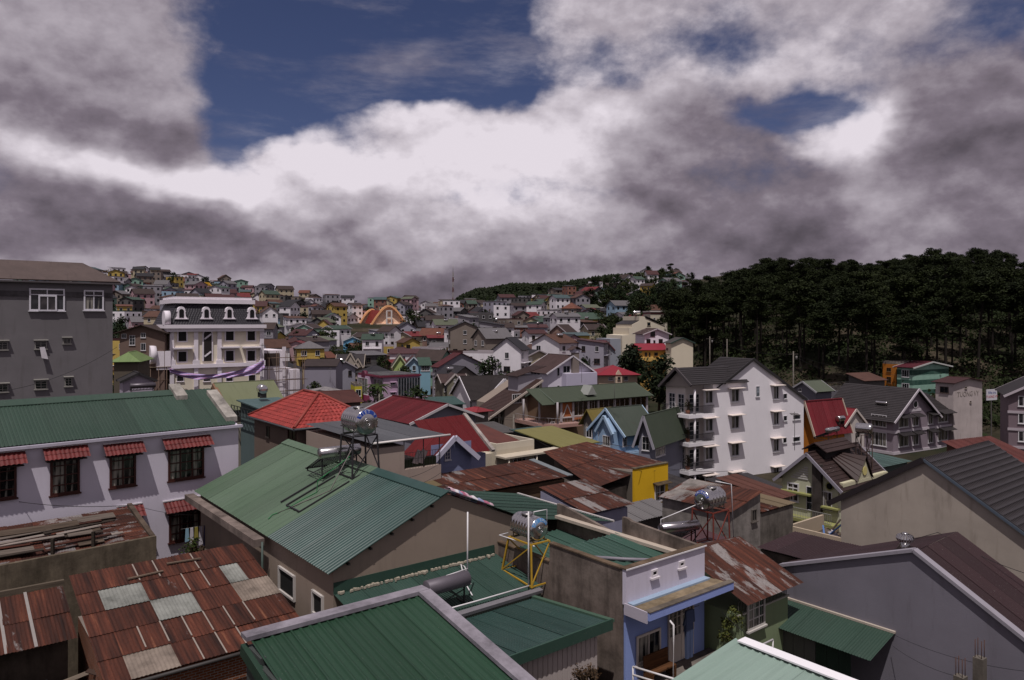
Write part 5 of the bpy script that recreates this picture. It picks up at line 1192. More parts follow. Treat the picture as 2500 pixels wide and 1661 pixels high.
corr(a[0], [V(-2.1, .6, a[4]-.02), V(-.2, .0, a[4]-.0), V(-.2, a[3], a[5]), V(-2.1, a[3], a[5]-.1)], [rust(2), paintmetal('#7a6a4c', .7, .3)], .9, .12, .02, 2, 'sine', sub=4); MB().bar((a[2]+.25, -.1, a[4]+.05), (a[2]+.25, a[3], a[5]+.05), .5, .08).build('verge_flashing', flat('#6a7072', .5), a[0])
a = rusty('lavender walled shed with half rusted half zinc roof', 1438, 40, 1255, 1538, 1423, 1172, [3, 2, 3, 1], plaster('#8b8a9e', .25))
MB().prism([(-.15, -.1, 0), (-.15, a[3], 0), (-.15, a[3], a[5]-.2), (-.15, -.1, a[4]-.1)], (.2, 0, 0)).build('side_wall', plaster('#8f8ea2', .3), a[0])
G = Fr(1549, 55, ZB); root = G.root('yellow_wall_house', 'house with a flat bright yellow wall and rusty roof'); w = G.tx(1631); h = G.z(0, 0, 1146); d = 9
MB().box(0, 0, 0, w, .2, h).build('front_wall', plaster('#dcae22', .32), root); MB().box(.05, .2, 0, w, d, h-.3).build('wall', plaster('#6a625a', .4), root); MB().box(-.05, -.05, h, w+.05, .3, h+.07).build('coping', concrete('#6a6050', .6), root)
corr(root, [V(-3.8, .4, h-1.0), V(w, .4, h-.05), V(w, d, h+.5), V(-1.2, d, h+.2)], [rust(0), rust(1), rust(0), rust(2)], .9, .12, .02, 2, 'sine', sub=5)
wx(root, G, [(1598, 1182, 1622, 1222)], nx=2, nz=2, fm=WF, gm=glass('#241c18', 1)); rr = G.rx(1596, 1180, 1628, 1222); awning(root, 'x', rr, .5, .1, .05, .1, concrete('#55493a', .7))
MB().box(-3.4, .6, 0, -.2, d-.5, h-1.3).build('side_wall', concrete('#4c4540', .6), root); b = thing('laundry', 'row of small clothes drying outside the yellow wall', 'laundry', G.W(w*.66, -.9, rr[2]-.1), G.th)
for i, c in enumerate(('#b8a23a', '#c8c4c8', '#5f8fb5', '#2f3a5a', '#b8b4bc')): MB().box(i*.22, 0, -.5, i*.22+.17, .05, 0).build('garment', flat(c, .9), b)
MB().tube([(-.1, .02, .02), (1.3, .02, .02)], .012, 5).build('line', flat('#8a8580'), b); NOGO.append((*G.W(1, 4).xy, 6))
# --- blue house and its grey neighbour
root, G, w, d, h = hpx('light blue house with nested gables and dark green roof', 1526, 84, 1056, ur=1600, ul=1447, th=35, roof='gx', vr=998, over=.5, wall=plaster('#86a0bb', .12), rmat=paintmetal('#4a5548', .6, .2, 'y', .85), kind='slab', trim=plaster('#9fb6cc', .1), name='blue_gabled_house')
body_y = lambda: None
g2 = MB(); y0, y1 = d*.18, d*.62; g2.prism([(-1.0, y0, h-2.4), (-1.0, y1, h-2.4), (-1.0, y1, h), (-1.0, (y0+y1)/2, h+1.45), (-1.0, y0, h)], (1.0, 0, 0)); g2.build('bay_wall', plaster('#8ea6bf', .12), root)
for a_, b_ in ((V(-1.2, y0-.25, h-.25), V(-1.2, (y0+y1)/2, h+1.7)), (V(-1.2, y1+.25, h-.25), V(-1.2, (y0+y1)/2, h+1.7))): MB().bar(a_, b_, .3, .3).build('barge_board', plaster('#9fb6cc', .1), root)
wx(root, G, [(1488, 1062, 1506, 1087)], 'y', nx=3, fm=WF, gm=glass('#3a3634', 1), off=1.02); wx(root, G, [(1520, 1068, 1530, 1090)], nx=2, nz=4, fm=WF); wx(root, G, [(1557, 1066, 1571, 1090)], nx=2, fm=WF, gm=glass('#3a3634', 1)); wx(root, G, [(1461, 1050, 1476, 1080)], 'y', nx=3, fm=WF, gm=glass('#5a524a', 1))
zb = G.z(0, 0, 1104); MB().box(-1.4, -1.0, zb-.35, w*.5, d, zb).build('balcony_slab', plaster('#8ea6bf', .2), root); railing(root, [(-1.3, d, zb), (-1.3, -.9, zb), (w*.3, -.9, zb)], .9, flat('#4a4a50'), .16)
for r_ in ((1530, 1120, 1548, 1140),): wx(root, G, [r_], nx=3, fm=WF)
root, G, w, d, h = hpx('grey house with two stepped gables beside the white balcony block', 1590, 80, 1063, w=9, ul=1560, th=55, roof='gx', vr=1016, over=.5, wall=plaster('#7b7b88', .15), rmat=paintmetal('#46523f', .6, .2), trim=plaster('#98959e', .2), name='grey_gabled_house')
r_ = (1.0, 3.2, h-2.3, h-.6); window(root, 'x', (1, 3.6, h-2.6, h-.9), 4, 2, WF, glass('#8a8684', 1)); wx(root, G, [(1568, 1066, 1586, 1100)], 'y', nx=2, nz=2, fm=WF)
r, G, w, d, h = hpx('house with mustard sheet roof between the long green roof and the blue gables', 1452, 96, 1030, ur=1500, ul=1425, roof='gx', vr=1002, over=.5, wall=plaster('#77716c', .2), rmat=paintmetal('#8a7a3c', .55, .3, 'y', .85), name='mustard_roof_house'); autowin(r, 'y', d, h, 2, 1, split=False)
r, G, w, d, h = hpx('low open-fronted shop under an olive yellow awning roof', 1372, 78, 1088, ur=1436, d=6, roof='sy', rise=.7, over=.9, wall=plaster('#3d3a36', .3), rmat=paintmetal('#7a7440', .6, .3), name='awning_shop'); MB().box(-.4, -.95, h-.4, w*.6, -.9, h+.0).build('sign_board', flat('#8f7a20', .6), r)
sg = thing('shop_sign', 'small yellow shop sign with dark lettering on a post', 'sign', PX(1381, 1132, 70)-V(0, 0, 4.2), R(15)); MB().box(-.05, -.05, -8, .05, .05, 5.2).build('post', flat('#3a4a4a'), sg); MB().box(-.45, -.12, 4.1, .45, -.05, 5.8).build('board', flat('#c9b22a', .6), sg)
me = text_mesh('PHO', .42); o = put(me, 'lettering', sg, (0, -.13, 5.2)); o.rotation_euler = (R(90), 0, 0); me.materials.append(flat('#2a2410'))
me = text_mesh('24h', .4); o = put(me, 'lettering', sg, (0, -.13, 4.6)); o.rotation_euler = (R(90), 0, 0); me.materials.append(flat('#2a2410'))
# --- white balcony block
def white_block():
    G = Fr(1697, 86, 0, 30); w = G.tx(1962); d = 5.0; G.O.z = min(ground(*G.W(a, b).xy) for a in (0, w) for b in (0, d))-.5
    root = G.root('balcony_block', 'tall white house with stacked corner balconies and dark tiled roof', 'building'); wl_ = plaster('#e2dde0', .08)
    h = G.z(G.tx(1768), 0, 934); xa = G.tx(1837); za = G.z(xa, 0, 877); x1 = G.tx(1768); ze = G.z(w, 0, 973); dl = 2.9
    # side wall with its own gable; the front corner is cut back for the balconies
    MB().prism([(dl, 0, 0), (w, 0, 0), (w, 0, ze), (xa, 0, za), (x1, 0, h), (dl, 0, h)], (0, d, 0)).build('side_wall', wl_, root)
    MB().box(.0, 1.6, 0, dl-.002, d-.02, h-.05).build('front_wall', plaster('#d0c6c0', .12), root)
    s = (za-h)/(xa-x1); o = .3
    courses(root, [V(x1-1.2, d+.3, h-s*1.2+.03), V(x1-1.2, -.18, h-s*1.2+.03), V(xa, -.18, za+.03), V(xa, d+.3, za+.03)], DKT); courses(root, [V(w+.4, -.18, ze-.2), V(w+.4, d+.3, ze-.2), V(xa, d+.3, za+.03), V(xa, -.18, za+.03)], DKT)
    MB().bar(V(xa, -.22, za), V(w+.42, -.22, ze-.22), .12, .3).build('barge_board', flat('#2b2829'), root); MB().bar(V(xa, -.22, za), V(x1-.2, -.22, h-.1), .12, .3).build('barge_board', flat('#2b2829'), root)
    # front roof, ridge running into the side gable
    ym = 2.3; zf = G.z(-.9, ym, 899); s2 = (zf-h)/ym
    courses(root, [V(-.9, -.35, h-.1), V(xa-1, -.35, h-.1), V(xa-1, ym, zf), V(-.9, ym, zf)], DKT); courses(root, [V(xa-1, d+.3, h-.6), V(-.9, d+.3, h-.6), V(-.9, ym, zf), V(xa-1, ym, zf)], DKT)
    for a_, b_ in ((V(-.95, -.35, h-.15), V(-.95, ym, zf)), (V(-.95, d+.3, h-.65), V(-.95, ym, zf))): MB().bar(a_, b_, .14, .3).build('barge_board', flat('#4a4446'), root)
    MB().prism([(-.4, .3, h-.3), (-.4, d-.2, h-.6), (-.4, ym, zf-.3)], (.3, 0, 0)).build('gable_panel', plaster('#9d948e', .2), root)
    fl = 3.28; dk = flat('#222224', .5)
    for k in range(4):
        z = G.z(0, 0, 1012)-k*fl
        MB().box(-1.2, -.25, z-.42, dl, 1.6, z-.02).build('balcony_slab', wl_, root)
        MB().box(-1.2, 1.6, z-.42, 0, d*.9, z-.02).build('balcony_slab', wl_, root)
        railing(root, [(-1.15, d*.88, z), (-1.15, -.2, z), (dl-.05, -.2, z)], .95, dk, .13)
        MB().tube([(-.05, -.0, z), (-.05, 0, z+fl-.4)], .13, 8).build('column', wl_, root)
        window(root, 'y', (1.75, 2.8, z, z+2.2), 2, 4, WF, glass('#30343a'), name='balcony_door'); window(root, 'y', (3.3, 4.4, z, z+2.2), 2, 4, WF, glass('#30343a'), name='balcony_door')
        a0, a1 = .5, 2.2; oo = window(root, 'x', (a0, a1, z, z+2.2), 2, 4, WF, glass('#30343a'), name='balcony_door', off=-1.6)
        if k < 3: MB().hexa([V(-2.0, 1.5, z-.65), V(-1.2, 1.5, z-.65), V(-1.2, d*.95, z-.65), V(-2.0, d*.95, z-.65)], [V(-2.0, 1.5, z-.55), V(-1.2, 1.5, z-.1), V(-1.2, d*.95, z-.1), V(-2.0, d*.95, z-.55)]).build('skirt_roof', DKT, root)
        if k < 3:
            pr = broad_proto(60+k, 1.5, '#3c4a24', .8, 350); q = thing('potted_plant', ('feathery potted plant on the top balcony of the white block', 'round potted bush on the middle balcony of the white block', 'spreading potted palm on the lower balcony of the white block')[k], 'plant', G.W(-.3, .9, z), 0); put(pr[0], 'stem', q, (0, 0, .3)); put(pr[1], 'foliage', q, (0, 0, .25)); MB().tube([(0, 0, 0), (0, 0, .4)], [.2, .28], 10).build('pot', flat('#7a4a35'), q)
    gl = glass('#2c3036', 1)
    for u0, u1, vs_ in ((1720, 1740, (953, 1021, 1090, 1160)), (1784, 1804, (949, 1014, 1081, 1152)), (1887, 1901, (942, 1005, 1070, 1139))):
        for i, v in enumerate(vs_):
            r = G.rx(u0, v, u1, v+33); window(root, 'x', r, 2, 1, WF, gl, dep=.09, fw=.11); awning(root, 'x', r, .75, .5, .07, .04, plaster('#d5c8c0', .1))
    wx(root, G, [(1845, 943, 1854, 969)], nx=1, fm=WF, gm=glass('#7a8087')); wx(root, G, [(1912, 961, 1921, 974), (1912, 1015, 1921, 1028), (1911, 1068, 1920, 1082)], nx=1, fm=WF); wx(root, G, [(1935, 1012, 1954, 1025), (1935, 1066, 1953, 1079)], nx=1, fm=WF)
    c = G.W(w/2, d/2); NOGO.append((c.x, c.y, 10)); NOGO.append((*G.W(3, 4).xy, 6)); NOGO.append((*G.W(16, 4).xy, 6))
white_block()
# --- yellow-green house with brown roof
def lime_house():
    G = Fr(2046, 62, ZB); w, d = 8.0, G.ty(1910); root = G.root('lime_gabled_house', 'pale lime house with dark brown tiled roof and stone chimney breast'); h = G.z(0, 0, 1184); lm = plaster('#babaa0', .14)
    zr = G.z(0, d/2, 1108); rise = zr-h; body(root, w, d, h, 'gx', rise-.1, .5, lm); br = tile('#3f2e2b', .85, .6)
    roofs(root, w, d, h, 'gx', rise, .5, .55, br, 'tile', plaster('#8f8a94', .2), .5)
    zt = h+.15; MB().box(.2, -.35, h-.9, w+.2, -.0, zt).build('boarded_parapet', plaster('#b9b498', .12), root)
    for i in range(3): MB().box(.15, -.38, h-.85+i*.33, w+.25, -.35, h-.85+i*.33+.28).build('board', plaster('#bdb89c', .1), root)
    x0 = 2.4; MB().prism([(x0, -.36, h+.1), (x0+2.6, -.36, h+.1), (x0+1.5, -.36, h+1.9)], (0, .3, 0)).build('dormer_gable', plaster('#bdb89c', .1), root)
    courses(root, [V(x0-.2, 1.9, h+1.85), V(x0-.2, -.5, h-.02), V(x0+1.5, -.5, h+2.0), V(x0+1.5, 1.9, h+2.05)], br); slab(root, [V(x0+2.8, -.5, h-.02), V(x0+2.8, 1.9, h+1.85), V(x0+1.5, 1.9, h+2.05), V(x0+1.5, -.5, h+2.0)], br, .06)
    MB().tube([(x0+1.45, -.37, h+.75), (x0+1.45, -.43, h+.75)], .38, 18).build('oval_plaque', plaster('#c4b878', .1), root)
    # raised ridge roof
    MB().box(1.2, d/2-.8, zr-.5, 5.6, d/2+.8, zr+.25).build('ridge_monitor', flat('#1c1718', .8), root); courses(root, [V(.8, d/2-1.15, zr+.1), V(6, d/2-1.15, zr+.1), V(6, d/2, zr+.8), V(.8, d/2, zr+.8)], br); slab(root, [V(6, d/2+1.15, zr+.1), V(.8, d/2+1.15, zr+.1), V(.8, d/2, zr+.8), V(6, d/2, zr+.8)], br, .08)
    st = concrete('#4a4340', .6); MB().box(-.3, d*.26, 0, .0, d*.42, zr-.75).build('stone_pier', st, root)
    yl = plaster('#8c8c58', .15); z2 = h-1.35; MB().box(-.5, d*.44, z2, .0, d, z2+.14).build('ledge', yl, root); MB().box(-.5, -.2, z2-.75, .0, d*.25, z2-.61).build('ledge', yl, root)
    rr = G.ry(1923, 1179, 1951, 1224); window(root, 'y', rr, 2, 1, WF, glass('#3a2c2c', 1), dep=.1, fw=.1); MB().box(-.09, rr[0], rr[3]-.5, 0, rr[1], rr[3]-.42).build('transom', WF, root)
    rr = G.ry(1969, 1188, 1984, 1246); window(root, 'y', rr, 1, 3, WF, glass('#2a2f34'), name='door', sill=False); rr = G.ry(2002, 1200, 2032, 1244); window(root, 'y', rr, 3, 1, WF, glass('#261a26', 1), name='window')
    b = MB()                                    # louvred triangle
    for i in range(6): y0 = d*.5+i*.02; b.box(-.06, d*.52, h-.05+i*.2, -.01, d*.52+1.6-i*.25, h+.05+i*.2)
    b.build('louvre', flat('#b9b5b2'), root); MB().tube([(-.05, d*.14, h-.25), (-.01, d*.14, h-.25)], .36, 16).build('round_window', yl, root); MB().tube([(-.08, d*.14, h-.25), (-.04, d*.14, h-.25)], .26, 16).build('round_pane', glass(), root)
    zb = G.z(0, d, 1243)-.2; MB().box(-1.2, -.2, zb-.25, 0, d, zb).build('balcony_slab', yl, root); railing(root, [(-1.15, 0, zb), (-1.15, d, zb)], .9, flat('#8f8d88'), .15)
    NOGO.append((*G.W(4, 3).xy, 6))
    T = G.W(6.6, 1.0, h+.2); C = [T+V(a, b_, 0) for a, b_ in ((-.5, -.5), (.5, -.5), (.5, .5), (-.5, .5))]; stand('tank_stand', 'tall thin rusty tank tower behind the lime house', C, 0, [c+V(0, 0, 3.3) for c in C], flat('#4a3a34'))
    tank('water_tank', 'steel tank on the tall rusty tower behind the lime house', T+V(0, 0, 3.35), R(-40), .95, 1.2, simple=True); solar('solar_heater', 'solar heater panel on the raised brown ridge roof', G.W(3.4, d/2+.2, zr+.75), G.th, 1.9, .45, .7, steel(), 10, 1.3)
lime_house()
# --- lilac house, orange house, and the houses below the wood
def lilac():
    G = Fr(2181, 105, 0, 30); w, d = G.tx(2328), 8.; G.O.z = min(ground(*G.W(a, b).xy) for a in (0, w) for b in (0, d))-.5
    root = G.root('lilac_villa', 'two-storey lilac grey villa with black tiled gable and white bands'); h = G.z(0, 0, 1022); lc = plaster('#8d8089', .12); xg = G.tx(2286)*.985; xa = xg/2; za = G.z(xa, 0, 950)
    MB().prism([(0, 0, 0), (xg, 0, 0), (xg, 0, h), (xa, 0, za-.1), (0, 0, h)], (0, d, 0)).build('wall', lc, root); MB().box(xg, .3, 0, w, d, h-.1).build('wing_wall', lc, root); s = (za-h)/xa
    courses(root, [V(-.7, d+3.5, h-s*.7), V(-.7, -.6, h-s*.7), V(xa, -.6, za+.05), V(xa, d+3.5, za+.05)], DKT); courses(root, [V(xg+.6, -.6, h-s*.6), V(xg+.6, d+3.5, h-s*.6), V(xa, d+3.5, za+.05), V(xa, -.6, za+.05)], DKT)
    for a_, b_ in ((V(-.7, -.65, h-s*.75), V(xa, -.65, za)), (V(xg+.6, -.65, h-s*.65), V(xa, -.65, za))): MB().bar(a_, b_, .12, .28).build('barge_board', plaster('#b8b0b6', .1), root)
    courses(root, [V(xg, -.3, h-.05), V(w+.5, -.3, h-.05), V(w-.6, 4, h+2.6), V(xg-2, 4, h+2.6)], DKT); slab(root, [V(w+.5, -.3, h-.05), V(w+.5, d, h-.05), V(w-.6, 4.2, h+2.6), V(w-.6, 4, h+2.6)], DKT)
    wb = plaster('#bdb4ba', .1); fl = G.z(0, 0, 1056); MB().box(-.08, -.1, fl-.2, w+.08, 0, fl+.2).build('band', wb, root); MB().box(-.1, 0, fl-.2, 0, d, fl+.2).build('band', wb, root); f0 = G.z(0, 0, 1106); MB().box(-.1, -.12, f0-.3, w+.1, 0, f0+.1).build('band', wb, root); MB().box(-.12, 0, f0-.3, 0, d, f0+.1).build('band', wb, root)
    MB().box(xg*.36, -.04, h+.7, xg*.64, -.003, h+1.1).build('gable_boards', wb, root); MB().tube([(xa, -.02, h+1.75), (xa, -.1, h+1.75)], .62, 18).build('round_window', wb, root); MB().tube([(xa, -.06, h+1.75), (xa, -.13, h+1.75)], .42, 18).build('round_pane', glass(), root)
    for fz, hh in ((fl+.55, 1.75), (f0+.7, 2.0)):
        for a0, a1, n in ((1.2, 3.6, 2), (4.6, 6.0, 2), (xg-2.0, xg-.8, 2), (xg+1.0, xg+3.6, 3)):
            a1 = min(a1, w-.3); window(root, 'x', (a0, a1, fz, fz+hh), n, 1, WF, glass('#3a383c', 1), off=0 if a0 < xg else -.3); awning(root, 'x', (a0, a1, fz, fz+hh), 1.0, .35, .07, .4, DKT)
        window(root, 'y', (1.0, 3.4, fz, fz+hh), 4, 1, WF, glass('#3a383c', 1))
    # corner porch
    c = G.W(w/2, d/2); NOGO.append((c.x, c.y, 9)); tank('water_tank', 'small white solar drum on the black tiled villa roof', G.W(xa*.35, 3.0, h+s*xa*.35+.25), G.th+R(90), .45, 1.6, simple=True)
lilac()
r, G, w, d, h = hpx('orange house with deep red gabled roof beside the white block', 1988, 96, 1041, ur=2068, ul=1958, th=30, roof='gx', vr=981, rf=.6, over=.5, wall=plaster('#b5722a', .14), rmat=paintmetal('#8a2a33', .5, .15, 'y', .8), kind='corr', trim=plaster('#b9a898', .3), name='orange_house'); wx(r, G, [(2037, 1046, 2044, 1055), (2052, 1045, 2060, 1054)], nx=1, fm=WF)
tank('water_tank', 'steel tank on the red roof of the orange house', G.W(w*.75, -.2, h+.3), G.th, .8, 1.1, simple=True)
r, G, w, d, h = hpx('white gabled wing behind the orange house', 2062, 99, 1036, ur=2110, d=6, th=30, roof='gy', vr=1000, over=.3, wall=plaster('#c4bab4', .12), rmat=paintmetal('#8a2a33', .5, .15), trim=plaster('#c9bdb5', .3), name='white_wing')
r, G, w, d, h = hpx('tall orange slab house beside the green striped one', 2188, 142, 890, ul=2155, w=5, th=20, roof='flat', wall=plaster('#b5702a', .12), rmat=concrete(), name='orange_slab_house', vr=None, rise=1); wx(r, G, [(2165, 898, 2176, 908), (2165, 920, 2176, 936)], 'y', nx=2, fm=flat('#7a5a3a'))
r, G, w, d, h = hpx('house painted in broad dark and light green stripes', 2228, 138, 898, ur=2316, ul=2190, th=28, roof='gy', vr=884, over=.5, wall=striped('#27463d', '#86a898', 1.9), rmat=paintmetal('#5c2a33', .5, .2), trim=plaster('#b8b8b4', .2), name='striped_house'); wx(r, G, [(2202, 903, 2220, 921), (2202, 936, 2220, 950)], 'y', nx=3, fm=WF)
r, G, w, d, h = hpx('old whitewashed house streaked with black mould under a rusty roof', 2328, 112, 936, ur=2398, ul=2284, th=28, roof='gy', vr=924, over=.45, wall=plaster('#bdb1ae', .75), rmat=paintmetal('#4a2c2c', .6, .3), name='mouldy_white_house'); wx(r, G, [(2295, 944, 2316, 960)], 'y', nx=2, fm=flat('#5a4a44')); wx(r, G, [(2355, 944, 2360, 949), (2367, 979, 2371, 984)], nx=1, fm=flat('#8a8078'))
me = text_mesh('TUONG VY', 1.1, .01); o = put(me, 'faded_lettering', r, (w*.5, -.03, G.z(w*.5, 0, 962))); o.rotation_euler = (R(90), 0, 0); me.materials.append(flat('#8f8580', .9))
sg = thing('street_sign', 'white board with blue and red lettering beside the mouldy house', 'sign', PX(2421, 964, 108), R(25)); MB().box(-1.2, -.05, -.8, 1.2, .05, .8).build('board', flat('#c9c6cc', .5), sg)
for t_, z_, c_, s_ in (('Nha tre', .3, '#2a3f8a', .55), ('TUONG VY', -.3, '#a83038', .52)):
    me = text_mesh(t_, s_); o = put(me, 'lettering', sg, (0, -.06, z_)); o.rotation_euler = (R(90), 0, 0); me.materials.append(flat(c_))
MB().box(-.06, .0, -6, .06, .1, -.8).build('post', flat('#5a5654'), sg)
r, G, w, d, h = hpx('rose grey corner villa with white trim at the end of the row', 2462, 92, 962, w=11, d=9, th=-28, roof='gy', vr=905, over=.5, wall=plaster('#75666c', .12), rmat=DKT, trim=plaster('#b0a6ac', .1), name='rose_villa')
G_ = G
for v in (976, 1018, 1062): 
    zq = G.z(1, 0, v+16); rr = (0, 0, zq, zq+1.1); window(r, 'x', (1.0, 2.6, zq, zq+1.3), 3, 1, WF, glass('#2c2a2e'))
    MB().box(-.1, -.12, rr[2]-.9, 12, 0, rr[2]-.6).build('band', plaster('#a89ea4', .1), r)
r, G, w, d, h = hpx('very long grey fibre sheet roof below the wood', 2330, 150, 920, ur=2640, d=14, th=15, roof='gx', vr=884, over=.4, wall=plaster('#4a423e', .4), rmat=tile('#5c5450', .8, .8), name='long_shed', cat='shed')
r, G, w, d, h = hpx('dark grey tiled-front house with blue window and mossy roof', 2110, 128, 930, ur=2160, ul=2072, th=25, roof='sy', rise=.9, over=.4, wall=plaster('#5a5654', .2), rmat=tile('#6a4a40', .8, .8), name='grey_tile_house'); wx(r, G, [(2082, 938, 2099, 956)], 'y', nx=3, fm=WF, gm=glass('#5a6f86'))
r, G, w, d, h = hpx('small grey house with mossy green cross-gabled roof', 1992, 122, 955, ur=2030, ul=1934, th=30, roof='gx', vr=932, over=.4, wall=plaster('#74727c', .15), rmat=paintmetal('#5d6650', .6, .3), trim=plaster('#9a989c', .2), name='mossy_gable_house'); wx(r, G, [(1949, 948, 1957, 956)], 'y', nx=2, fm=WF)
r, G, w, d, h = hpx('grey flat-roofed house with roof terrace railing', 2030, 126, 955, ur=2072, ul=2003, th=35, roof='flat', wall=plaster('#6d6a70', .2), rmat=concrete('#6a6460'), name='terrace_house', rise=1); autowin(r, 'y', d, h, 2, 2, split=False); railing(r, [(0, d, h+.5), (0, 0, h+.5), (w, 0, h+.5)], .9, flat('#3a3838'), .4)
# --- long green-roofed house with glazed gallery
def gallery():
    root, G, w, d, h = hpx('long gallery house with green sheet roof and row of brown windows', 1357, 112, 979, ur=1580, d=7.5, th=33, roof='gx', vr=949, over=.7, wall=plaster('#6d5a48', .2), rmat=paintmetal('#4a5640', .6, .2, 'y', .85), kind='slab', trim=plaster('#5a6458', .3), name='gallery_house')
    bt = G.z(0, 0, 1008); og = plaster('#a3623c', .12); MB().box(w*.16, -.12, h-3.1, w, 0, h-2.6).build('sill_band', og, root)
    segs = [(1400, 1434), (1437, 1458), (1461, 1498), (1501, 1536), (1539, 1577)]
    for u0, u1 in segs:
        a0, a1 = G.tx(u0), G.tx(u1); window(root, 'x', (a0, a1, h-2.55, h-.3), 3, 1, plaster('#b8b0ac', .1), glass('#3a2a16', 0), dep=.08)
    for u in (1369, 1398, 1435.5, 1459.5, 1499.5, 1537.5, 1578): x = G.tx(u); MB().box(x-.18, -.2, h-3.2, x+.18, 0, h-.1).build('pilaster', plaster('#a9a2a4', .1), root)
    a0, a1 = G.tx(1371), G.tx(1397); MB().box(a0, -.06, h-2.7, a1, -.003, h-.3).build('brick_panel', og, root)
    for p, q in (((a0+.1, -.1, h-2.6), ((a0+a1)/2, -.1, h-.7)), ((a1-.1, -.1, h-2.6), ((a0+a1)/2, -.1, h-.7)), ((a0, -.1, h-2.62), (a1, -.1, h-2.62))): MB().bar(p, q, .12, .16).build('triangle_frame', plaster('#c0b8b4', .1), root)
    fz = h-3.9; MB().prism([(-2.6, d, fz), (-2.6, 1.0, fz), (-.6, -1.6, fz), (w*.2, -1.6, fz), (w*.2, 0, fz), (0, 0, fz), (0, d, fz)], (0, 0, .5)).build('balcony_slab', plaster('#a58278', .15), root)
    railing(root, [(-2.5, d, fz+.5), (-2.5, 1.0, fz+.5), (-.6, -1.5, fz+.5), (w*.2, -1.5, fz+.5)], .9, flat('#9a9598'), .5)
    for x, y in ((-2.2, 5.5), (-2.2, 1.2), (-.5, -1.1)): MB().tube([(x, y, fz+.5), (x, y, h-.1)], .16, 8).build('column', plaster('#a9a2a4', .1), root)
    slab(root, [V(-2.9, d+.6, h-.4), V(-2.9, -.7, h-.4), V(-2.9, d/2, G.z(0, d/2, 949)+0), V(-2.9, d/2, G.z(0, d/2, 949))][:0] or [V(-3.0, -.7, h-.5), V(-.6, -.7, h-.5), V(-.6, d/2, h+G.z(0, d/2, 949)-h), V(-3.0, d/2, G.z(0, d/2, 949))], paintmetal('#4a5640', .6, .2), .1)
    x = G.tx(1446); MB().prism([(x-.9, -.0, h+.55), (x+.9, -.0, h+.55), (x, -.0, h+2.0)], (0, 2.2, 0)).build('dormer', plaster('#8d8f8a', .2), root)
    wx(root, G, [(1344, 1030, 1354, 1056), (1362, 1030, 1374, 1058)], nx=2, fm=WF)
gallery()
# --- white modern house with chimney, taupe slanted house, shingled white house
def modern():
    root, G, w, d, h = hpx('white modern house with brown tiled roof and tall taupe chimney', 1338, 138, 908, ur=1443, ul=1288, th=29, roof='gy', vr=869, rf=.53, over=.7, wall=plaster('#d3cdd8', .08), rmat=tile('#54403c', .9, .6), kind='tile', trim=plaster('#c8c2c8', .1), name='modern_white_house')
    x0, x1 = G.tx(1394), G.tx(1409); MB().box(x0, -.7, h-4.5, x1, -.02, G.z(x0, 0, 861)).build('chimney', plaster('#7d726c', .1), root); MB().box(x0-.1, -.8, G.z(x0, 0, 861)+.005, x1+.1, .3, G.z(x0, 0, 854)).build('chimney_head', plaster('#bab4c2', .1), root)
    zt = G.z(x0, 0, 854); slab(root, [V(x0-.5, -1.1, zt-.1), V(x0-.5, .6, zt-.1), V((x0+x1)/2, .6, zt+.6), V((x0+x1)/2, -1.1, zt+.6)], tile('#54403c', .9), .08); slab(root, [V(x1+.5, -1.1, zt-.1), V(x1+.5, .6, zt-.1), V((x0+x1)/2, .6, zt+.6), V((x0+x1)/2, -1.1, zt+.6)], tile('#54403c', .9), .08)
    MB().box(G.tx(1371), -1.6, 0, w+.3, -.02, G.z(w*.7, 0, 910)).build('terrace_block', plaster('#b4aec0', .08), root)
    wx(root, G, [(1374, 893, 1392, 911)], nx=2, fm=WF, gm=glass('#23282c')); wx(root, G, [(1360, 898, 1366, 918), (1360, 941, 1366, 950)], nx=1, fm=WF); wx(root, G, [(1296, 909, 1319, 917)], 'y', nx=3, fm=WF)
modern()
G = Fr(1232, 116, 0, 32); w = G.tx(1323); d = 9; G.O.z = ground(*G.W(4, 4).xy)-1; root = G.root('slanted_house', 'taupe house with a long slanting brown roof edge and white-framed trapezoid windows'); za, zb = G.z(0, 0, 992), G.z(w, 0, 928); tp = plaster('#85796f', .12)
MB().prism([(0, 0, 0), (w, 0, 0), (w, 0, zb), (0, 0, za)], (0, d, 0)).build('wall', tp, root); s = (zb-za)/w; bt = tile('#4f3a35', .9)
courses(root, [V(-4.5, 6.0, za-s*4.5), V(-4.5, -.3, za-s*4.5), V(w, -.3, zb+.05), V(w, 6.0, zb+.05)], bt); MB().bar(V(-4.5, -.35, za-s*4.5-.1), V(w, -.35, zb-.05), .2, .3).build('verge_board', plaster('#b5a89e', .1), root); MB().bar(V(-4.3, -.3, za-s*4.5-.2), V(-1.5, -.3, za-s*4.5-5), .5, .4).build('raking_strut', plaster('#9a8d84', .1), root); MB().box(-1.5, .6, 0, 0, d, za-1.2).build('glazed_porch', glass('#2a2624', 1), root)
wx(root, G, [(1292, 950, 1301, 968), (1308, 938, 1317, 966)], nx=1, fm=WF); wx(root, G, [(1250, 962, 1273, 984)], nx=4, fm=WF, gm=glass('#2d2e2a')); courses(root, [V(w-4.2, 5, zb+.6), V(w-4.2, 1, zb+.6), V(w+1.6, 1, zb+2.1), V(w+1.6, 5, zb+2.1)], bt); MB().box(w-3.6, 1.5, zb-2, w+1, 4.6, zb+.7).build('dormer', plaster('#a7a2aa', .1), root)
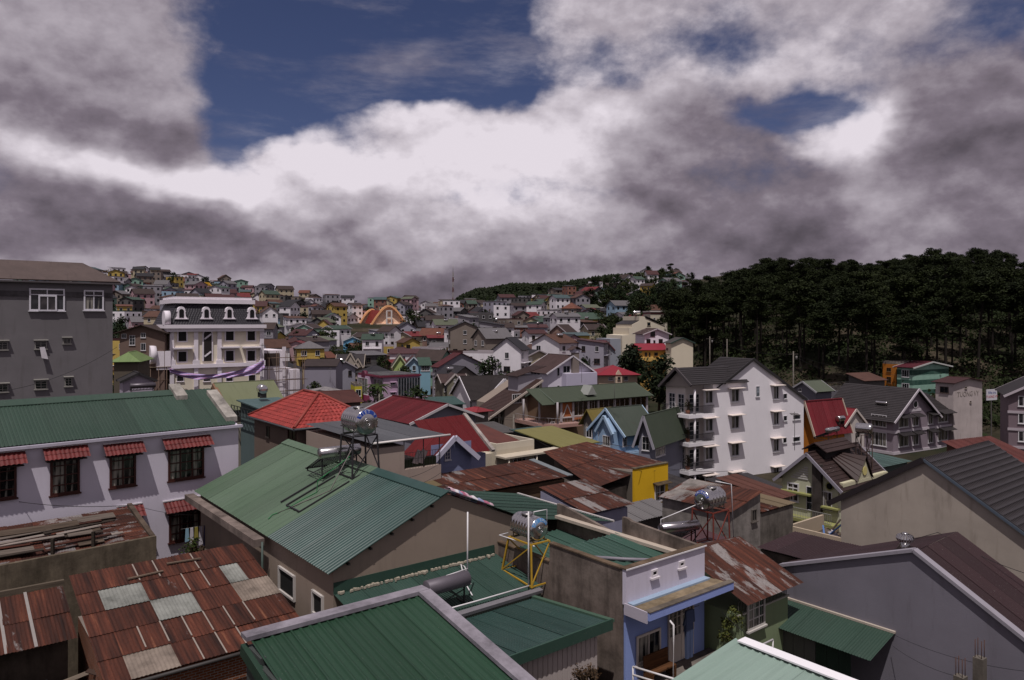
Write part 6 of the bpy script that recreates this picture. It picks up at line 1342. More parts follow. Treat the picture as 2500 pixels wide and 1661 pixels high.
courses(root, [V(3.4, -2.2, za-6.6), V(3.4, -5.0, za-6.6), V(w, -5.0, za-2.2), V(w, -2.2, za-2.2)], bt); MB().bar(V(3.2, -5.1, za-6.8), V(w, -5.1, za-2.3), .2, .3).build('verge_board', plaster('#b5a89e', .1), root); MB().prism([(4.5, -5, 0), (w, -5, 0), (w, -5, za-2.4), (4.5, -5, za-6.2)], (0, 5, 0)).build('porch_wall', plaster('#8d8178', .1), root); NOGO.append((*G.W(4, 3).xy, 9))
root, G, w, d, h = hpx('white house with large dark shingled roof and white barge boards', 1152, 126, 974, ur=1283, d=11, th=22, roof='gx', vr=920, over=.5, wall=plaster('#d6d0d4', .1), rmat=tile('#38302f', .8, .7), kind='tile', trim=plaster('#cbc6ca', .1), name='shingled_white_house')
wx(root, G, [(1175, 982, 1191, 994), (1147, 980, 1152, 996)], nx=2, fm=WF, gm=glass('#6a6664')); x = G.tx(1228); sgm = plaster('#8f8a8c', .15); MB().prism([(x-3.0, -.6, h+.1), (x+3.0, -.6, h+.1), (x, -.6, h+3.0)], (0, 4, 0)).build('cross_gable', sgm, root)
for sg_ in (-1, 1): MB().bar(V(x+sg_*3.3, -.75, h-.1), V(x, -.75, h+3.2), .3, .4).build('barge_board', plaster('#cbc6ca', .1), root); slab(root, [V(x+sg_*3.3, -.7, h+.0), V(x+sg_*3.3, 4, h+.0), V(x, 4, h+3.2), V(x, -.7, h+3.2)], tile('#38302f', .8, .7), .1)
r, G, w, d, h = hpx('small pavilion with crimson sheet roof in front of the shingled house', 1166, 104, 1004, ur=1192, ul=1136, th=40, roof='hip', vr=998, over=.6, wall=plaster('#6a625e', .2), rmat=paintmetal('#8e2a30', .5, .2), name='crimson_pavilion')
# --- olive house, big pale gable, dark gable
root, G, w, d, h = hpx('olive grey house with brown roof and small balcony', 1081, 140, 935, ur=1142, d=9, th=14, roof='gx', vr=915, over=.4, wall=plaster('#6f6a5c', .12), rmat=tile('#4a3733', .85), trim=plaster('#a59c98', .2), name='olive_grey_house')
x0, x1 = G.tx(1090), G.tx(1129); MB().prism([(x0, -1.0, 0), (x1, -1.0, 0), (x1, -1.0, h), ((x0+x1)/2, -1.0, h+1.5), (x0, -1.0, h)], (0, 1.0, 0)).build('gable_bay', plaster('#746f60', .12), root)
for sg_ in (0, 1): MB().bar(V((x0-.5, x1+.5)[sg_], -1.1, h-.35), V((x0+x1)/2, -1.1, h+1.7), .3, .26).build('barge_board', plaster('#aaa09c', .2), root); slab(root, [V((x0-.5, x1+.5)[sg_], -1.05, h-.3), V((x0-.5, x1+.5)[sg_], 4, h-.3), V((x0+x1)/2, 4, h+1.7), V((x0+x1)/2, -1.05, h+1.7)], tile('#4a3733', .85), .1)
for rr in ((1084, 942, 1090, 957), (1101, 944, 1108, 958), (1112, 946, 1117, 960), (1120, 946, 1126, 960), (1106, 925, 1110, 932), (1113, 922, 1117, 931), (1091, 974, 1098, 990)): q = G.rx(*rr); window(root, 'x', q, 2, 1, WF, glass(), off=1.0 if 1092 < rr[0] < 1128 else 0)
zb = G.z(x1, 0, 968); MB().box(x0+1, -2.0, zb-.2, x1+.3, -1.0, zb).build('balcony_slab', plaster('#8d8578'), root); railing(root, [(x0+1, -1.9, zb), (x1+.2, -1.9, zb)], .9, WF, .3)
root, G, w, d, h = hpx('large house with plain pale gable wall and dark red roof', 1071, 165, 896, ur=1185, ul=1056, th=36, roof='gy', vr=863, rf=.46, over=.4, wall=plaster('#8f8a94', .18), rmat=tile('#5e2528', .85), trim=None, name='pale_gable_house'); autowin(root, 'y', d, h, 3, 1, split=False)
root, G, w, d, h = hpx('narrow house with black sheet roof and grey weathered gable', 1102, 152, 922, ur=1165, ul=1062, th=36, roof='gy', vr=896, rf=.5, over=.4, wall=plaster('#6d6660', .35), rmat=tile('#2f2c30', .85), name='black_gable_house'); tank('water_tank', 'steel tank on the black sheet roof', G.W(1.5, 3, h+1.1), G.th, .9, 1.3, simple=True)
# --- pink house, beige house, blank grey wall and their neighbours
def pink():
    G = Fr(936, 148, 0, 34); w, d = G.tx(1024), G.ty(884); G.O.z = ground(*G.W(w/2, d/2).xy)-1.5; h = G.z(0, 0, 922); pk = plaster('#b59ab0', .08)
    root = G.root('pink_house', 'pink three-storey house with magenta edged flat roof and glazed bay'); MB().box(0, 0, 0, w, d, h).build('wall', pk, root); MB().box(-.9, -.3, h, w+.3, d, h+.35).build('roof_edge', flat('#6a2438', .6), root); MB().box(-.5, .2, h+.351, w, d-.3, h+.45).build('roof_deck', concrete('#5c5a5c'), root)
    x0 = G.tx(971); MB().box(x0, -.25, h-4.2, w, -.003, h-.3).build('glazed_gallery', glass('#2a3034', 0), root)
    for i in range(9): x = x0+(w-x0)*i/8; MB().box(x-.04, -.3, h-4.2, x+.04, -.25, h-.3).build('mullion', flat('#8f8c92'), root)
    MB().box(x0-1, -1.2, 0, G.tx(1040), -.3, h-4.3).build('lower_wall', pk, root)
    for v in (934, 958): q = G.rx(954, v, 965, v+6); window(root, 'x', q, 3, 1, WF); awning(root, 'x', q, .4, .2, .06, .05, pk)
    zf = h-3.3; MB().box(-1.0, d*.45, zf-3, -.0, d, h-.1).build('bay', pk, root); window(root, 'y', (d*.5, d*.97, zf-.6, h-.5), 6, 2, WF, glass('#3a3a3c', 1), off=1.0); window(root, 'y', (.3, d*.42, zf-.4, h-.5), 3, 2, WF, glass('#3a3a3c', 1))
    MB().box(-1.2, d*.42, zf-1.9, -1.0, d+.1, zf-.7).build('balcony_front', flat('#8a3a5a', .6), root); window(root, 'y', (1.2, 2.2, 2.5, 5), 1, 3, WF); MB().tube([(-1.05, d*.72, h+.0), (-.3, d*.72, h+.0)], 1.0, 18).build('arched_head', flat('#5a2036', .6), root)
    NOGO.append((*G.W(w/2, d/2).xy, 7))
pink()
r, G, w, d, h = hpx('narrow lemon yellow house front beside the pink house', 866, 152, 944, ur=884, d=6, th=20, roof='flat', wall=plaster('#b5a832', .15), rmat=concrete(), name='lemon_house', rise=1); autowin(r, 'x', w, h, 2, 1)
root, G, w, d, h = hpx('beige house with dark shingled roof and twin front gables', 822, 186, 895, ur=884, d=10, th=8, roof='gx', vr=866, over=.5, wall=plaster('#8d8178', .12), rmat=tile('#3b3436', .85), trim=plaster('#a89c90', .2), name='twin_gable_house')
for u0, u1, up in ((838, 874, 3.4), (865, 884, 2.0)):
    x0, x1 = G.tx(u0), G.tx(u1); xm = (x0+x1)/2; MB().prism([(x0, -.9, h-.2), (x1, -.9, h-.2), (xm, -.9, h+up-.3)], (0, 4, 0)).build('front_gable', plaster('#958a80', .12), root)
    for xe in (x0-.3, x1+.3): MB().bar(V(xe, -1.0, h-.3), V(xm, -1.0, h+up), .35, .3).build('barge_board', plaster('#a89c90', .2), root); slab(root, [V(xe, -.95, h-.3), V(xe, 4, h-.3), V(xm, 4, h+up), V(xm, -.95, h+up)], tile('#3b3436', .85), .1)
wx(root, G, [(823, 900, 834, 914), (838, 900, 851, 914), (867, 903, 876, 916)], nx=2, fm=flat('#6a5f58'), gm=glass('#231c1a', 1)); MB().box(-.2, -1.3, h-3.3, w, 0, h-3.0).build('balcony_slab', plaster('#a5988c'), root)
r, G, w, d, h = hpx('house with a blank pale lavender end wall and dark brown roof', 741, 158, 895, ur=820, d=9, th=4, roof='gx', vr=878, rf=.5, over=.3, wall=plaster('#8d8894', .08), rmat=tile('#3c302d', .85), name='blank_wall_house')
r, G, w, d, h = hpx('low shed with pale curved cement roof', 738, 128, 962, ur=822, d=6, th=6, roof='gy', vr=953, over=.2, wall=plaster('#7c7870', .25), rmat=concrete('#8d8888', .4), name='cement_roof_shed')
r, G, w, d, h = hpx('house with faded red-brown tile roof behind the tiled hip', 800, 95, 985, ur=880, d=8, th=30, roof='gx', vr=958, over=.4, wall=plaster('#6a5a52', .3), rmat=tile('#6e4640', .9), kind='tile', name='faded_tile_house')
r, G, w, d, h = hpx('pale blue townhouse with brown gabled roof', 994, 186, 888, ur=1026, d=9, th=10, roof='gy', vr=872, over=.5, wall=plaster('#8fa8b8', .1), rmat=tile('#55302e', .85), kind='slab', trim=plaster('#b5c0c8', .1), name='pale_blue_townhouse'); wx(r, G, [(1007, 893, 1015, 905), (995, 895, 1000, 912)], nx=2, fm=WF)
r, G, w, d, h = hpx('lime green townhouse with dark gabled roof', 960, 188, 892, ur=993, d=9, th=10, roof='gy', vr=868, over=.4, wall=plaster('#9cab6c', .1), rmat=tile('#4a3734', .85), trim=plaster('#b5b89c', .1), name='lime_townhouse'); wx(r, G, [(976, 898, 986, 910)], nx=2, fm=WF)
r, G, w, d, h = hpx('blue house with glazed upper gallery and green awning roof', 1026, 180, 893, ur=1051, d=9, th=10, roof='sy', rise=1.4, over=.4, wall=plaster('#7fa5b5', .1), rmat=paintmetal('#33563f', .5, .2), name='glazed_blue_house'); wx(r, G, [(1028, 893, 1049, 906)], nx=5, nz=2, fm=WF)
r, G, w, d, h = hpx('dark roofed house with one white side wall', 893, 172, 912, ur=960, ul=872, th=30, roof='hip', vr=893, over=.5, wall=plaster('#b5b0b0', .12), rmat=tile('#2f2d31', .85), name='black_hip_house')
r, G, w, d, h = hpx('small house with pale green hipped roof', 750, 228, 868, ur=800, d=9, th=20, roof='hip', vr=853, over=.8, wall=plaster('#46564c', .2), rmat=paintmetal('#7f9868', .55, .2), name='green_hip_house'); autowin(r, 'x', w, h, 2, 4)
r, G, w, d, h = hpx('brick house under ribbed rusty brown roof', 852, 250, 858, ur=910, d=9, th=4, roof='gx', vr=838, over=.7, wall=brick('#8f5a44'), rmat=tile('#6d4a3c', .9), kind='corr', name='brick_house'); autowin(r, 'x', w, h, 2, 3)
# --- cluster below the wood edge: tall cream house etc.
def cream_tall():
    G = Fr(1519, 206, 0, 14); w = G.tx(1630); d = 12; G.O.z = ground(*G.W(w/2, 0).xy)-2; root = G.root('stepped_cream_house', 'tall cream house with stepped side wall and shiny tank on top', 'building'); Z = lambda u, v: (G.tx(u), 0, G.z(G.tx(u), 0, v)); cm = plaster('#d6ccb8', .08)
    prof = [(G.tx(1519), 0, 0), (w, 0, 0), Z(1628, 796), Z(1613, 793), Z(1575, 776), Z(1573, 773), Z(1561, 772), Z(1561, 784), Z(1543, 793), Z(1543, 801), Z(1536, 801), Z(1536, 818), Z(1519, 819)]
    MB().prism(prof, (0, d, 0)).build('wall', cm, root); x0, x1 = G.tx(1575), G.tx(1622); slab(root, [V(x1, -.3, prof[3][2]), V(x1, d, prof[3][2]), V(x0, d, prof[4][2]+.3), V(x0, -.3, prof[4][2]+.3)], DKT, .2); slab(root, [V(prof[8][0], .3, prof[8][2]), V(prof[8][0], d, prof[8][2]), V(prof[7][0], d, prof[7][2]), V(prof[7][0], .3, prof[7][2])], DKT, .2)
    wx(root, G, [(1580, 787, 1588, 796)], nx=1, fm=flat('#8a8070')); tank('water_tank', 'shiny steel tank on top of the tall cream house', G.W(G.tx(1562), 2, G.z(G.tx(1562), 0, 770)+.2), 0, 1.1, 1.8, simple=True); NOGO.append((*G.W(w/2, 5).xy, 9))
    MB().box(-3.2, 1, 0, -.002, d, prof[-1][2]-1).build('side_wing', plaster('#8f939c', .15), root)
cream_tall()
r, G, w, d, h = hpx('white gabled house with dark brown windows and brown roof', 1574, 192, 815, ur=1633, d=9, th=6, roof='gy', vr=803, over=.6, wall=plaster('#dfd3dc', .07), rmat=BRT, trim=plaster('#b8aeb2', .1), name='white_gabled_house'); wx(r, G, [(1588, 810, 1599, 822), (1578, 828, 1588, 841), (1595, 831, 1600, 840), (1608, 828, 1618, 841)], nx=2, fm=flat('#2c1e1c'), gm=glass('#1c1412'))
r, G, w, d, h = hpx('ochre yellow house with long crimson roof and front balcony', 1562, 182, 854, ur=1626, d=8, th=4, roof='gx', vr=840, over=.6, wall=plaster('#b08d4e', .1), rmat=paintmetal('#8e2a38', .5, .1), name='ochre_house'); wx(r, G, [(1574, 861, 1580, 870), (1584, 861, 1588, 872), (1597, 861, 1606, 869)], nx=2, fm=flat('#5a4a38')); zb = G.z(0, 0, 873); MB().box(-.3, -1.6, zb-.9, w+.3, -.1, zb).build('balcony', plaster('#c09c58', .1), r)
r, G, w, d, h = hpx('plain cream house with grey gabled roof by the wood', 1639, 178, 837, ur=1692, ul=1625, th=16, roof='gy', vr=825, over=.4, wall=plaster('#d3c7b2', .07), rmat=tile('#4c4846', .85), trim=flat('#34443e'), name='plain_cream_house'); wx(r, G, [(1627, 850, 1631, 855)], 'y', nx=1, fm=flat('#5a5248'))
r, G, w, d, h = hpx('cream block with maroon striped parapet', 1588, 228, 767, ur=1629, d=9, th=4, roof='flat', wall=plaster('#b5ad9c', .1), rmat=concrete(), trim=flat('#6a2a30', .6), name='maroon_striped_block', rise=1); wx(r, G, [(1595, 776, 1600, 783), (1612, 776, 1617, 783)], nx=2, fm=WF); MB().box(-.2, -.4, h+.6, w+.3, d, h+1.0).build('top_slab', plaster('#b5ada8'), r)
r, G, w, d, h = hpx('salmon bungalow with crimson hipped roof and small arched gable', 1462, 150, 914, ur=1556, d=9, th=6, roof='hip', vr=893, over=.7, wall=plaster('#b5a08c', .1), rmat=paintmetal('#8a2230', .5, .15), name='crimson_bungalow')
x0, x1 = G.tx(1501), G.tx(1517); MB().prism([(x0, -.6, 0), (x1, -.6, 0), (x1, -.6, h-.2), ((x0+x1)/2, -.6, h+.9), (x0, -.6, h-.2)], (0, .6, 0)).build('porch_gable', plaster('#baa592', .1), r); wx(r, G, [(1485, 921, 1497, 929), (1523, 919, 1533, 930)], nx=4, fm=WF); q = G.rx(1506, 920, 1513, 928); window(r, 'x', q, 1, 1, flat('#5a4a40'), glass(), off=.62)
r, G, w, d, h = hpx('white walled building with a bright orange-red painted corner', 1409, 190, 869, ur=1424, d=8, th=8, roof='flat', wall=plaster('#c4bab4', .1), rmat=concrete(), name='white_corner_building', rise=1)
r, G, w, d, h = hpx('bright orange-red painted house block beside the white corner', 1424, 188, 870, ur=1454, d=8, th=8, roof='flat', wall=plaster('#b8441e', .08), rmat=concrete(), name='orange_red_block', rise=1)
r, G, w, d, h = hpx('dark striped house with orange and black gable panels', 1462, 205, 852, ur=1496, d=9, th=20, roof='gy', vr=833, over=.5, wall=plaster('#7c7880', .12), rmat=paintmetal('#7c2a30', .5, .15), trim=flat('#5a2a2a'), name='panel_gable_house'); x = G.tx(1479); MB().box(x-.9, -.08, h-3, x+.9, -.003, h+.8).build('dark_panel', flat('#2c2c34'), r); MB().box(x-2.6, -.06, h-1.6, x-.95, -.003, h+.1).build('orange_panel', plaster('#b86a3a'), r)
r, G, w, d, h = hpx('salmon pink gabled house with crimson roof', 1308, 205, 862, ur=1331, d=9, th=5, roof='gy', vr=850, over=.3, wall=plaster('#c08a80', .08), rmat=paintmetal('#8e2430', .5, .15), name='salmon_house'); wx(r, G, [(1316, 855, 1320, 859)], nx=1, fm=flat('#5a3a34'))
r, G, w, d, h = hpx('pale green block with white edge stripe', 1273, 200, 862, ur=1307, d=8, th=8, roof='flat', wall=plaster('#93a07a', .1), rmat=concrete(), trim=plaster('#b8b8a8'), name='pale_green_block', rise=1); autowin(r, 'x', w, h*.6, 2, 2)
r, G, w, d, h = hpx('small mint green house with two windows', 1157, 225, 862, ur=1190, d=8, th=6, roof='sy', rise=.5, over=.4, wall=plaster('#7fbfae', .1), rmat=paintmetal('#4a6a60', .5, .2), name='mint_house'); wx(r, G, [(1164, 866, 1170, 871), (1178, 865, 1184, 870)], nx=2, fm=flat('#4a5a54'))
r, G, w, d, h = hpx('sky blue house with white barge boards and grey roof', 838, 275, 834, ur=884, d=12, th=12, roof='gy', vr=824, over=.4, wall=plaster('#6fa8cc', .08), rmat=paintmetal('#8a9498', .5, .1), name='sky_blue_house')
r, G, w, d, h = hpx('brown villa with arched window and pointed gable left of the mansard house', 292, 118, 812, ur=402, d=10, th=8, roof='gy', vr=795, over=.7, wall=plaster('#6a5850', .12), rmat=tile('#43352f', .85), name='brown_villa'); wx(r, G, [(297, 815, 309, 826), (344, 813, 356, 825), (344, 838, 356, 856)], nx=2, fm=WF); wx(r, G, [(316, 819, 330, 843)], nx=2, nz=3, fm=WF)
r, G, w, d, h = hpx('low white gabled house with black corrugated roof under the mansard house', 300, 84, 930, ur=375, ul=292, th=35, roof='gy', vr=912, over=.3, wall=plaster('#aca2b0', .1), rmat=tile('#2d2829', .85), kind='corr', trim=flat('#2a2728'), name='black_corrugated_house'); solar('solar_heater', 'grey drum heater at the foot of the white gable', G.W(.5, -1.8, h-1.2), G.th, 2.6, .6, .4, flat('#565056', .4, .4), 8, 1.0)
r, G, w, d, h = hpx('small house with lime green hipped roof beside the grey block', 278, 104, 880, ur=336, d=8, th=15, roof='hip', vr=860, over=.5, wall=plaster('#5a5248', .2), rmat=paintmetal('#7c9a4c', .55, .2), name='lime_hip_house')
# --- mansard mansion under construction
def mansard():
    G = Fr(415, 120, 0, 36); w, d = G.tx(634), 12.; G.O.z = ground(*G.W(w/2, 4).xy)-1; root = G.root('mansard_mansion', 'white French style mansion under construction with black mansard roof and round dormers', 'building')
    h = G.z(0, 0, 797); zt = G.z(0, 0, 731); cr_ = plaster('#ddd3c0', .05); wt = plaster('#e0d8de', .06)
    MB().box(0, 0, 0, w, d, h).build('wall', cr_, root); b = MB()
    MB().box(-.9, -.9, h-.35, w+.9, d+.9, h+.25).build('cornice', wt, root); MB().box(-.6, -.6, h-.9, w+.6, d+.6, h-.35).build('frieze', wt, root)
    sl = 1.3; sh = tile('#2f2c33', .9, .55); A, B, C, D = V(-.3, -.3, h+.25), V(w+.3, -.3, h+.25), V(w+.3, d+.3, h+.25), V(-.3, d+.3, h+.25); a, b_, c, e = V(sl, sl, zt-.6), V(w-sl, sl, zt-.6), V(w-sl, d-sl, zt-.6), V(sl, d-sl, zt-.6)
    tiles(root, [A, B, b_, a], sh, .42, .36, .04, maxn=300, name='shingle'); courses(root, [D, A, a, e], sh, .36); courses(root, [B, C, c, b_], sh, .36); slab(root, [C, D, e, c], sh, .1)
    MB().box(sl-.7, sl-.7, zt-.6, w-sl+.7, d-sl+.7, zt+.1).build('roof_cornice', wt, root); MB().box(sl-.3, sl-.3, zt+.1, w-sl+.3, d-sl+.3, zt+.5).build('roof_parapet', wt, root)
    for u in (443, 504, 560, 615):
        x = G.tx(u); zb_ = G.z(x, 0, 778); dm = thing
        DS = .68; pts = [(x+(p-x)*DS, q*DS) for p, q in [(x-1.35, 0), (x-1.0, .5), (x-.85, 1.5), (x-1.05, 1.75), (x-.85, 1.85)]+[(x+.85*math.cos(math.pi-t*math.pi/8), 1.95+.95*math.sin(t*math.pi/8)) for t in range(9)]+[(x+.85, 1.85), (x+1.05, 1.75), (x+.85, 1.5), (x+1.0, .5), (x+1.35, 0)]]
        o = MB().prism([(p, -.1, zb_+q) for p, q in pts], (0, 1.5, 0)).build('dormer', wt, root); MB().box(x-1.05, -.25, zb_-.12, x+1.05, .3, zb_-.005).build('dormer_sill', wt, root)
        pn = [(x-.36, .12), (x+.36, .12)]+[(x+.36*math.cos(t*math.pi/8), 1.2+.36*math.sin(t*math.pi/8)) for t in range(9)]
        MB().prism([(p, -.14, zb_+q) for p, q in pn], (0, .03, 0)).build('dormer_pane', flat('#151414', .4), root)
    for u0, u1 in ((414, 424), (473, 483), (530, 540), (634, 643)):
        x0, x1 = G.tx(u0), G.tx(u1); MB().box(x0, -.3, 0, x1, 0, h-.95).build('pilaster', wt, root); zc_ = G.z(x0, 0, 884); MB().box(x0-.2, -.45, zc_-.6, x1+.2, -.0, zc_+.3).build('pilaster_base', wt, root)
    blk = flat('#171312', .7)
    for u0, u1 in ((435, 455), (551, 570), (604, 622)):
        for v0, v1 in ((808, 833), (859, 883)):
            if u0 > 500: v0 -= 2; v1 -= 2
            r_ = G.rx(u0-3, v0-3, u1+3, v1+3); window(root, 'x', r_, 1, 1, wt, blk, dep=.16, fw=.2, sill=False); MB().box(r_[0]-.5, -.4, r_[3]+.15, r_[1]+.5, 0, r_[3]+.5).build('window_head', wt, root)
            if v0 < 840: MB().box(r_[0]-.7, -.9, r_[2]-1.1, r_[1]+.7, 0, r_[2]-.85).build('window_ledge', wt, root)
    x0, x1 = G.tx(497), G.tx(516); xm, rr = (x0+x1)/2, (x1-x0)/2; zb_, ztp = G.z(xm, 0, 882), G.z(xm, 0, 816)
    arch = lambda r, z1: [(xm-r, -.1, zb_), (xm+r, -.1, zb_)]+[(xm+r*math.cos(t*math.pi/10), -.1, z1+r*math.sin(t*math.pi/10)) for t in range(11)]
    MB().prism([(p[0], -.18, p[2]) for p in arch(rr*1.35, ztp)], (0, .17, 0)).build('arch_surround', wt, root); MB().prism([(p[0], -.22, p[2]) for p in arch(rr, ztp)], (0, .03, 0)).build('stair_opening', flat('#241d1c', .7), root)
    for zz in (.15, .72): MB().bar(V(x0+.1, -.26, lerp(zb_, ztp+rr, zz)), V(x1-.1, -.26, lerp(zb_, ztp+rr, zz+.16)), .1, .25).build('stair_flight', wt, root)
    zs = G.z(0, 0, 896); MB().box(-.4, -.5, zs-.3, w+.5, 0, zs+.3).build('string_course', wt, root)
    for u in (440, 505, 560, 615):
        r_ = G.rx(u-9, 915, u+9, 932); window(root, 'x', r_, 1, 1, wt, blk, dep=.1)
    # right wing and left turret
    MB().box(w+.02, 2.5, 0, w+5.5, d, h-4.4).build('wing_wall', wt, root); MB().box(w+5.52, 3, 0, w+8.2, d, h-8).build('low_wing_wall', wt, root)
    for z in (h-4.2, h-8.2): 
        for x in (w+.4, w+5.1): MB().box(x-.3, 2.2, z-2.2, x+.3, 2.5, z+.4).build('wing_pier', wt, root)
    MB().box(w+1.2, 2.4, h-7.2, w+4.3, 2.5, h-4.9).build('wing_opening', flat('#3a2f2a', .8), root); MB().box(w+1.4, 2.4, h-13, w+3.2, 2.5, h-11.2).build('wing_opening', flat('#1c1614', .8), root)
    for zc__, xx, rr_ in ((h+1.3, -.9, 1.25), (h-4.6, -3.0, 1.5)): MB().tube([(xx, .4, zc__), (xx+.9, .4, zc__)], rr_, 22).build('round_gable', wt, root); MB().box(xx+.9, -.6, zc__-2.4, .0 if xx > -2 else .0, 2.4, zc__+.6).build('round_gable_body', wt, root)
    # scaffolding
    sc = thing('scaffolding', 'thin bamboo and steel scaffolding around the mansion wing', 'scaffolding', G.W(w+.3, .8), G.th); sm = flat('#5d4a3e', .7)
    for i in range(6):
        for j in range(2): MB().tube([(i*1.6, j*.9, 0), (i*1.6, j*.9, h-4.5)], .045, 5).build('pole', sm, sc)
    for z in range(2, int(h-4), 2): MB().tube([(-.4, 0, z), (8.6, 0, z)], .04, 5).build('ledger', sm, sc); MB().tube([(-.4, .9, z), (8.6, .9, z)], .04, 5).build('ledger', sm, sc)
    sc2 = thing('scaffolding', 'scaffolding on the turret side of the mansion', 'scaffolding', G.W(-4.2, -.6), G.th)
    for i in range(4):
        for j in range(2): MB().tube([(i*1.2, j*1.2, 0), (i*1.2, j*1.2, h-6.5)], .05, 5).build('pole', sm, sc2)
    for z in range(3, int(h-6), 2): MB().tube([(-.3, 0, z), (4, 0, z)], .05, 5).build('ledger', sm, sc2)
    MB().box(-.4, -.1, h-6.6, 4.2, 1.4, h-6.5).build('deck', wood('#8a7a68'), sc2)
    # tarpaulins
    tp = thing('tarpaulin', 'striped purple tarpaulin slung along the mansion front', 'tarpaulin', G.W(0, -.9, zs-.4), G.th); b = MB(); N, Mv = 40, 7; r_ = random.Random(3)
    for i in range(N+1):
        t = i/N; x = lerp(-.3, w+.4, t); sag = -1.5*math.sin(math.pi*t)**.8+.9*t*t; hh = .55+.35*abs(math.sin(t*5.2+.4))+(1.0*t**3)
        for j in range(Mv): q = j/(Mv-1); b.v.append((x, -.25*math.sin(q*9+t*20)-.15*math.sin(t*37+q*3)-.3, sag+.3-hh*q))
    for i in range(N):
        for j in range(Mv-1): b.face((i*Mv+j, (i+1)*Mv+j, (i+1)*Mv+j+1, i*Mv+j+1), 0, True)
    b.build('sheet', plastic_sheet(), tp)
    gn = thing('safety_net', 'dark green safety net sagging below the mansion tarpaulin', 'net', G.W(0, -1.0, zs-3.8), G.th); b = MB()
    for i in range(N+1):
        t = i/N; x = lerp(.5, w+1, t)
        for j in range(4): q = j/3; b.v.append((x, -.3-.1*math.sin(t*30+q*4), -.5*math.sin(math.pi*t)-.7*abs(math.sin(t*7))-1.7*q))
    for i in range(N):
        for j in range(3): b.face((i*4+j, (i+1)*4+j, (i+1)*4+j+1, i*4+j+1), 0, True)
    b.build('sheet', flat('#1e2f2a', .8), gn); NOGO.append((*G.W(w/2, 6).xy, 13)); NOGO.append((*G.W(w+4, 6).xy, 7))
mansard()
# --- church
def church():
    Y = 400; p = PX(950, 790, Y); root = thing('church', 'peach church with pointed orange arch shells and white bell frame', 'church', (p.x, p.y, p.z-4), R(14)); og, pe, rd = flat('#e0a473', .7), flat('#eecbb0', .8), tile('#8a332c')
    def shell(cx, w, H, y0, y1, nm, face):
        N = 14; pts = []
        for i in range(N+1): t = i/N; x = -w/2*(1-t**1.0); pts.append((cx+x*(1-.0), H*(1-(1-t)**1.65)))
        L_ = pts+[(2*cx-x, z) for x, z in reversed(pts[:-1])]
        b = MB(); 
        for (xa, za), (xb, zb) in zip(L_, L_[1:]):
            n = 1.1; b.hexa([V(xa, y0, za), V(xb, y0, zb), V(xb, y1, zb), V(xa, y1, za)], [V(cx+(xa-cx)*1.1, y0, za*1.07+.2), V(cx+(xb-cx)*1.1, y0, zb*1.07+.2), V(cx+(xb-cx)*1.1, y1, zb*1.07+.2), V(cx+(xa-cx)*1.1, y1, za*1.07+.2)])
        b.build(nm, og, root)
        if face: MB().prism([(x, y0+2.2, z) for x, z in L_], (0, .3, 0)).build('front_wall', pe, root)
        return L_
    MB().box(-10, 1, 0, 10, 26, 4).build('base_wall', pe, root)
    for nm, cx, w, H, y0, y1, fc in (('arch_shell', 0, 21, 13.0, 0, 9, True), ('rear_arch_shell', -8.5, 16, 11.2, 9.2, 24, True)): shell(cx, w, H, y0, y1, nm, fc)
    MB().prism([(-9.2, 1, 3), (-4.6, 1, 11), (-9, 9.4, 11.5), (-13, 9.4, 3)], (.3, 0, 0)).build('side_roof', rd, root)
    wt = plaster('#cbc3bf', .05); sh = MB()
    for s in (-1.3, 1.3): sh.box(s-.35, -.4, 0, s+.35, .3, 11)
    for z in (3.5, 7, 10.6): sh.box(-1.3, -.3, z, 1.3, .2, z+.5)
    sh.build('bell_frame', wt, root); MB().box(-.15, 0, 13.6, .15, .3, 18.5).build('cross_upright', flat('#4a4648'), root); MB().box(-1.2, 0, 16.6, 1.2, .3, 17).build('cross_arm', flat('#4a4648'), root)
    NOGO.append((p.x, p.y+8, 16)); NOGO.append((p.x, p.y-22, 22)); NOGO.append((p.x+1, p.y-55, 18)); NOGO.append((p.x+2, p.y-85, 13))
church()
# --- radio mast
p = PX(1106, 752, 430); mast = thing('radio_mast', 'red and white lattice radio mast above the hillside houses', 'mast', (p.x, p.y, p.z-9), .3); b = [MB(), MB()]; H = 30; mr = flat('#5d3c38'), flat('#8d8886')
for k in range(10):
    z0, z1 = k*H/10, (k+1)*H/10; ra, rb = .75-.045*k, .75-.045*(k+1)
    for j in range(3):
        a0, a1 = j*2.094, (j+1)*2.094; P0, P1 = V(ra*math.cos(a0), ra*math.sin(a0), z0), V(rb*math.cos(a0), rb*math.sin(a0), z1); Q1 = V(rb*math.cos(a1), rb*math.sin(a1), z1); b[k % 2].bar(P0, P1, .2); b[k % 2].bar(P0, Q1, .12)
b[0].build('lattice', mr[0], mast); b[1].build('lattice', mr[1], mast); MB().tube([(0, 0, H), (0, 0, H+4)], .12, 6).build('aerial', mr[1], mast)
for z, a in ((9, 0), (10.5, 2), (8, 4), (26, 1)): MB().tube([(math.cos(a)*.9, math.sin(a)*.9, z), (math.cos(a)*1.3, math.sin(a)*1.3, z)], .6, 10).build('dish', flat('#b8b4b8'), mast)

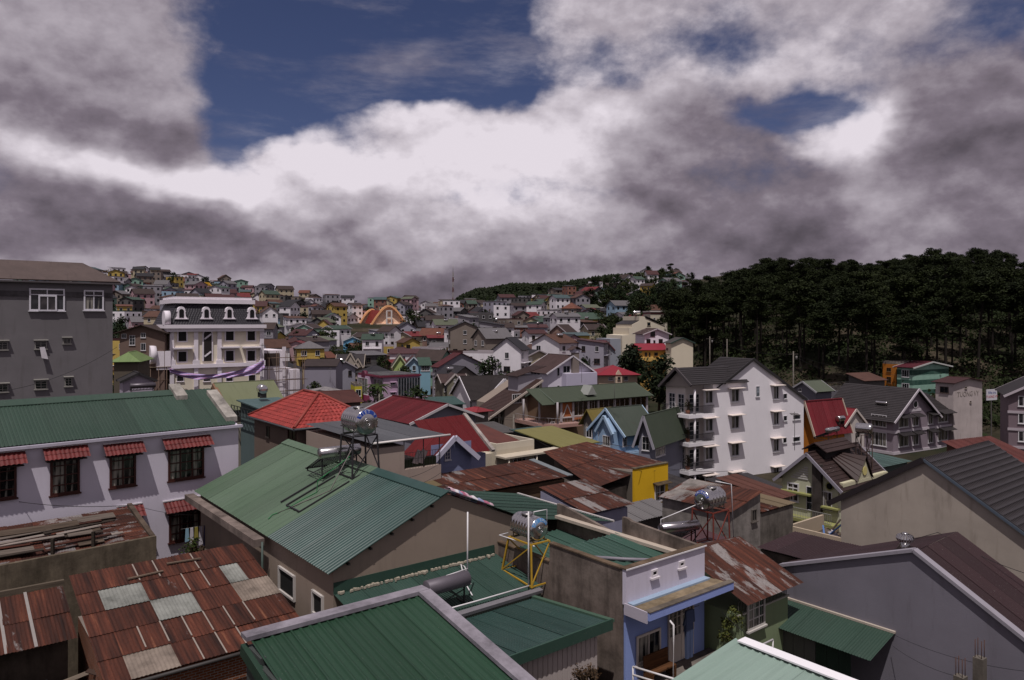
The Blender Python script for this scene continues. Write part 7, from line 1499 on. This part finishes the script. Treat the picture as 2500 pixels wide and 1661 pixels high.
# --- low sheds filling the yards
for lab, uc, Y_, ve, ur_, d_, rt_, rs, wc, rc, th_ in (
    ('low shed with dark grey sheet roof at the foot of the white block', 1812, 66, 1206, 1905, 4, 'sy', .5, '#5a5450', '#3f3c3e', 30),
    ('flat teal sheet roof below the lilac villa', 2140, 78, 1142, 2215, 4, 'sy', .3, '#4d5552', '#48645f', 35),
    ('low shed with rusty red roof beside the lime house', 1890, 58, 1218, 1928, 5, 'sy', .7, '#6b5d52', '#5e3a30', 38),
    ('low zinc roofed shed in front of the yellow wall', 1540, 47, 1272, 1640, 1.8, 'sy', .2, '#77716e', '#7f7b7b', 38),
    ('dark low shed behind the yellow wall', 1640, 62, 1196, 1700, 6, 'sy', .5, '#4a4643', '#3d3838', 38),
    ('shed with mottled red tile roof beyond the cement gable', 2450, 62, 1150, 2560, 5, 'sy', 1.6, '#5a4038', '#5e2f2a', 25),
    ('low shed with dark green sheets between cream parapet and olive awning', 1335, 82, 1078, 1400, 6, 'sy', .5, '#4a4a46', '#34504a', 38),
    ('low garage with grey roof below the white gabled pair', 1180, 88, 1062, 1260, 6, 'sy', .4, '#8a847e', '#56524f', 30),
    ('small store with green sheet roof beside the crimson pavilion', 1060, 112, 990, 1130, 6, 'sy', .5, '#4d5a58', '#2f5750', 20),
    ('grey cement store beside the broad gable house', 905, 100, 1010, 985, 7, 'sy', .5, '#6b6560', '#4f4c4a', 25)):
    r, G, w, d, h = hpx(lab, uc, Y_, ve, ur=ur_, d=d_, th=th_, roof=rt_, rise=rs, over=.35, wall=plaster(wc, .4), rmat=paintmetal(rc, .6, .3) if rc not in ('#5e3a30', '#5e2f2a') else tile(rc), kind='corr' if Y_ < 80 else 'slab', name='low_shed', cat='shed')
    autowin(r, 'x', w, max(h, 2.5), max(1, int(h/3)), 2, ww=.9)
# ================================================================ the rest of the town
WALLS = [('white', '#dcd6da', 17), ('cream', '#b3a78e', 6), ('pale grey', '#8a868c', 7), ('lavender', '#97949f', 4), ('pale blue', '#8ba2b4', 3), ('yellow', '#b39a55', 3), ('pink', '#b39398', 3), ('brick red', '#8a5140', 3), ('taupe', '#7d726a', 5), ('mint green', '#84a292', 2), ('dark grey', '#5a5757', 3)]
ROOFS = [('dark brown', '#40322e', 9), ('black', '#2c2a2e', 9), ('maroon', '#4e2c2c', 5), ('red', '#742a2c', 2), ('green', '#3c5444', 5), ('teal', '#445c5e', 2), ('rusty', '#5a3d31', 5), ('grey', '#6a6668', 9), ('olive', '#646a50', 2), ('terracotta', '#744636', 1.5)]
RT = [('gx', 7, 'gabled'), ('gy', 6, 'end-gabled'), ('flat', 3, 'flat'), ('hip', 2, 'hipped'), ('sy', 4, 'one-sided')]
rnd = random.Random(21)
def wpick(l, i): return rnd.choices(l, weights=[x[i] for x in l])[0]
WM = {n: (brick(h) if 'brick' in n else plaster(h, .3, 1.0)) for n, h, _ in WALLS}
RM = {n: tile(h, .9, .65) if n not in ('green', 'teal', 'olive', 'grey') else paintmetal(h, .55, .35) for n, h, _ in ROOFS}
DARKG = glass('#1d1f22')
cells = []
Y = 60.
while Y < 575:
    sp = 10.4 if Y < 230 else 11.2
    x = kx(250 if Y < 280 else 20)*Y
    while x < kx(2540)*Y:
        xx, yy = x+rnd.uniform(-2.6, 2.6), Y+rnd.uniform(-2.6, 2.6); u = CU+FPX*xx/yy; x += sp*rnd.uniform(.9, 1.15)
        if u < (262 if yy < 290 else 25) or u > 2530: continue
        if u > 1660 and yy > 128: continue
        if u > 1640 and yy > 170 and yy < 400: continue
        if u > 1450 and u < 1640 and 235 < yy < 455 and rnd.random() < .72: continue      # trees on the dark slope
        if yy > 535 and 650 < u < 1400: continue
        if yy < 168 and u < 700: continue
        if yy < 152 and u > 640: continue
        if yy < 188 and u > 1475: continue
        if yy < 150 and u > 1640: continue
        if any((xx-a)**2+(yy-b)**2 < (r+4.2)**2 for a, b, r in NOGO): continue
        cells.append((xx, yy, u))
    Y += sp*rnd.uniform(.85, 1.0)
cells.sort(key=lambda c: c[1])
def zone(u, Y):
    if Y < 130: return 'among the close houses of the valley'
    if u > 1640: return 'under the edge of the pine wood'
    if Y < 240: return 'on the valley floor'
    if u < 640: return 'on the hillside behind the mansard mansion'
    if u < 880: return 'behind the blank lavender wall'
    if u < 1010: return 'around the church'
    if u < 1300: return 'on the slope below the radio mast'
    return 'on the hill below the far woods'
far = MB(); fm = []; fi = {}
def fmat(m):
    if m.name not in fi: fi[m.name] = len(fm); fm.append(m)
    return fi[m.name]
NIND = 235; tanks = 0
for ci, (x, y, u) in enumerate(cells):
    wn_, wh, _ = wpick(WALLS, 2); rn, rh, _ = wpick(ROOFS, 2); rt, _, rlab = wpick(RT, 1)
    fl = rnd.choices([1, 2, 3, 4], weights=[4, 6, 3, 1])[0]; w, d = rnd.uniform(4.6, 9.0)*(1 if y < 230 else 1.1), rnd.uniform(6, 9.5); h = fl*3.05+rnd.uniform(0, .6); th = rnd.choice([5, 12, 20, 30, 38, 45, 62, 75])+rnd.uniform(-4, 4); rise = rnd.uniform(1.2, 2.6)
    if rt == 'sy': rise *= .5
    F_ = Fr(0, y, 0, th, X=x); c = [F_.W(a, b) for a in (0, w) for b in (0, d)]; gz = [ground(p.x, p.y) for p in c]; z0 = min(gz)-.5; h += .5+.5*(max(gz)-min(gz)); F_.O.z = z0
    nx_, ny_ = max(1, int(w/2.6)), max(1, int(d/3.2))
    if ci < NIND:
        lab = '%s %s house with %s %s roof %s' % (('low', 'two-storey', 'three-storey', 'tall')[fl-1], wn_, rn, rlab, zone(u, y))
        root = house(lab, F_, w, d, h, rt, rise, .5, .45, WM[wn_], RM[rn], 'slab', plaster('#a59ca0', .2) if rnd.random() < .3 else None, group='%s houses with %s roofs' % (wn_, rn), nogo=False)
        if y < 270:
            for f in range(fl):
                for face, L, n in (('x', w, nx_), ('y', d, ny_)):
                    for i in range(n):
                        if rnd.random() < .22: continue
                        cc = L*(i+.5)/n; zz = h-3.05*(fl-f)+.95; ww = rnd.choice([.9, 1.2, 1.5]); window(root, face, (cc-ww/2, cc+ww/2, zz, zz+1.35), 2, 1, WF if rnd.random() < .6 else flat('#4a3a32'), DARKG, split=False)
            if rnd.random() < .35 and fl > 1:
                zz = h-3.05+.1; MB().box(.2, -1.0, zz-.15, w-.2, 0, zz).build('balcony_slab', WM[wn_], root); railing(root, [(.25, -.95, zz), (w-.25, -.95, zz)], .85, WF if rnd.random() < .5 else flat('#33302f'), .45)
            if rnd.random() < .4:
                q = rnd.uniform(2, 4); MB().box(-q, .5, 0, -.02, d*.7, h*.45).build('annex_wall', WM[wn_], root); slab(root, [V(-q-.3, d*.72, h*.45), V(-q-.3, .3, h*.45), V(0, .3, h*.45+.7), V(0, d*.72, h*.45+.7)], RM[rnd.choice(['rusty', 'green', 'grey'])], .06, 'annex_roof')
        else:
            for face, L, n in (('x', w, nx_), ('y', d, ny_)):
                for i in range(n): cc = L*(i+.5)/n; window(root, face, (cc-.6, cc+.6, h-2.0, h-.7), 1, 1, WF, DARKG, split=False)
        if rnd.random() < .38 and y < 300:
            tanks += 1; p = F_.W(w*.5, d*.3, h+(1.3 if rt != 'flat' else .6)); tank('water_tank', 'small shiny steel tank on the %s roof of a %s house' % (rn, wn_), p, rnd.uniform(0, 3), .9, 1.4, simple=True, group='rooftop tanks over %s roofs on %s houses' % (rn, wn_))
    else:
        mw, mr_ = fmat(WM[wn_]), fmat(RM[rn]); md = fmat(DARKG); P = lambda a, b, z: tuple(F_.W(a, b, z))
        if rt == 'gy': far.prism([P(0, 0, 0), P(w, 0, 0), P(w, 0, h), P(w/2, 0, h+rise), P(0, 0, h)], F_.ey*d, mw)
        elif rt in ('gx', 'hip'): far.prism([P(0, 0, 0), P(0, d, 0), P(0, d, h), P(0, d/2, h+rise), P(0, 0, h)], F_.ex*w, mw)
        else: far.prism([P(0, 0, 0), P(w, 0, 0), P(w, d, 0), P(0, d, 0)], (0, 0, h), mw)
        o = .5; k = .12
        def sl_(q): far.hexa([P(*a) for a in q], [P(a[0], a[1], a[2]+k) for a in q], mr_)
        if rt == 'gy': s = rise/(w/2); sl_([(-o, d+o, h-s*o), (-o, -o, h-s*o), (w/2, -o, h+rise), (w/2, d+o, h+rise)]); sl_([(w+o, -o, h-s*o), (w+o, d+o, h-s*o), (w/2, d+o, h+rise), (w/2, -o, h+rise)])
        elif rt in ('gx', 'hip'): s = rise/(d/2); sl_([(-o, -o, h-s*o), (w+o, -o, h-s*o), (w+o, d/2, h+rise), (-o, d/2, h+rise)]); sl_([(w+o, d+o, h-s*o), (-o, d+o, h-s*o), (-o, d/2, h+rise), (w+o, d/2, h+rise)])
        else: sl_([(-.2, -.2, h), (w+.2, -.2, h), (w+.2, d+.2, h+rise*.4), (-.2, d+.2, h+rise*.4)])
        for f in range(fl):
            for i in range(nx_): cc = w*(i+.5)/nx_; zz = h-3.05*(fl-f)+.95; far.hexa([P(cc-.55, -.05, zz), P(cc+.55, -.05, zz), P(cc+.55, 0.05, zz), P(cc-.55, .05, zz)], [P(cc-.55, -.05, zz+1.3), P(cc+.55, -.05, zz+1.3), P(cc+.55, 0.05, zz+1.3), P(cc-.55, .05, zz+1.3)], md)
            for i in range(ny_): cc = d*(i+.5)/ny_; zz = h-3.05*(fl-f)+.95; far.hexa([P(-.05, cc-.55, zz), P(.05, cc-.55, zz), P(.05, cc+.55, zz), P(-.05, cc+.55, zz)], [P(-.05, cc-.55, zz+1.3), P(.05, cc-.55, zz+1.3), P(.05, cc+.55, zz+1.3), P(-.05, cc+.55, zz+1.3)], md)
tag(far.build('distant_houses', fm), 'mass of small distant houses covering the far slopes', 'houses', kind='stuff')
# ---------------------------------------------------------------- trees of the town
BT = [broad_proto(31, 8, '#333e22', .75), broad_proto(32, 8.5, '#2b3a20', .7), broad_proto(33, 7.5, '#3d4626', .75), broad_proto(34, 10, '#232e1b', .7, conic=True)]
TN = ['dark rounded leafy tree', 'dense green leafy tree', 'olive green leafy tree', 'dark cone-shaped tree']
EX = [(1012, 118, 8.5, 1, 'dark feathery tree in front of the pink house'), (1182, 142, 7, 0, 'round dark tree beside the pale gable house'), (1201, 143, 7.5, 0, 'taller round dark tree beside the pale gable house'), (1428, 182, 9, 1, 'black-green tree beside the orange-red block'), (1458, 134, 8.5, 2, 'large olive tree behind the gallery house'), (1478, 140, 7, 2, 'smaller olive tree in front of the bungalow'), (1528, 165, 10, 3, 'tall dark cypress left of the ochre house'), (1545, 166, 11.5, 3, 'tallest dark cypress beside the ochre house'), (1560, 160, 8, 1, 'broad dark tree under the ochre house'),
      (1140, 190, 9, 1, 'large tree beside the white tiled wall'), (1005, 330, 14, 0, 'dark tree right of the church'), (1150, 250, 13, 1, 'big dark tree in the middle of the valley'), (700, 140, 6, 2, 'tree behind the scaffolding'), (1660, 150, 6, 2, 'bush beside the plain cream house'), (1880, 126, 6, 1, 'bushy tree behind the white block'), (2010, 112, 5, 2, 'shrub with reddish tips below the mossy gable house'), (1620, 100, 4, 2, 'small tree beside the blue gables'), (1120, 112, 5, 2, 'leafy shrub below the olive grey house'), (1290, 100, 4, 2, 'small garden tree beside the slanted house')]
for u, y, H, k, lab in EX:
    x = kx(u)*y; plant_tree(BT[k], 'leafy_tree' if k < 3 else 'cypress_tree', lab, x, y, ground(x, y)-.2, H/8)
r2 = random.Random(33); n = 0
def zt(u, y):
    return 'on the dark slope below the far woods' if (u > 1400 and y > 230) else zone(u, y)
while n < 270:
    u = r2.uniform(262, 1700); y = r2.uniform(130, 545)
    if n < 95: u = r2.uniform(1425, 1660); y = r2.uniform(240, 500)
    if any((kx(u)*y-a)**2+(y-b)**2 < (q+1.5)**2 for a, b, q in NOGO): continue
    if n >= 95 and any((kx(u)*y-a-3)**2+(y-b-4)**2 < 30 for a, b, _ in cells): 
        if r2.random() < .8: continue
    x = kx(u)*y; k = r2.choice([0, 0, 1, 1, 2, 3]); z = zt(u, y)
    plant_tree(BT[k], 'leafy_tree' if k < 3 else 'cypress_tree', TN[k]+' '+z, x, y, ground(x, y)-.3, r2.uniform(.7, 1.35)*(1.25 if n < 95 else 1), group=TN[k]+'s '+z); n += 1
for i in range(14):
    u = r2.uniform(1380, 1660); y = r2.uniform(470, 540); x = kx(u)*y
    plant_tree(PINES[i % 6], 'pine_tree', 'tall pine on the hilltop among the highest houses', x, y, ground(x, y)-.3, r2.uniform(.45, .75), group='pines on the hilltop')
# palm
p = PX(922, 990, 122); pm = thing('palm_tree', 'slender palm tree in front of the pink house', 'palm', (p.x, p.y, ground(p.x, p.y)), 0); Hh = PX(922, 945, 122).z-ground(p.x, p.y)
MB().tube([(0, 0, 0), (.05, 0, Hh*.5), (0, 0, Hh)], [.18, .13, .1], 8).build('trunk', wood('#5d5348'), pm)
for i in range(15):
    a = i*2.4; up = .9-.12*(i % 6); b = MB(); L = 2.3
    for j in range(9):
        t = j/8; c = V(math.cos(a)*L*t, math.sin(a)*L*t, Hh+up*L*t*.9-1.5*t*t*1.1); s = V(-math.sin(a), math.cos(a), 0)*(.30*math.sin(math.pi*min(1, t*.9+.1))+.02); b.v += [tuple(c-s-V(0, 0, .12)), tuple(c), tuple(c+s-V(0, 0, .12))]
    for j in range(8):
        for k in range(2): b.face((3*j+k, 3*j+k+1, 3*j+4+k, 3*j+3+k))
    b.build('frond', leaf('#37461f', .8), pm)
# ---------------------------------------------------------------- poles and wires
def pole(u, vt, Y, label, arm=True):
    t = PX(u, vt, Y); g = ground(t.x, t.y); o = thing('utility_pole', label, 'pole', (t.x, t.y, g), r2.uniform(-.4, .4)); MB().tube([(0, 0, -.5), (0, 0, t.z-g)], [.17, .11], 8).build('shaft', concrete('#7d766e', .3), o)
    if arm: MB().box(-.9, -.06, t.z-g-.6, .9, .06, t.z-g-.48).build('cross_arm', flat('#4a443e'), o); MB().tube([(.5, -.2, t.z-g-1.6), (.5, -.2, t.z-g-.9)], .2, 8).build('transformer', flat('#6a6664'), o)
    return t
t1 = pole(1733, 822, 180, 'concrete utility pole at the edge of the wood'); t2 = pole(1937, 858, 140, 'concrete utility pole in front of the scrub'); t3 = pole(1470, 1086, 76, 'dark utility pole beside the light blue house'); t4 = pole(926, 962, 118, 'utility pole in front of the pink house'); t5 = pole(1254, 1012, 100, 'utility pole in front of the slanted house', False); t6 = pole(1775, 828, 176, 'bare concrete post at the edge of the wood', False)
def wire(a, b, sag, label, r=.012):
    a, b = Vector(a), Vector(b); pts = []
    for i in range(17): t = i/16; q = a.lerp(b, t); q.z -= sag*4*t*(1-t); pts.append(q)
    pipe('cable', label, pts, r, flat('#1c1a1b', .6), 'cable', n=4)
wire(t3-V(0, 0, .5), t5-V(0, 0, .5), .8, 'overhead cable from the blue house pole to the slanted house', .02); wire(t5-V(0, 0, .4), t4-V(0, 0, .5), 1, 'overhead cable from the slanted house to the pink house', .02); wire(t3-V(0, 0, .7), PX(1790, 1150, 60), .7, 'overhead cable towards the white block', .015); wire(t1-V(0, 0, .5), t2-V(0, 0, .5), 1.2, 'overhead cable along the edge of the wood', .02)
wire(PX(-30, 1212, 36), PX(325, 1233, 34), .25, 'black cable slung in front of the whitewashed house', .014); wire(PX(325, 1233, 34), PX(470, 1258, 37), .1, 'thin cable to the lower window of the whitewashed house', .008); wire(PX(-10, 958, 46), PX(285, 848, 52), .5, 'cable hanging in front of the grey block', .014)
wire(PX(2186, 1552, 27.7), PX(2510, 1640, 21.6), .2, 'thin cable along the grey gable wall', .007); wire(PX(2180, 1578, 27.3), PX(2350, 1655, 21.6), .15, 'lower thin cable along the grey gable wall', .007); wire(PX(1985, 1365, 33), PX(2290, 1300, 30.2), .12, 'pale cable rising over the maroon roof', .012); wire(PX(2290, 1300, 30.2), PX(2510, 1402, 27.5), .15, 'pale cable falling over the maroon roof', .012)
wire(PX(1760, 1492, 26.5), PX(1880, 1585, 20), .1, 'washing line beside the blue house', .01); wire(PX(1000, 1166, 43), PX(1076, 1130, 44.5), .1, 'black cable across the tan wall', .012); wire(PX(1010, 1186, 42.5), PX(1080, 1152, 44), .1, 'lower black cable across the tan wall', .012)
# washing beside the whitewashed house
ln = thing('washing_line', 'short washing line with blue, yellow and white clothes beside the whitewashed house', 'laundry', PX(452, 1292, 38.6), R(35))
for i, (c, L) in enumerate((('#7fa0b0', .7), ('#b9b4b8', .9), ('#8a7f3a', .6), ('#b8b2ba', 1.0), ('#3a3560', 1.1), ('#3c3668', 1.0), ('#b09a3a', .6))): MB().hexa([V(i*.23, .02*i, -L), V(i*.23+.2, .02*i, -L+.05), V(i*.23+.2, .02*i+.06, -L+.05), V(i*.23, .02*i+.06, -L)], [V(i*.23+.03, .02*i, 0), V(i*.23+.17, .02*i, 0), V(i*.23+.17, .02*i+.04, 0), V(i*.23+.03, .02*i+.04, 0)]).build('garment', flat(c, .9), ln)
MB().tube([(-.2, .05, .01), (1.9, .15, .01)], .01, 5).build('line', flat('#6a6664'), ln)
for k, (u, v, Y, s) in enumerate(((470, 1352, 38, 2.2), (1415, 1660, 22.5, 1.1), (1440, 1650, 22.6, 1.0), (1750, 1640, 23.5, .9))):
    pr = broad_proto(90+k, 1.0, ['#3f4d24', '#4a3a2c', '#5a4634', '#3f4d24'][k], .8, 320); p = PX(u, v, Y); q = thing('garden_plant', ('leafy plant under the washing beside the whitewashed house', 'reddish potted plant beside the blue wall', 'pink flowering plant beside the blue wall', 'small green plant behind the white railing')[k], 'plant', p-V(0, 0, s*.6), 0); q.scale = (s, s, s); put(pr[0], 'stem', q, (0, 0, 0)); put(pr[1], 'foliage', q, (0, 0, 0))
yc = thing('tarpaulin', 'orange yellow tarpaulin roof on a frame high on the hillside behind the mansion', 'tarpaulin', PX(494, 692, 430), .2); MB().prism([(-4, 0, -1), (4.5, 0, -1.4), (3, 0, .6), (-2, 0, .9)], (0, 5, 0)).build('sheet', flat('#b98a1e', .7), yc)
for a in (-4, 4): MB().box(a-.15, 0, -9, a+.15, .3, -1).build('post', wood('#6a4a3a'), yc)

# more cables over the valley street, aerials on the roofs
for k, (a, b_, sg_, lab) in enumerate(((t3-V(0, 0, .9), PX(1447, 1040, 84), .5, 'service cable to the light blue house'), (t3-V(0, 0, 1.0), PX(1372, 1090, 77), .4, 'service cable to the awning shop'), (t3-V(0, 0, .8), PX(1310, 1075, 66), .7, 'slack cable to the cream parapet house'), (t3-V(0, 0, 1.2), PX(1600, 1150, 56), .4, 'slack cable to the yellow wall'),
    (t5-V(0, 0, .8), PX(1150, 990, 120), .5, 'service cable to the shingled white house'), (t5-V(0, 0, .6), PX(1360, 1020, 111), .5, 'service cable to the gallery house'), (t4-V(0, 0, .8), PX(1010, 930, 140), .6, 'service cable in front of the pink wall'), (t4-V(0, 0, .6), PX(800, 985, 95), .8, 'long cable to the faded tile house'), (t2-V(0, 0, .8), PX(2110, 925, 128), .8, 'cable from the scrub pole to the grey tiled house'), (t2-V(0, 0, .6), PX(2290, 915, 135), 1.4, 'long cable to the striped house'), (PX(1560, 1150, 54.8), PX(1740, 1120, 84), .5, 'cable from the yellow wall to the white block'))):
    wire(a, b_, sg_, lab, .016)
for u, v, Y_, lab in ((806, 935, 157, 'thin television aerial in front of the blank lavender wall'), (1500, 990, 84, 'thin television aerial on the blue gabled roof'), (1940, 1100, 61, 'thin television aerial on the lime gable'), (640, 925, 66, 'thin television aerial on the olive roof'), (1420, 935, 112, 'thin television aerial on the gallery roof')):
    p = PX(u, v, Y_); o = thing('television_aerial', lab, 'aerial', p, r2.uniform(0, 3)); MB().tube([(0, 0, 0), (0, 0, 3.2)], .025, 5).build('mast', flat('#5a5654'), o); MB().bar((-.7, 0, 3.0), (.7, 0, 3.0), .03).build('boom', flat('#5a5654'), o)
    for i in range(6): MB().bar((-.6+i*.24, -.35, 3.0), (-.6+i*.24, .35, 3.0), .02).build('element', flat('#5a5654'), o)
